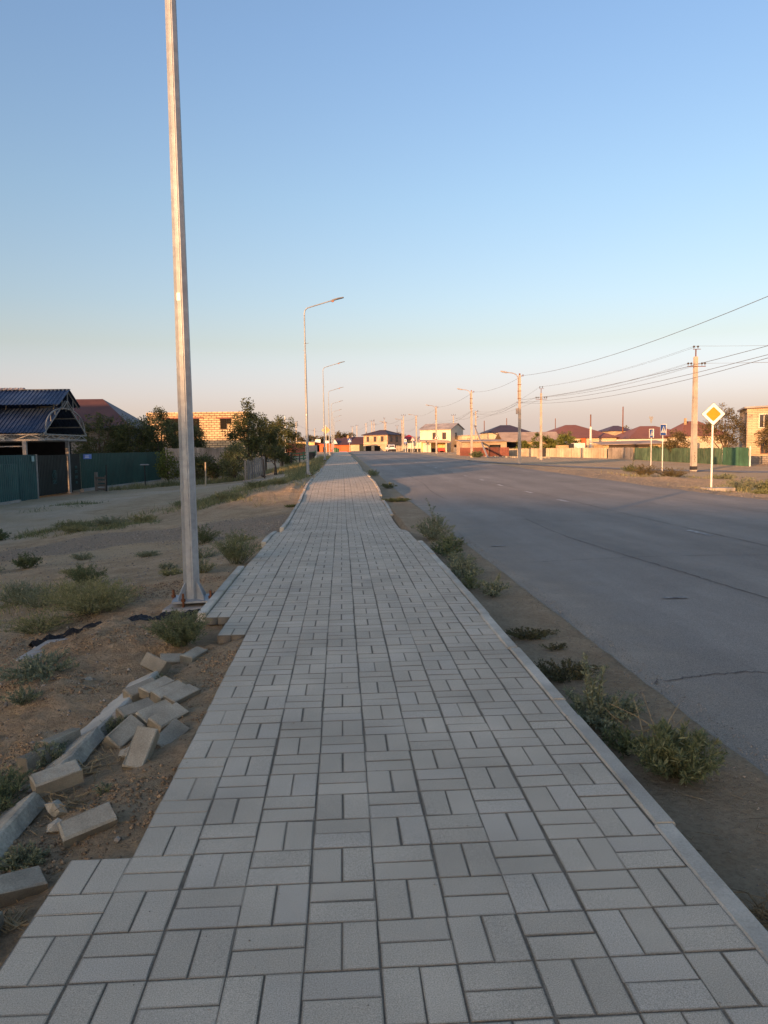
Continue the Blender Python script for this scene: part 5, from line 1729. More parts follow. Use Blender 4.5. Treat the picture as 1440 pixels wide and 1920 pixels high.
board_fence('picket_fence', (-5.25, 42.4), (-4.45, 44.6), lambda x, y: gz(x, y) + .1, 1.05, 'wood_grey', 'short grey stake fence by the bend of the dirt track', .16, .10, posts=2)
tag(MB().bar((-5.35, 41.6, -.52), (-4.2, 42.4, -.44), .16, .26).build('kerb_stone', M['concrete'], loc=(-4.8, 42, -.6)), 'low pale concrete edging in front of the short stake fence', 'edging')
t = thing('wooden_hurdle', (-13.6, 43.9, -.95), 'small weathered wooden hurdle of four boards beside the dark green fence', 'hurdle', world=True)
mb = MB(); mb.box((-13.98, 44.0, -.42), (.16, .12, 1.12)); mb.build('post', M['wood_grey'], t)
mb = MB(); mb.box((-13.35, 43.7, -.5), (.10, .10, .9)); mb.build('post', M['wood_grey'], t)
for k in range(4):
    mb = MB(); mb.bar((-13.98, 43.9, -.82 + k * .21), (-13.3, 43.62, -.82 + k * .21), .03, .13, tone=random.uniform(.8, 1.15)); mb.build('slat', M['wood_grey'], t)
tag(MB().tube([(-13.28, 43.55, -1.0), (-13.25, 43.55, .55)], .035, n=6).build('iron_rod', M['sign_black'], loc=(-13.28, 43.55, -1.0)), 'thin dark iron rod standing right of the wooden hurdle', 'rod')
t = thing('disc_post', (-12.0, 47, -.9), 'dark thin post topped with a flat pale disc before the dark green fence', 'post', world=True)
mb = MB(); mb.tube([(-12, 47, -1.0), (-12, 47, .42)], .035, n=6); mb.build('post', M['sign_black'], t)
mb = MB(); mb.tube([(-12, 47, .41), (-12, 47, .44), (-12, 47, .50)], [.1, .30, .22], n=14); mb.build('disc', M['wood_grey'], t)
tag(MB().tube([(-7.75, 43.6, -.8), (-7.72, 43.6, .62)], .045, n=6).build('stake', M['wood_tan'], loc=(-7.75, 43.6, -.8)), 'pale lone stake in front of the dark bushes right of the nearest lamp', 'stake')
tag(MB().tube([(-4.35, 43.2, -.6), (-4.42, 43.2, .75)], .04, n=6).build('stake', M['trunk'], loc=(-4.35, 43.2, -.6)), 'dark reddish stake right of the short stake fence', 'stake')
tag(MB().tube([(-3.75, 44.6, -.5), (-3.85, 44.6, .28)], .045, n=6).build('stake', M['wood_dark'], loc=(-3.75, 44.6, -.5)), 'short dark stump of a post on the mound left of the second lamp', 'stake')
tag(MB().bar((-4.95, 44.6, -.05), (-4.0, 44.0, -.55), .1, .1).build('brace', M['wood_dark'], loc=(-4.5, 44.3, -.5)), 'dark slanting brace at the right end of the short stake fence', 'brace')
tag(MB().tube([(-5.55, 70, -.6), (-5.68, 70, 3.8)], [.11, .075], n=8).build('wooden_pole', M['wood_pole'], loc=(-5.55, 70, -.6)), 'plain wooden pole rising in front of the trees left of the second lamp', 'pole')
rail_fence('rail_fence', (-8.4, 80), (-5.6, 84), lambda x, y: gz(x, y) - .05, 1.0, 3, 3, 'wood_grey', 'grey three-rail wooden fence left of the green rail fence')
rail_fence('rail_fence', (-5.5, 84.2), (-2.9, 85), lambda x, y: gz(x, y) - .05, .95, 3, 3, 'green_rail', 'green three-rail fence just left of the second lamp')
t = thing('oil_drum', (-2.9, 82.5, .0), 'dark drum with a whitish bag beside the green rail fence', 'drum', world=True)
mb = MB(); mb.tube([(-3.2, 82.5, 0), (-3.2, 82.5, .12), (-3.2, 82.5, .78), (-3.2, 82.5, .86)], [.36, .38, .38, .34], n=12); mb.build('drum', M['rubber'], t)
mb = MB(); mb.tube([(-2.78, 82.3, -.02), (-2.74, 82.3, .3), (-2.72, 82.3, .5)], [.16, .2, .05], n=9); mb.build('bag', M['rag'], t)
for x_, y_, h_, lb in ((-3.95, 60, .95, 'thin dark post on the mound before the green rail fence, left one'), (-3.35, 61, .95, 'thin dark post on the mound before the green rail fence, right one')):
    tag(MB().tube([(x_, y_, gz(x_, y_) - .1), (x_, y_, gz(x_, y_) + h_)], .05, n=6).build('stake', M['wood_dark'], loc=(x_, y_, gz(x_, y_) - .1)), lb, 'stake')
t = sheet_fence('sheet_fence', [(-8.0, 112), (-5.2, 110)], gzf, 2.0, 'brown_sheet', 'dark maroon sheet fence far beyond the green rail fence', npan=1)
t = sheet_fence('sheet_fence', [(-5.2, 109.8), (-3.4, 108)], gzf, 1.7, 'grey_roof', 'grey sheet fence far beyond the green rail fence', npan=1)

# trees of the left side
GT = 'trees behind the left fences'
tree(-17.6, 56.5, 5.2, 2.2, 'rounded dark tree right of the canopy, standing before the brown-red roof', 1, group=GT, base=.15, ncl=150)
tree(-15.6, 57.4, 5.0, 2.0, 'low spreading dark tree hanging over the dark green fence', 2, group=GT, base=.12, ncl=140)
tree(-13.9, 58.6, 4.6, 1.8, 'dark leafy tree at the far end of the green fence', 10, group=GT, base=.12, ncl=120)
tree(-14.4, 62.0, 5.2, 1.9, 'tall dark tree with two thin leaders left of the nearest lamp pole', 3, group=GT, base=.2, ncl=150, spire=.7)
tree(-12.6, 63.0, 4.4, 1.8, 'broad dark tree right of the nearest lamp pole before the block house', 4, group=GT, base=.2, ncl=170)
tree(-11.3, 50, 2.2, .8, 'yellow-green leafy shrub just left of the nearest lamp pole', 5, 'leaf_yellow', group=GT, base=.05, ncl=60, lpc=32, leaf=.13, name='shrub', cat='shrub', crad=.3)
tree(-9.2, 48.2, 1.8, .9, 'dark shrub right of the nearest lamp pole under the grey fence', 6, 'leaf_tree', group=GT, base=.02, ncl=70, leaf=.1, name='shrub', cat='shrub', crad=.35)
tree(-7.9, 47.5, 1.7, 1.1, 'dark low shrub behind the pale lone stake', 7, 'leaf_tree', group=GT, base=.02, ncl=70, leaf=.1, name='shrub', cat='shrub', crad=.35)
tree(-6.5, 46.3, 2.2, 1.0, 'brighter green shrub left of the short stake fence', 8, 'leaf_dark', group=GT, base=.03, ncl=90, leaf=.1, name='shrub', cat='shrub', crad=.35)
tree(-6.3, 52.0, 4.5, 1.35, 'tall grey-green tree with a thin leader above the short stake fence', 9, 'leaf_tree', group=GT, base=.2, ncl=130, spire=1.0)
tree(-5.6, 56.0, 3.8, 1.3, 'tree behind the short stake fence, its top catching warm light', 11, 'leaf_tree', group=GT, base=.2, ncl=110, spire=.4)
tree(-5.0, 64.0, 4.1, 1.6, 'dark rounded tree around the wooden pole', 12, 'leaf_tree', group=GT, base=.12, ncl=130)
tree(-4.0, 45.5, 1.8, .55, 'small sparse tree on a reddish stem right of the short stake fence', 13, 'leaf_tree', group=GT, base=.45, ncl=34, lpc=36, leaf=.1, crad=.28)
tree(-5.1, 72, .9, .8, 'low dark bush on the mound before the green rail fence', 14, 'leaf_tree', group=GT, base=.02, ncl=40, leaf=.12, name='shrub', cat='shrub')

# unseen houses, blocks and trees, added and sized to throw the long evening shadow
t = thing('house', (-24, 10, -1.1), 'unseen house beyond the left picture edge, added to shade road and verge', 'house', world=True)  # added house, its height set by the shadow it throws
walls(t, -29, -18.5, 3, 19, -1.2, 3.8, 'plaster_cream')
hip_roof(t, -29, -18.5, 3, 19, 3.8, 3.6, 'brown_roof', ridge=(-24.5, -22.8))
t = thing('house', (-39, 28, -1.1), 'tall unseen hip-roofed house far beyond the left picture edge, added for its shadow', 'house', world=True)  # added to keep the brown-red roof and left trees in shade
walls(t, -54, -33, 21, 41, -1.2, 7.6, 'plaster_cream')
hip_roof(t, -54, -33, 21, 41, 7.6, 2.6, 'brown_roof', ridge=(-47, -39))
GO = 'unseen blocks added behind the viewer to cast shade'  # block row added so that its roofline shades the foreground
for k in range(6):
    c_ = -62 + k * 14.2
    x_, y_ = .8 * c_ - 50, -.6 * c_ - 66
    h_ = (13.4, 12.9, 13.4, 13.0, 13.3, 13.6)[k]
    t = thing('shade_block', (x_, y_, -1.2), ('first', 'second', 'third', 'fourth', 'fifth', 'last')[k] + ' block from the left in the unseen row added to shade the foreground', 'building', GO, rz=-.6435)
    mb = MB(); mb.span((-7.4, -6, 0), (7.4, 6, h_ + .9)); mb.build('wall', M['brick_tan'], t)
    mb = MB(); mb.span((-7.6, -6.3, h_ + .9), (7.6, 6.3, h_ + 1.2)); mb.build('roof', M['grey_roof'], t)
for k, (c_, h_) in enumerate(((-21.5, 7.6), (-26.0, 9.6), (-34.5, 11.5), (-39.5, 11.2))):  # trees added to keep the far road and canopy in shade
    tree(.8 * c_, -.6 * c_, h_, 2.4, ('first', 'second', 'third', 'fourth')[k] + ' unseen tree beyond the left picture edge, added to shade the road', 140 + k, 'leaf_tree', group='unseen shade trees added beyond the left picture edge', base=.08, ncl=170, lpc=44, leaf=.24, crad=.7, ragged=.3)
tree(-21, 20.8, 16.5, 2.5, 'tall unseen poplar left of the picture edge, added to shade a lamp post', 120, 'leaf_tree', base=.1, ncl=300, lpc=46, leaf=.22, crad=.7)  # poplar added so its shadow climbs the nearest concrete lamp post

# ------------------------------------------------------------------ right side: poles and wires
def concrete_lamp(x, y, label, z=None, h=8.35, arm_rz=0.0, box=False):
    z = gz(x, y) if z is None else z
    t = thing('concrete_lamp_post', (x, y, z), label, 'lamp post', 'concrete lamp posts along the far side of the road')
    mb = MB()
    V = []
    for zz, wd in ((-.4, .14), (0, .14), (h, .095)):
        V += [(-wd, -wd, zz), (wd, -wd, zz), (wd, wd, zz), (-wd, wd, zz)]
    mb.add(V, [(4 * k + i, 4 * k + (i + 1) % 4, 4 * k + 4 + (i + 1) % 4, 4 * k + 4 + i) for k in (0, 1) for i in range(4)] + [(8, 9, 10, 11)])
    mb.build('pole', M['pole_concrete'], t)
    mb = MB()
    pts = [(-.17, -.02, h - 2.3), (-.15, -.02, h - .5), (-.20, -.02, h - .15), (-.38, -.02, h + .08), (-.7, -.02, h + .2), (-1.2, -.02, h + .26)]
    mb.tube(pts, .045, n=6)
    mb.build('lamp_arm', M['grey_roof'], t)
    mb = MB()
    mb.tube([(-1.15, -.02, h + .255), (-1.3, -.02, h + .27), (-1.75, -.02, h + .36), (-1.86, -.02, h + .40)], [.05, .085, .08, .03], n=7)
    mb.build('lamp_head', M['grey_roof'], t)
    for zz in (h - 2.2, h - 1.5, h - .9):
        mb = MB(); mb.box((-.03, 0, zz), (.32, .26, .05)); mb.build('clamp', M['rust'], t)
    mb = MB()
    mb.bar((0, 0, h), (0, 0, h + .16), .12)
    mb.bar((.05, 0, h - .06), (.32, 0, h - .08), .04)
    mb.tube([(.32, 0, h - .12), (.32, 0, h + .06)], .045, n=6)
    mb.build('wire_bracket', M['rust'], t)
    if box:
        mb = MB(); mb.box((-.24, -.05, h - 3.4), (.22, .2, .55)); mb.build('meter_box', M['grey_roof'], t)
        mb = MB(); mb.bar((-.3, 0, h - 2.55), (.3, 0, h - 2.55), .05); mb.build('cable_clamp', M['rust'], t)
    return t
RL = [(17.05, 72, -.40, 'nearest concrete lamp post across the road, grey in shade up to its curved arm', True),
      (16.9, 98, -.05, 'second concrete lamp post across the road, lit orange, beside a braced pole', False),
      (16.95, 135, -.08, 'third concrete lamp post across the road, before the bus shelter', False),
      (17.15, 173, -.1, 'fourth concrete lamp post across the road, left of the bus shelter', False),
      (16.3, 203, 0, 'fifth concrete lamp post across the road, near the parked car', False),
      (13.2, 224, .1, 'farthest concrete lamp post with arm, in front of the brick house with brown roof', False),
      (17.4, 23.5, None, 'concrete lamp post just beyond the right picture edge', False)]
lamps_r = [concrete_lamp(x, y, lb, z, box=bx) for x, y, z, lb, bx in RL]

def utility_pole(x, y, label, z=None, h=8.4, arm='cross', n=3, w_=.11, mat='pole_concrete', rz=0.0, foot=False):
    z = gz(x, y) if z is None else z
    t = thing('utility_pole', (x, y, z), label, 'utility pole', 'utility poles', rz=rz)
    mb = MB()
    V = []
    for zz, wd in ((-.4, w_ * 1.5), (0, w_ * 1.5), (h, w_)):
        V += [(-wd, -wd, zz), (wd, -wd, zz), (wd, wd, zz), (-wd, wd, zz)]
    mb.add(V, [(4 * k + i, 4 * k + (i + 1) % 4, 4 * k + 4 + (i + 1) % 4, 4 * k + 4 + i) for k in (0, 1) for i in range(4)] + [(8, 9, 10, 11)])
    mb.build('pole', M[mat], t)
    pins = []
    if arm:
        mb = MB()
        if arm == 'cross':
            mb.bar((-.72, -w_ - .03, h - .75), (.72, -w_ - .03, h - .75), .05)
            mb.bar((-.3, -w_ - .03, h + .55), (.3, -w_ - .03, h + .55), .04)
            mb.bar((0, 0, h), (0, 0, h + .56), .07)
            pins = [(-.66, h - .72), (-.42, h - .72), (.42, h - .72), (.66, h - .72), (-.16, h + .57), (.16, h + .57)]
        elif arm == 'tee':
            mb.bar((-.55, 0, h + .1), (.55, 0, h + .1), .05)
            pins = [(-.5, h + .12), (0, h + .2), (.5, h + .12)]
        elif arm == 'flag':
            for k, s in enumerate((1, -1, 1)):
                mb.bar((0, 0, h - .1 - k * .55), (s * .45, 0, h - .1 - k * .55), .05)
                pins.append((s * .42, h - .08 - k * .55))
        mb.build('cross_arm', M['rust'], t)
        base = None
        for px, pz in pins:
            if base is None:
                mb = MB()
                mb.tube([(0, 0, 0), (0, 0, .12), (0, 0, .15), (0, 0, .22), (0, 0, .27)], [.018, .018, .075, .085, .04], n=8)
                o = mb.build('insulator', M['porcelain'], t)
                base = o
            else:
                o = base.copy()
                COL.objects.link(o)
                o.parent = t
            o.location = (px, -w_ - .03 if arm == 'cross' and pz < h else 0, pz)
    if foot:
        mb = MB(); mb.box((0, 0, .12), (w_ * 3 + .03, w_ * 3 + .03, .28)); mb.build('painted_foot', M['sign_black'], t)
    return t
u1 = utility_pole(27.29, 57.5, 'tall lit utility pole with two tiers of insulators, behind the priority sign', z=-.75, h=8.65, foot=True, w_=.13)
mb = MB()
for k, (dx, zz) in enumerate(((-.02, 1.05), (.03, .92), (-.03, .8), (.02, .66), (0, 1.3))):
    mb.box((dx, -.196, zz), (.045, .004, .10), M=Matrix.Rotation(.5 * (k % 3 - 1), 4, 'Y'))
mb.build('painted_number', M['sign_black'], u1)
u2 = utility_pole(25.1, 94.5, 'slim utility pole with six insulators right of the nearest concrete lamp post', z=-.95, h=8.7, foot=True, w_=.10)
FP = [(26.0, 146, 'lit utility pole with three staggered insulators behind the second concrete lamp post', 8.0, 'flag'),
      (27.6, 186, 'utility pole in front of the gable of the white two-storey house', 8.6, 'tee'),
      (15.3, 186, 'utility pole with tee arm beside the fourth concrete lamp post', 8.6, 'tee'),
      (13.2, 232, 'utility pole in front of the large brick house, right one', 9.2, 'cross'),
      (10.6, 244, 'utility pole in front of the large brick house, middle one', 9.0, 'cross'),
      (9.6, 238, 'utility pole in front of the large brick house, second from its left corner', 9.0, 'tee'),
      (8.2, 250, 'utility pole at the left corner of the large brick house', 9.0, 'flag'),
      (5.6, 270, 'far utility pole at the end of the road, right one of two', 8.6, 'tee'),
      (4.2, 285, 'far utility pole at the end of the road, left one of two', 8.6, 'tee'),
      (18.8, 255, 'thin far pole before the right wing of the large brick house', 8.0, 'tee'),
      (-13.0, 222, 'far utility pole left of the second lamp with a slanting brace', 8.6, 'flag'),
      (-9.1, 262, 'far utility pole between the second and third lamps', 7.6, 'flag'),
      (-6.3, 280, 'far utility pole just left of the third lamp', 7.8, 'cross')]
for x, y, lb, h, arm in FP:
    utility_pole(x, y, lb, z=gz(x, y) + .0, h=h, arm=arm, w_=.10)
utility_pole(-8.6, 118, 'slim white pole with a small head rising behind the trees on the left', z=.0, h=6.2, arm=None, w_=.05, mat='sign_post')
utility_pole(40.6, 122, 'white pole with a dark red top before the large brown hip roof', z=-.9, h=5.0, arm=None, w_=.11, mat='sign_post')
t = MB().tube([(40.6, 122, 4.0), (40.6, 122, 6.1)], .10, n=6).build('pole_extension', M['rust'], loc=(40.6, 122, 4.0))
tag(t, 'dark red timber top lashed to the white pole before the large hip roof', 'pole')
for x_, y_, h_, lb in ((48.2, 128, 7.6, 'reddish wooden pole behind the farther blue pedestrian sign'), (36, 190, 7.5, 'far rusty pole above the pinkish shed roof, left one'), (45, 205, 8.6, 'far rusty pole above the pinkish shed roof, right one'), (57, 200, 8.2, 'far rusty pole over the right slope of the large hip roof')):
    tag(MB().tube([(x_, y_, -1), (x_, y_, h_)], [.14, .09], n=6).build('wooden_pole', M['rust'], loc=(x_, y_, -1)), lb, 'pole')
# slanting braces
tag(MB().bar((19.6, 101, -.3), (25.7, 146, 5.2), .2, .2).build('pole_brace', M['pole_concrete'], loc=(19.6, 101, -.3)), 'long slanting concrete brace leaning on the lit pole behind the second concrete lamp post', 'brace')
tag(MB().bar((5.2, 230, .2), (8.4, 250, 6.2), .26, .26).build('pole_brace', M['pole_concrete'], loc=(5.2, 230, .2)), 'long slanting brace against the pole at the left corner of the large brick house', 'brace')
tag(MB().bar((-14.6, 222, .2), (-12.9, 222, 5.0), .2, .2).build('pole_brace', M['wood_dark'], loc=(-14.6, 222, .2)), 'dark slanting brace against the far pole left of the second lamp', 'brace')

def wire(a, b, sag, label, r_=.014, name='overhead_wire', n=14):
    a, b = Vector(a), Vector(b)
    pts = [a.lerp(b, i / n) - Vector((0, 0, sag * 4 * (i / n) * (1 - i / n))) for i in range(n + 1)]
    return tag(MB().tube(pts, r_, n=4).build(name, M['wire'], loc=tuple(a)), label, 'wire', 'overhead wires')
P_ = [(x, y, gz(x, y) if z is None else z) for x, y, z, _, _ in RL]
def lamp_top(i, dz=0.0, dx=.3):
    return (P_[i][0] + dx, P_[i][1], P_[i][2] + 8.3 + dz)
wire(lamp_top(6), lamp_top(0), .75, 'highest wire running from the nearest concrete lamp post up out of the picture at right', .014)
for k, (dz, dx, sg) in enumerate(((-2.5, .25, .55), (-2.55, 0, .85), (-2.3, -.1, .4))):
    wire(lamp_top(6, dz, dx), lamp_top(0, dz, dx), sg, ('upper', 'lower', 'slack')[k] + ' wire of the bundle from the nearest concrete lamp post to the right edge', .012)
for i, nm in ((0, 'first and second'), (1, 'second and third'), (2, 'third and fourth'), (3, 'fourth and fifth')):
    wire(lamp_top(i), lamp_top(i + 1), .45, 'top wire between the ' + nm + ' concrete lamp posts', .012)
    wire(lamp_top(i, -2.5, 0), lamp_top(i + 1, -2.5, 0), .8, 'lower slack cable between the ' + nm + ' concrete lamp posts', .013)
    wire(lamp_top(i, -2.35, .1), lamp_top(i + 1, -2.35, .1), .6, 'upper cable of the lower pair between the ' + nm + ' concrete lamp posts', .009)
for k, (px, pz) in enumerate(((-.66, 8.15), (-.42, 8.15), (.42, 8.15), (.66, 8.15), (-.16, 9.45), (.16, 9.45))):
    nm = ('outer left', 'inner left', 'inner right', 'outer right', 'top left', 'top right')[k]
    wire((25.1 + px, 94.4, -.95 + pz + .05), (27.29 + px, 57.4, -.75 + pz), .45, nm + ' wire between the slim pole and the tall lit utility pole', .008)
    if k in (0, 2, 4, 5):
        wire((27.29 + px, 57.4, -.75 + pz), (46 + px, 48, 7.5 + (pz - 8.1) * .8), .35, nm + ' wire from the tall lit utility pole out at the right edge', .008)
    if k in (0, 2, 4):
        wire((25.1 + px, 94.4, -.95 + pz + .05), (26.0 + px * .6, 146, -.4 + 7.8 - .3 * k), .6, nm + ' wire between the slim pole and the pole with staggered insulators', .010)
for k, (a, b, lb) in enumerate((((15.3, 186, 8.5), (13.2, 232, 8.6), 'far wire left of the fourth concrete lamp post'), ((13.2, 232, 9.0), (8.2, 250, 8.8), 'far wire before the large brick house'), ((8.2, 250, 8.2), (4.2, 285, 8.2), 'far wire at the end of the road'), ((-13, 222, 8.2), (-6.3, 280, 7.4), 'far wire above the yellow and orange buildings'), ((-6.3, 280, 7.4), (4.2, 285, 7.6), 'far wire crossing behind the lamps'), ((26.0, 146, 7.4), (27.6, 186, 8.4), 'far wire before the white two-storey house'))):
    wire(a, b, .8, lb, .02)

# ------------------------------------------------------------------ road signs
def diamond(mb, c, s, th, y0, rnd=0.0):
    k = 6
    pts = []
    hd = s / math.sqrt(2)
    if rnd:
        r_ = rnd
        for cx, cz, a0 in ((0, hd - r_ * math.sqrt(2), 45), (-(hd - r_ * math.sqrt(2)), 0, 135), (0, -(hd - r_ * math.sqrt(2)), 225), (hd - r_ * math.sqrt(2), 0, 315)):
            for i in range(k + 1):
                a = R(a0 + 90 * i / k)
                pts.append((cx + r_ * math.cos(a), cz + r_ * math.sin(a)))
    else:
        pts = [(0, hd), (-hd, 0), (0, -hd), (hd, 0)]
    n = len(pts)
    V = [(c[0] + u, y0, c[2] + v) for u, v in pts] + [(c[0] + u, y0 + th, c[2] + v) for u, v in pts]
    mb.add(V, [tuple(range(n)), tuple(range(2 * n - 1, n - 1, -1))] + [(i, n + i, n + (i + 1) % n, (i + 1) % n) for i in range(n)])
    return mb
SX, SY = 15.1, 30.2
t = thing('priority_sign', (SX, SY, gz(SX, SY)), 'yellow and white diamond priority road sign on a white post at the right roadside', 'road sign', rz=-.18)
zt = 2.47 - gz(SX, SY)
mb = MB(); mb.tube([(0, 0, -.3), (0, 0, zt + .3)], .038, n=10); mb.build('post', M['sign_post'], t)
zc = zt + .02
pl = diamond(MB(), (0, 0, zc), .665, .012, -.060, .03).build('sign_panel', M['sign_black'], t)
diamond(MB(), (0, 0, zc), .645, .004, -.0655, .028).build('white_border', M['sign_white'], pl)
diamond(MB(), (0, 0, zc), .425, .003, -.0700, .05).build('black_line', M['sign_black'], pl)
diamond(MB(), (0, 0, zc), .405, .003, -.0745, .048).build('yellow_field', M['sign_yellow'], pl)
tag(MB().box((0, 0, 0), (1.1, .7, .14)).build('sign_footing', M['concrete'], loc=(0, 0, 0)), 'low concrete footing block under the priority sign', 'footing').location = (SX + .15, SY - .25, gz(SX, SY) + .04)
def ped_sign(x, y, z, zc, s, label, rz, back_plate=False, hh=None):
    t = thing('pedestrian_sign', (x, y, z), label, 'road sign', 'pedestrian crossing signs', rz=rz)
    mb = MB(); mb.tube([(0, 0, -.2), (0, 0, zc + s * .55)], .035, n=8); mb.build('post', M['sign_post'], t)
    hh = hh or s
    mb = MB(); mb.box((0, -.05, zc), (s, .015, hh)); pl = mb.build('sign_panel', M['sign_back'], t)
    mb = MB(); mb.box((0, -.060, zc), (s * .96, .004, hh * .97)); mb.build('blue_field', M['sign_blue'], pl)
    mb = MB()
    a = s * .43
    zz = -a * .72
    mb.add([(-a, -.066, zc + zz), (a, -.066, zc + zz), (0, -.066, zc + zz + a * 1.72)], [(0, 1, 2)])
    mb.build('white_triangle', M['sign_white'], pl)
    mb = MB()   # walking figure
    yy = -.070
    f = s * .5
    def poly(pts):
        mb.add([(u * f, yy, zc + v * f) for u, v in pts], [tuple(range(len(pts)))])
    poly([(.06 * math.cos(k * math.pi / 4) , .50 + .07 * math.sin(k * math.pi / 4)) for k in range(8)])
    poly([(-.07, .40), (-.09, .0), (.06, .0), (.09, .40)])
    poly([(-.09, .02), (-.34, -.52), (-.22, -.52), (.0, .02)])
    poly([(-.02, .02), (.18, -.30), (.20, -.54), (.30, -.54), (.26, -.24), (.07, .02)])
    poly([(.07, .38), (.26, .10), (.20, .04), (.05, .26)])
    poly([(-.07, .38), (-.24, .08), (-.18, .04), (-.05, .26)])
    for k in range(3):
        u = -.55 + k * .42
        poly([(u, -.56), (u + .06, -.60), (u + .30, -.60), (u + .26, -.56)])
    mb.build('walking_figure', M['sign_black'], pl)
    return t
ped_sign(27.65, 66.5, gz(27.65, 66.5), 2.2 - gz(27.65, 66.5), .72, 'farther blue pedestrian crossing sign on a thin post, before the brown roofs', .60)
t = bpy.context.scene.objects.get('pedestrian_sign')
mb = MB(); mb.box((.10, .05, 2.22 - gz(27.65, 66.5)), (.40, .012, .78), rz=-1.0); mb.build('second_panel', M['sign_back'], t)
mb = MB(); mb.add([(-.32, .03, 4.55), (.32, .03, 4.55), (0, .03, 3.9)], [(0, 1, 2)]); mb.add([(-.32, .05, 4.55), (.32, .05, 4.55), (0, .05, 3.9)], [(2, 1, 0)]); mb.build('give_way_back', M['sign_back'], t)
t2 = ped_sign(25.2, 58.4, gz(25.2, 58.4), 2.36 - gz(25.2, 58.4), .74, 'nearer blue pedestrian crossing sign just left of the tall lit utility pole', .50, hh=.84)
mb = MB(); mb.box((.22, .09, 2.40 - gz(25.2, 58.4)), (.40, .012, .82), rz=-1.1); mb.build('second_panel', M['sign_back'], t2)
ped_sign(1.95, 178, .2, 2.65, .85, 'small far blue pedestrian sign at the end of the footway', 0)
DX, DY = -1.75, 88.5
t = thing('priority_sign', (DX, DY, gz(DX, DY)), 'pale back of a diamond road sign between the lamps on the left verge', 'road sign', rz=.1)
mb = MB(); mb.tube([(0, 0, -.2), (0, 0, 3.75)], .04, n=8); mb.build('post', M['sign_post'], t)
diamond(MB(), (0, 0, 3.15), .70, .012, .045, .03).build('sign_panel', M['sign_yellow'], t)
diamond(MB(), (0, 0, 3.15), .70, .006, .037, .03).build('sign_back', M['plaster_yellow'], t)
t = thing('bus_stop_sign', (13.5, 160, 0.0), 'blue and white bus stop sign on a post before the picket fence', 'road sign')
mb = MB(); mb.tube([(0, 0, -.2), (0, 0, 3.0)], .05, n=8); mb.build('post', M['sign_post'], t)
mb = MB(); mb.box((0, -.06, 2.45), (.62, .02, .95)); pl = mb.build('sign_panel', M['sign_blue'], t)
mb = MB(); mb.box((0, -.075, 2.52), (.5, .008, .6)); mb.build('white_field', M['sign_white'], pl)
mb = MB(); mb.box((0, -.084, 2.5), (.34, .006, .22)); mb.build('bus_symbol', M['sign_black'], pl)
def warn(x, y, zc, label, pole=True):
    t = thing('warning_sign', (x, y, gz(x, y)), label, 'road sign', 'triangular warning signs')
    g0 = gz(x, y)
    if pole:
        mb = MB(); mb.tube([(0, 0, -.2), (0, 0, zc + .4)], .05, n=8); mb.build('post', M['sign_post'], t)
    mb = MB(); mb.add([(-.5, -.16, zc - .4), (.5, -.16, zc - .4), (0, -.16, zc + .46), (-.5, -.145, zc - .4), (.5, -.145, zc - .4), (0, -.145, zc + .46)], [(0, 1, 2), (5, 4, 3), (0, 3, 4, 1), (1, 4, 5, 2), (2, 5, 3, 0)])
    pl = mb.build('sign_panel', M['red_paint'], t)
    mb = MB(); mb.add([(-.36, -.165, zc - .32), (.36, -.165, zc - .32), (0, -.165, zc + .31)], [(0, 1, 2)]); mb.build('white_field', M['sign_white'], pl)
    mb = MB(); mb.box((0, -.172, zc - .1), (.16, .005, .32)); mb.build('symbol', M['sign_black'], pl)
warn(16.93, 134.6, 2.95, 'triangular warning sign fixed on the third concrete lamp post', False)
warn(14.6, 155, 2.75, 'triangular warning sign on its own post left of the bus shelter')

# ------------------------------------------------------------------ right side: fences
t = sheet_fence('sheet_fence', [(17.7, 112.6), (21.9, 112.2)], lambda x, y: gz(x, y) - .05, 1.02, 'brown_sheet', 'reddish-brown sheet fence left of the dark gate, behind the second concrete lamp post', npan=2, pitch=.25)
t = thing('yard_gate', (21.9, 112, -.5), 'dark brown yard gate between the reddish sheet fences', 'gate', world=True)
mb = MB(); mb.ribbed((21.95, 112.1, -.62), (23.4, 112.0, -.62), (0, 0, 1.68), .25, .03, (0, -1, 0), tone=.55); mb.build('gate_leaf', M['brown_sheet'], t)
mb = MB(); mb.bar((21.95, 112.05, 1.08), (23.4, 111.95, 1.08), .08); mb.bar((21.93, 112.05, -.7), (21.93, 112.05, 1.1), .08); mb.bar((23.42, 111.95, -.7), (23.42, 111.95, 1.1), .08); mb.build('gate_frame', M['sign_black'], t)
t = sheet_fence('sheet_fence', [(23.45, 112.0), (24.9, 111.8)], lambda x, y: gz(x, y) - .05, 1.0, 'brown_sheet', 'short reddish-brown sheet fence right of the dark gate', npan=1, pitch=.25)
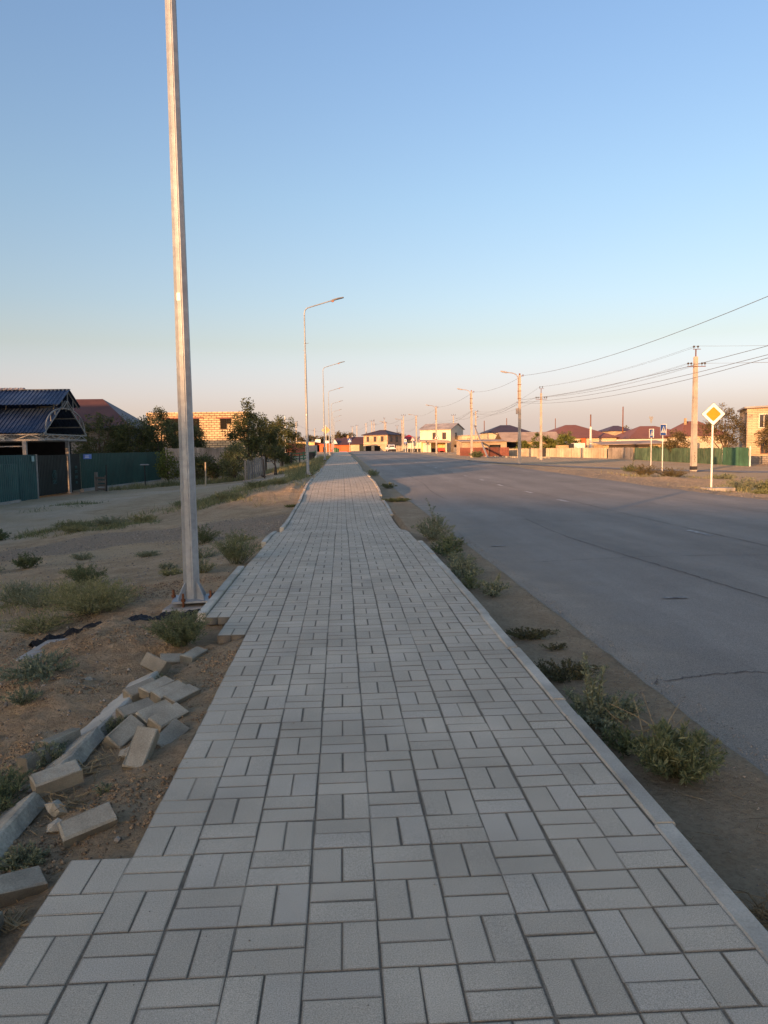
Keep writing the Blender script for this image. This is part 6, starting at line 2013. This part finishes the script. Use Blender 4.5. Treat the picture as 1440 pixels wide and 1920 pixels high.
def plank_fence(name, a, b, z0, z1, mat, label, npan, bw=.16, tone=None, cat='fence'):
    """Bays of close boarding: each bay a part of its own, its boards real and uneven."""
    t = thing(name, (a[0], a[1], z0(*a)), label, cat, world=True)
    A, B = Vector((*a, 0)), Vector((*b, 0))
    d = (B - A).normalized()
    nr = Vector((d.y, -d.x, 0))
    if nr.dot(-A) < 0:
        nr = -nr
    L = (B - A).length
    for k in range(npan):
        mb = MB()
        bay = random.uniform(.85, 1.12)
        n = int(L / npan / bw)
        for i in range(n):
            c = A + d * ((k + (i + .5) / n) * L / npan) + nr * random.uniform(0, .03)
            zb = z0(c.x, c.y)
            zt = z1(c.x, c.y) + random.gauss(0, .02)
            mb.box((c.x, c.y, (zb + zt) / 2), (L / npan / n - .012, .022, zt - zb), rz=math.atan2(d.y, d.x), tone=bay * random.uniform(.82, 1.15))
        p = mb.build('board_bay', M[mat], t)
        e0, e1 = A + d * (k * L / npan), A + d * ((k + 1) * L / npan)
        rm = MB()
        for f_ in (.12, .88):
            rm.bar((e0.x + nr.x * -.05, e0.y + nr.y * -.05, z0(e0.x, e0.y) + f_ * (z1(e0.x, e0.y) - z0(e0.x, e0.y))), (e1.x - nr.x * .05, e1.y - nr.y * .05, z0(e1.x, e1.y) + f_ * (z1(e1.x, e1.y) - z0(e1.x, e1.y))), .05, .09)
        rm.build('rail', M[mat], t)
        pm = MB(); pm.box((e0.x - nr.x * .06, e0.y - nr.y * .06, (z0(e0.x, e0.y) + z1(e0.x, e0.y)) / 2), (.1, .1, z1(e0.x, e0.y) - z0(e0.x, e0.y) + .06)); pm.build('post', M['wood_dark'], t)
    return t
zw = lambda x, y: gz(x, y) - .02
zt = lambda x, y: .78
plank_fence('board_fence', (25.0, 115), (30.1, 112.5), zw, zt, 'wood_tan', 'pale weathered board fence left of the slim utility pole', 3)
tag(MB().span((30.1, 112.3, -1.0), (30.55, 112.5, .80)).build('fence_post', M['sign_black'], loc=(30.3, 112.4, -1.0)), 'dark broad post splitting the pale board fence beside the slim utility pole', 'post')
plank_fence('board_fence', (30.6, 112.2), (36.6, 103), zw, zt, 'wood_tan', 'pale weathered board fence right of the slim utility pole', 4)
plank_fence('board_fence', (36.65, 102.6), (38.2, 97.6), zw, zt, 'wood_grey', 'greyer board fence joining the pale fence and the green fence', 2)
zg = lambda x, y: gz(x, y) - .05
plank_fence('green_fence', (38.25, 97.3), (38.15, 74.2), zg, lambda x, y: .74 + .02 * math.sin(y), 'green_wood', 'long patchy green plank fence behind the tall lit utility pole', 8)
t = plank_fence('green_gate', (38.1, 74.0), (38.15, 69.2), zg, lambda x, y: .80, 'green_rail', 'fresh green gate panels ending the patchy green fence at right', 2, bw=.3, cat='gate')
tag(MB().box((0, 0, 0), (.1, .1, 2.05)).build('gate_post', M['sign_post'], loc=(0, 0, 0)), 'pale slim post closing the green gate at its right end', 'gate post').location = (38.15, 69.0, -.1)
t = thing('low_wall', (42, 72, -1.1), 'low brown block wall right of the green gate', 'wall', world=True)
mb = MB(); mb.span((38.8, 75, -1.4), (60, 75.4, -.10)); mb.build('wall', M['block_grey'], t)
mb = MB()
for i in range(26):
    a = rng.uniform(0, 1)
    mb.box((19 + 9 * a + rng.normal(0, .2), 108 - 6 * a + rng.normal(0, .6), gz(20 + 8 * a, 106) + .08), (rng.uniform(.2, .6), rng.uniform(.2, .5), rng.uniform(.1, .28)), rz=rng.uniform(0, 3), tone=rng.uniform(.7, 1.2))
mb.build('rubble', M['kerb_old'], kind='stuff')

# ------------------------------------------------------------------ right side: houses
t = thing('garage', (21, 118, -.5), 'low tan brick garage behind the reddish fence', 'garage', world=True)
walls(t, 18.9, 25.9, 118, 124, -.8, 1.95, 'brick_yellow')
mb = MB(); mb.slab([(18.6, 117.6, 1.98), (26.2, 117.6, 2.0), (26.2, 124.2, 2.3), (18.6, 124.2, 2.3)], .1); ro = mb.build('roof', M['asbestos'], t)
mb = MB()
for k in range(14):
    mb.box((18.9 + k * .54, 117.7, 1.9), (.1, .3, .09))
mb.build('rafter_ends', M['wood_dark'], ro)
mb = MB(); mb.span((23.2, 117.94, -.6), (24.9, 118.1, 1.4)); mb.build('doorway', M['void'], t)
t = thing('shed', (30, 125, -.8), 'long shed under a low pinkish fibre roof behind the pale board fence', 'shed', world=True)
walls(t, 26.5, 35.5, 122, 129, -1, 2.0, 'brick_tan')
gable_roof(t, 26.5, 35.5, 122, 129, 2.05, 1.4, 'asbestos', ov=.4)
mb = MB(); mb.span((26.7, 121.94, .9), (30.0, 122.1, 1.9)); mb.build('opening', M['void'], t)
t = thing('house', (33, 152, -.5), 'cream house with a dark brown hip roof behind the low garage', 'house', world=True)
walls(t, 29.3, 37.6, 150, 159, -.8, 3.85, 'plaster_cream')
hip_roof(t, 29.3, 37.6, 150, 159, 3.8, 1.6, 'dark_roof', ridge=(32.6, 34.6))
window(t, 31.2, 2.6, 1.2, 1.2, 150, frame='frame_white'); window(t, 34.4, 2.6, 1.2, 1.2, 150, frame='frame_white')
t = thing('cream_building', (27, 150, -.4), 'plain cream flat-roofed building between the white house and the dark-roofed one', 'building', world=True)
walls(t, 25.6, 31.5, 160, 168, -.6, 3.4, 'plaster_cream')
mb = MB(); mb.span((25.4, 159.8, 3.4), (31.7, 168.2, 3.58)); mb.build('roof', M['grey_roof'], t)
window(t, 29.6, 2.2, 1.4, 1.3, 160); window(t, 27.2, 2.2, .9, 1.2, 160)
t = thing('house', (40, 130, -.9), 'wide house with a large matt brown hip roof and one orange column', 'house', world=True)
walls(t, 34.3, 46.4, 126, 138, -1, 2.4, 'plaster_cream')
hip_roof(t, 34.3, 46.4, 126, 138, 2.35, 2.35, 'hip_roof', ridge=(39.4, 41.2), ov=.6)
mb = MB(); mb.span((40.3, 125.7, -1), (41.0, 126, 2.3)); mb.build('column', M['plaster_orange'], t)
window(t, 37.0, 1.2, 1.3, 1.3, 126, frame='frame_white'); window(t, 44.0, 1.2, 1.3, 1.3, 126, frame='frame_white')
t = thing('house', (63.5, 172, -.2), 'distant two-storey brick house with a small hip roof, right of the large hip roof', 'house', world=True)
walls(t, 60.8, 66.2, 170, 178, -.5, 4.2, 'brick_yellow')
hip_roof(t, 60.8, 66.2, 170, 178, 4.15, 1.3, 'brown_roof', ridge=(63.2, 64.4))
t = thing('house', (50, 124, -.9), 'long house with two dark brown hip roofs behind the green fence', 'house', world=True)
walls(t, 46.8, 58.5, 121, 131, -1, 2.15, 'plaster_cream')
hip_roof(t, 46.8, 58.5, 121, 131, 2.1, 2.1, 'hip_roof', ridge=(50.4, 53), ov=.5)
t2 = thing('house', (56, 118, -.9), 'tall brown hip roof just left of the lit utility pole, overlapping the long house', 'house', world=True)
walls(t2, 53.0, 60.5, 116, 124, -1, 2.4, 'plaster_cream')
hip_roof(t2, 53.0, 60.5, 116, 124, 2.35, 2.4, 'hip_roof', ridge=(55.6, 57.6), ov=.5)
mb = MB(); mb.span((54.9, 119, 3.8), (55.2, 119.3, 5.2)); mb.build('chimney', M['brick_tan'], t2)
t = thing('pale_wall', (48, 112, -.9), 'long sunlit pale wall below the dark brown roofs', 'wall', world=True)
mb = MB(); mb.span((41.3, 112, -1), (53, 112.4, 1.95)); mb.build('wall', M['plaster_white'], t)
mb = MB(); mb.span((50.5, 111.9, -1), (52.2, 112.02, 1.3)); mb.build('opening', M['brick_tan'], t)
t = thing('shed', (40, 105, -.9), 'low lean-to shed with a ragged pinkish roof behind the fence corner', 'shed', world=True)
walls(t, 36.4, 45.3, 104, 108, -1.1, 1.25, 'brick_tan')
mb = MB(); mb.slab([(36.0, 103.4, 1.22), (45.8, 103.4, 1.28), (45.8, 108.4, 1.75), (36.0, 108.4, 1.62)], .06); mb.build('roof', M['asbestos'], t)
mb = MB(); mb.span((37.2, 103.95, .75), (43, 104.1, 1.18)); mb.build('opening', M['wood_dark'], t)
t = thing('wooden_crates', (34.5, 109, -.9), 'stack of orange-lit boxes and a white tank behind the pale board fence', 'crate', world=True)
mb = MB(); mb.span((32.0, 110.5, -.9), (33.5, 112, 1.2)); mb.build('crate', M['brick_tan'], t)
mb = MB(); mb.span((33.6, 110.6, -.9), (34.3, 112, 1.42)); mb.build('dark_box', M['sign_black'], t)
mb = MB(); mb.span((34.35, 110.6, -.9), (36.0, 112, 1.48)); mb.build('tank', M['sign_post'], t)
t = thing('brick_house', (46, 76, -1), 'two-storey yellow brick house with a slab roof at the right picture edge', 'house', rz=-.42)
t.location = (41.9, 76.6, -1.1)
def local_house_windows():
    pass
mb = MB(); mb.span((0, 0, 0), (12, 9, 5.9)); mb.build('wall', M['brick_yellow'], t)
mb = MB(); mb.slab([(-.3, -.4, 6.02), (12.4, -.4, 6.42), (12.4, 9.4, 6.42), (-.3, 9.4, 6.02)], .16); mb.build('roof', M['grey_roof'], t)
window(t, 1.6, 4.55, .8, 1.3, 0, frame='frame_white'); window(t, 1.7, 1.9, .6, 1.3, 0); window(t, 5.4, 4.75, 1.3, 1.35, 0, frame='frame_white')
# white two-storey house, set on the skew
t = thing('white_house', (23.6, 163, -.2), 'pale two-storey house with a grey gable roof, set askew behind the bus shelter', 'house', rz=-.62)
gable_walls(t, 0, 7.2, 0, 9.0, -.4, 5.2, 1.25, 'plaster_white', along='y') if False else None
mb = MB()
pr = [(0, -.5), (6.0, -.5), (6.0, 5.15), (3.0, 6.35), (0, 5.15)]
LX = 7.6
V = [(0, 0, 0)] * 0
V = [(x, y, z) for x in (0, -LX) for y, z in pr]
mb.add(V, [(0, 1, 2, 3, 4), (9, 8, 7, 6, 5)] + [(i, 5 + i, 5 + (i + 1) % 5, (i + 1) % 5) for i in range(5)])
mb.build('wall', M['plaster_white'], t)
mb = MB()
mb.slab([(.3, -.35, 5.12), (.3, 3.0, 6.47), (-LX - .3, 3.0, 6.47), (-LX - .3, -.35, 5.12)], .08)
mb.slab([(.3, 6.35, 5.12), (.3, 3.0, 6.475), (-LX - .3, 3.0, 6.475), (-LX - .3, 6.35, 5.12)], .08)
mb.build('roof', M['grey_roof'], t)
for u in (-1.6, -4.0):
    window(t, u, 3.7, .8, 1.35, 0)
window(t, 2.4, 3.7, .9, 1.4, 0, axis='x', sign=1, frame='frame_white'); window(t, 2.1, 1.1, .9, 1.2, 0, axis='x', sign=1)
window(t, -2.0, 1.0, .8, 1.2, 0)
# bus shelter
t = thing('bus_shelter', (19.6, 160, -.05), 'roadside bus shelter with flat tan roof, white side wall and a red bench', 'bus shelter', world=True)
zb = -.12
mb = MB(); mb.span((17.1, 162.0, zb), (22.3, 162.2, 2.3)); mb.build('back_wall', M['plaster_yellow'], t)
mb = MB(); mb.span((17.2, 159.7, zb), (18.9, 159.85, 2.25)); mb.build('side_wall', M['plaster_white'], t)
mb = MB(); mb.span((22.1, 159.9, zb), (22.3, 162, 2.3)); mb.build('side_wall', M['plaster_white'], t)
mb = MB(); mb.slab([(16.6, 159.2, 2.45), (22.9, 159.2, 2.25), (22.9, 162.8, 2.5), (16.6, 162.8, 2.7)], .28); mb.build('roof', M['asbestos'], t)
mb = MB(); mb.span((18.95, 161.9, zb), (22.05, 161.98, .85)); mb.build('dark_panel', M['sign_black'], t)
mb = MB(); mb.span((20.6, 160.5, .3), (22.0, 161.2, .42)); mb.span((20.6, 161.2, .42), (22.0, 161.3, .95)); mb.span((20.7, 160.6, zb), (20.8, 161.2, .3)); mb.span((21.8, 160.6, zb), (21.9, 161.2, .3)); mb.build('bench', M['red_paint'], t)
t = thing('wall_panel_fence', (15.6, 160, -.05), 'pale wall with a dark base beside the bus shelter', 'wall', world=True)
for k in range(4):
    mb = MB(); mb.span((14.3 + k * .72, 163.0, .85), (14.98 + k * .72, 163.12, 2.0)); mb.build('panel', M['plaster_white'], t)
mb = MB(); mb.span((14.2, 163.0, zb), (17.1, 163.1, .83)); mb.build('base_panel', M['sign_black'], t)
for k in range(5):
    mb = MB(); mb.span((14.18 + k * .72, 162.9, zb), (14.27 + k * .72, 163.0, 2.1)); mb.build('post', M['sign_post'], t)
t = thing('block_wall', (23.5, 150, -.3), 'short grey block wall right of the bus shelter', 'wall', world=True)
mb = MB(); mb.span((22.3, 150, -.6), (25.4, 150.3, 1.05)); mb.build('wall', M['block_grey'], t)
mb = MB(); mb.span((25.9, 138, -.7), (26.4, 138.4, 1.0)); mb.build('pier', M['block_grey'], t)
board_fence('picket_fence', (13.2, 183), (16.2, 180), lambda x, y: .0, 1.5, 'wood_tan', 'tan picket fence behind the bus stop sign', .16, .14, posts=3)
t = thing('gas_cabinet', (16.6, 178, 0), 'small yellow gas cabinet at the end of the picket fence', 'cabinet', world=True)
mb = MB(); mb.span((16.4, 177.7, .0), (17.2, 178.2, 1.3)); mb.build('cabinet', M['plaster_yellow'], t)
mb = MB(); mb.span((16.35, 177.65, 1.3), (17.25, 178.25, 1.38)); mb.build('lid', M['grey_roof'], t)
t = thing('blue_shed', (18.6, 190, 0), 'small bluish shed with a grey roof left of the white house', 'shed', world=True)
walls(t, 18.2, 22.5, 190, 195, -.2, 2.6, 'plaque')
gable_roof(t, 18.2, 22.5, 190, 195, 2.6, 1.2, 'grey_roof')
t = thing('house', (19.3, 216, .1), 'small tan house with a bright red pyramid roof, far beyond the lamps', 'house', world=True)
walls(t, 17.3, 21.4, 215, 220, -.1, 3.4, 'brick_tan')
hip_roof(t, 17.3, 21.4, 215, 220, 3.35, 1.3, 'red_roof', ridge=(19.2, 19.5))
# the large brick house far down the road
t = thing('brick_house', (12.2, 201, .0), 'large two-storey brick house with a dark hip roof at the end of the road', 'house', rz=-.62)
mb = MB(); mb.span((-7.6, 0, -.3), (0, 7.2, 4.6)); mb.build('wall', M['brick_yellow'], t)
mb = MB(); mb.span((.002, .12, -.3), (.08, 7.08, 4.55)); mb.build('shaded_side', M['brick_shaded'], t)  # weaker light on this side is put into the brick colour
hip_roof(t, -7.6, 0, 0, 7.2, 4.55, 1.25, 'dark_roof', ridge=(-4.6, -3.0), ov=.4)
mb = MB(); mb.span((-7.65, -.05, 2.2), (.05, 0, 2.35)); mb.build('string_course', M['plaster_cream'], t)
for u in (-6.2, -3.9, -1.6):
    window(t, u, 3.4, .7, 1.3, 0)
for u in (-6.0, -3.2):
    mb = MB(); mb.span((u - .9, -.03, .2), (u + .9, .1, 1.6)); mb.build('dark_opening', M['void'], t)
for u in (1.8, 4.6):
    window(t, u, 3.3, 1.0, 1.4, .08, axis='x', sign=1)
    window(t, u, 1.1, 1.0, 1.3, .08, axis='x', sign=1)
t = sheet_fence('sheet_fence', [(5.0, 212), (12.5, 204)], lambda x, y: .15, 2.0, 'gate_dark', 'dark fence before the large brick house at the end of the road', npan=3, pitch=.4)
# orange building and its neighbours at the end of the footway
t = thing('orange_building', (-1.6, 192, .4), 'low orange building with a dark roof at the end of the footway', 'building', world=True)
walls(t, -5.4, 2.3, 190, 198, -.1, 2.1, 'plaster_orange')
gable_roof(t, -1.9, 2.3, 190, 198, 2.1, 1.5, 'brown_roof', ov=.3)
mb = MB(); mb.slab([(-5.6, 189.7, 2.2), (-1.9, 189.7, 2.2), (-1.9, 198, 2.35), (-5.6, 198, 2.35)], .15); mb.build('parapet', M['plaster_orange'], t)
mb = MB(); mb.add([(-2.3, 189.6, 2.2), (-.9, 189.6, 2.2), (-1.6, 189.6, 3.3), (-2.3, 191.5, 2.2), (-.9, 191.5, 2.2), (-1.6, 191.5, 3.3)], [(0, 1, 2), (5, 4, 3), (0, 3, 4, 1), (1, 4, 5, 2), (2, 5, 3, 0)]); mb.build('dormer', M['sign_post'], t)
window(t, -.75, 1.3, .8, .95, 190)
mb = MB(); mb.span((-4.6, 189.94, -.1), (-3.9, 190.1, 1.5)); mb.build('doorway', M['void'], t)
mb = MB(); mb.span((-4.2, 189.5, 2.4), (-2.9, 189.7, 3.0)); mb.build('sign_board', M['sign_white'], t)
t = thing('yellow_building', (-9, 202, .3), 'low yellow building left of the orange one', 'building', world=True)
walls(t, -11.8, -7.0, 200, 206, 0, 2.75, 'plaster_yellow')
mb = MB(); mb.span((-12, 199.8, 2.75), (-6.8, 206.2, 2.9)); mb.build('roof', M['grey_roof'], t)
t = thing('kiosk', (-6.2, 204, .3), 'orange kiosk with white sign boards between the yellow and orange buildings', 'kiosk', world=True)
walls(t, -7.0, -5.4, 203, 206, 0, 2.6, 'plaster_orange')
mb = MB(); mb.span((-6.9, 202.8, 2.65), (-5.5, 203.0, 3.5)); mb.build('sign_board', M['sign_white'], t)
mb = MB(); mb.span((-6.5, 202.94, .1), (-5.9, 203.1, 1.9)); mb.build('doorway', M['void'], t)
t = thing('house', (4, 214, .4), 'house with a long dull red roof behind the orange building', 'house', world=True)
walls(t, .9, 9.2, 212, 220, 0, 2.3, 'plaster_cream')
gable_roof(t, .9, 9.2, 212, 220, 2.3, 1.9, 'brown_roof', ov=.4)
mb = MB(); mb.span((1.6, 213.0, 2.6), (2.1, 213.5, 4.6)); mb.build('chimney', M['brick_tan'], t)
t = thing('litter_bin', (-1.3, 150, .42), 'small green bin at the left edge of the far footway', 'bin', world=True)
mb = MB(); mb.tube([(-1.15, 150, .42), (-1.15, 150, 1.2), (-1.15, 150, 1.26)], [.28, .34, .36], n=10); mb.tube([(-.75, 150.2, .42), (-.75, 150.2, 1.15)], [.3, .34], n=10); mb.build('body', M['green_rail'], t)
mb = MB(); mb.tube([(-1.15, 150, 1.26), (-1.15, 150, 1.34)], [.37, .2], n=10); mb.build('lid', M['green_rail'], t)

# ------------------------------------------------------------------ parked car
def car(x, y, z, rz, label):
    t = thing('parked_car', (x, y, z), label, 'car', rz=rz)
    L, W = 4.3, 1.72
    side = [(-2.1, .42), (-2.12, .75), (-2.02, .98), (-1.75, 1.02), (-1.5, 1.45), (-1.25, 1.56), (.3, 1.58), (.75, 1.5), (1.35, 1.03), (2.0, .93), (2.15, .75), (2.14, .42), (1.75, .3), (-1.75, .3)]
    n = len(side)
    V = []
    for s, k in ((-1, .86), (-1, 1), (1, 1), (1, .86)):
        for u, v in side:
            wd = W / 2 * (1 if v < 1.0 else .84) * (1.0 if k == 1 else .93)
            V.append((s * wd, u * (1 if k == 1 else .985), v if k == 1 else .3 + (v - .3) * .97))
    # simple loft: left skin, right skin
    F = [tuple(range(n, 2 * n))[::-1], tuple(range(2 * n, 3 * n))]
    F += [(n + i, n + (i + 1) % n, 2 * n + (i + 1) % n, 2 * n + i) for i in range(n)]
    mb = MB(); mb.add(V, F); mb.build('body', M['car_white'], t)
    g = MB()
    for s in (-1, 1):
        xx = s * (W / 2 * .84 + .035)
        g.add([(xx + s * .05, -1.55, 1.05), (xx - s * .0, -1.25, 1.47), (xx, -.3, 1.5), (xx + s * .05, -.3, 1.05)], [(0, 1, 2, 3)])
        g.add([(xx + s * .05, -.2, 1.05), (xx, -.2, 1.5), (xx, .6, 1.46), (xx + s * .05, 1.2, 1.06)], [(0, 1, 2, 3)])
    g.build('side_glass', M['glass'], t)
    g = MB(); g.add([(-.62, -1.80, 1.06), (.62, -1.80, 1.06), (.56, -1.45, 1.49), (-.56, -1.45, 1.49)], [(0, 1, 2, 3)]); g.build('rear_window', M['glass'], t)
    g = MB(); g.add([(-.62, 1.33, 1.09), (.62, 1.33, 1.09), (.56, .82, 1.50), (-.56, .82, 1.50)], [(3, 2, 1, 0)]); g.build('windscreen', M['glass'], t)
    for sx_ in (-1, 1):
        for sy_ in (-1.32, 1.32):
            mb = MB(); mb.tube([(sx_ * (W / 2 - .2), sy_, .32), (sx_ * (W / 2 + .01), sy_, .32)], .32, n=14); wh = mb.build('wheel', M['rubber'], t)
            mb = MB(); mb.tube([(sx_ * (W / 2 - .01), sy_, .32), (sx_ * (W / 2 + .02), sy_, .32)], .19, n=10); mb.build('rim', M['galv'], wh)
        mb = MB(); mb.box((sx_ * .70, -2.08, .86), (.24, .06, .22)); mb.build('tail_lamp', M['lens_red'], t)
        mb = MB(); mb.box((sx_ * .66, 2.08, .80), (.3, .08, .14)); mb.build('headlight', M['glass'], t)
    mb = MB(); mb.box((0, -2.13, .45), (1.6, .08, .2)); mb.build('rear_bumper', M['sign_black'], t)
    mb = MB(); mb.box((0, -2.13, .72), (.52, .02, .12)); mb.build('number_plate', M['sign_white'], t)
    return t
car(11.35, 175, .22, .10, 'white hatchback parked at the right edge of the road in the distance')

# ------------------------------------------------------------------ trees and hedges on the right
GR = 'trees behind the right-hand fences'
tree(40.6, 78.5, 6.2, 2.5, 'broad sere tree behind the priority sign, beside the brick house', 51, 'leaf_dry', group=GR, base=.22, ncl=170, lpc=42, leaf=.15, crad=.5)
tree(43.0, 73.4, 5.2, 1.6, 'sere tree partly in front of the yellow brick house', 52, 'leaf_dry', group=GR, base=.25, ncl=110, lpc=42, leaf=.15, crad=.45, z=-1.0)
tree(38.9, 86.0, 3.6, 1.5, 'lower sere tree right of the lit utility pole', 53, 'leaf_dry', group=GR, base=.2, ncl=90, lpc=42, leaf=.15, crad=.45)
tree(39.9, 90.5, 2.1, 1.7, 'dark shrub showing above the green fence left of the lit utility pole', 54, 'leaf_dark', group=GR, base=.05, ncl=70, leaf=.16, name='shrub', cat='shrub')
tree(39.8, 95, 1.9, 1.2, 'small dark shrub above the left end of the green fence', 55, 'leaf_dark', group=GR, base=.05, ncl=40, leaf=.16, name='shrub', cat='shrub')
tree(31.0, 115.5, 3.4, 1.9, 'green hedge tree behind the pale fence, left one beside the slim pole', 56, 'leaf_yellow', group=GR, base=.08, ncl=90, leaf=.2, name='shrub', cat='shrub')
tree(34.2, 115.0, 3.3, 2.1, 'green hedge tree behind the pale fence, right of the slim pole', 57, 'leaf_yellow', group=GR, base=.08, ncl=100, leaf=.2, name='shrub', cat='shrub')
tree(28.4, 117.5, 2.4, 1.2, 'small bush between the garage and the slim pole', 58, 'leaf_yellow', group=GR, base=.08, ncl=50, leaf=.2, name='shrub', cat='shrub')
tree(16.5, 224, 5.6, 2.4, 'far dark tree left of the white two-storey house', 59, 'leaf_dry', group=GR, base=.2, ncl=70, lpc=30, leaf=.4, crad=.7)
tree(22.5, 185, 4.9, 1.6, 'dark tree hiding behind the left end of the white house', 60, 'leaf_tree', group=GR, base=.2, ncl=60, lpc=30, leaf=.3, crad=.6)
for k, (x_, y_, h_, r_, lb) in enumerate(((1.9, 235, 6.0, 2.6, 'far reddish tree behind the dull red roof, right of the lamps'), (-.9, 232, 5.4, 1.7, 'far thin tree behind the lamps at the end of the footway'), (-13.5, 230, 5.2, 2.8, 'far sere tree behind the yellow building, left one'), (-9.5, 235, 5.0, 2.8, 'far sere tree behind the yellow building, middle one'), (-5.0, 240, 5.0, 2.6, 'far sere tree behind the kiosk'), (72, 190, 5.6, 3.2, 'far sere tree right of the distant two-storey house'))):
    tree(x_, y_, h_, r_, lb, 61 + k, 'leaf_dry', group=GR, base=.15, ncl=60, lpc=28, leaf=.42, crad=.7)
tree(-11.8, 140, 5.5, 2.6, 'far dark tree beyond the block house, left of the slim white pole', 70, 'leaf_tree', group=GT, base=.1, ncl=70, lpc=36, leaf=.3, crad=.7)
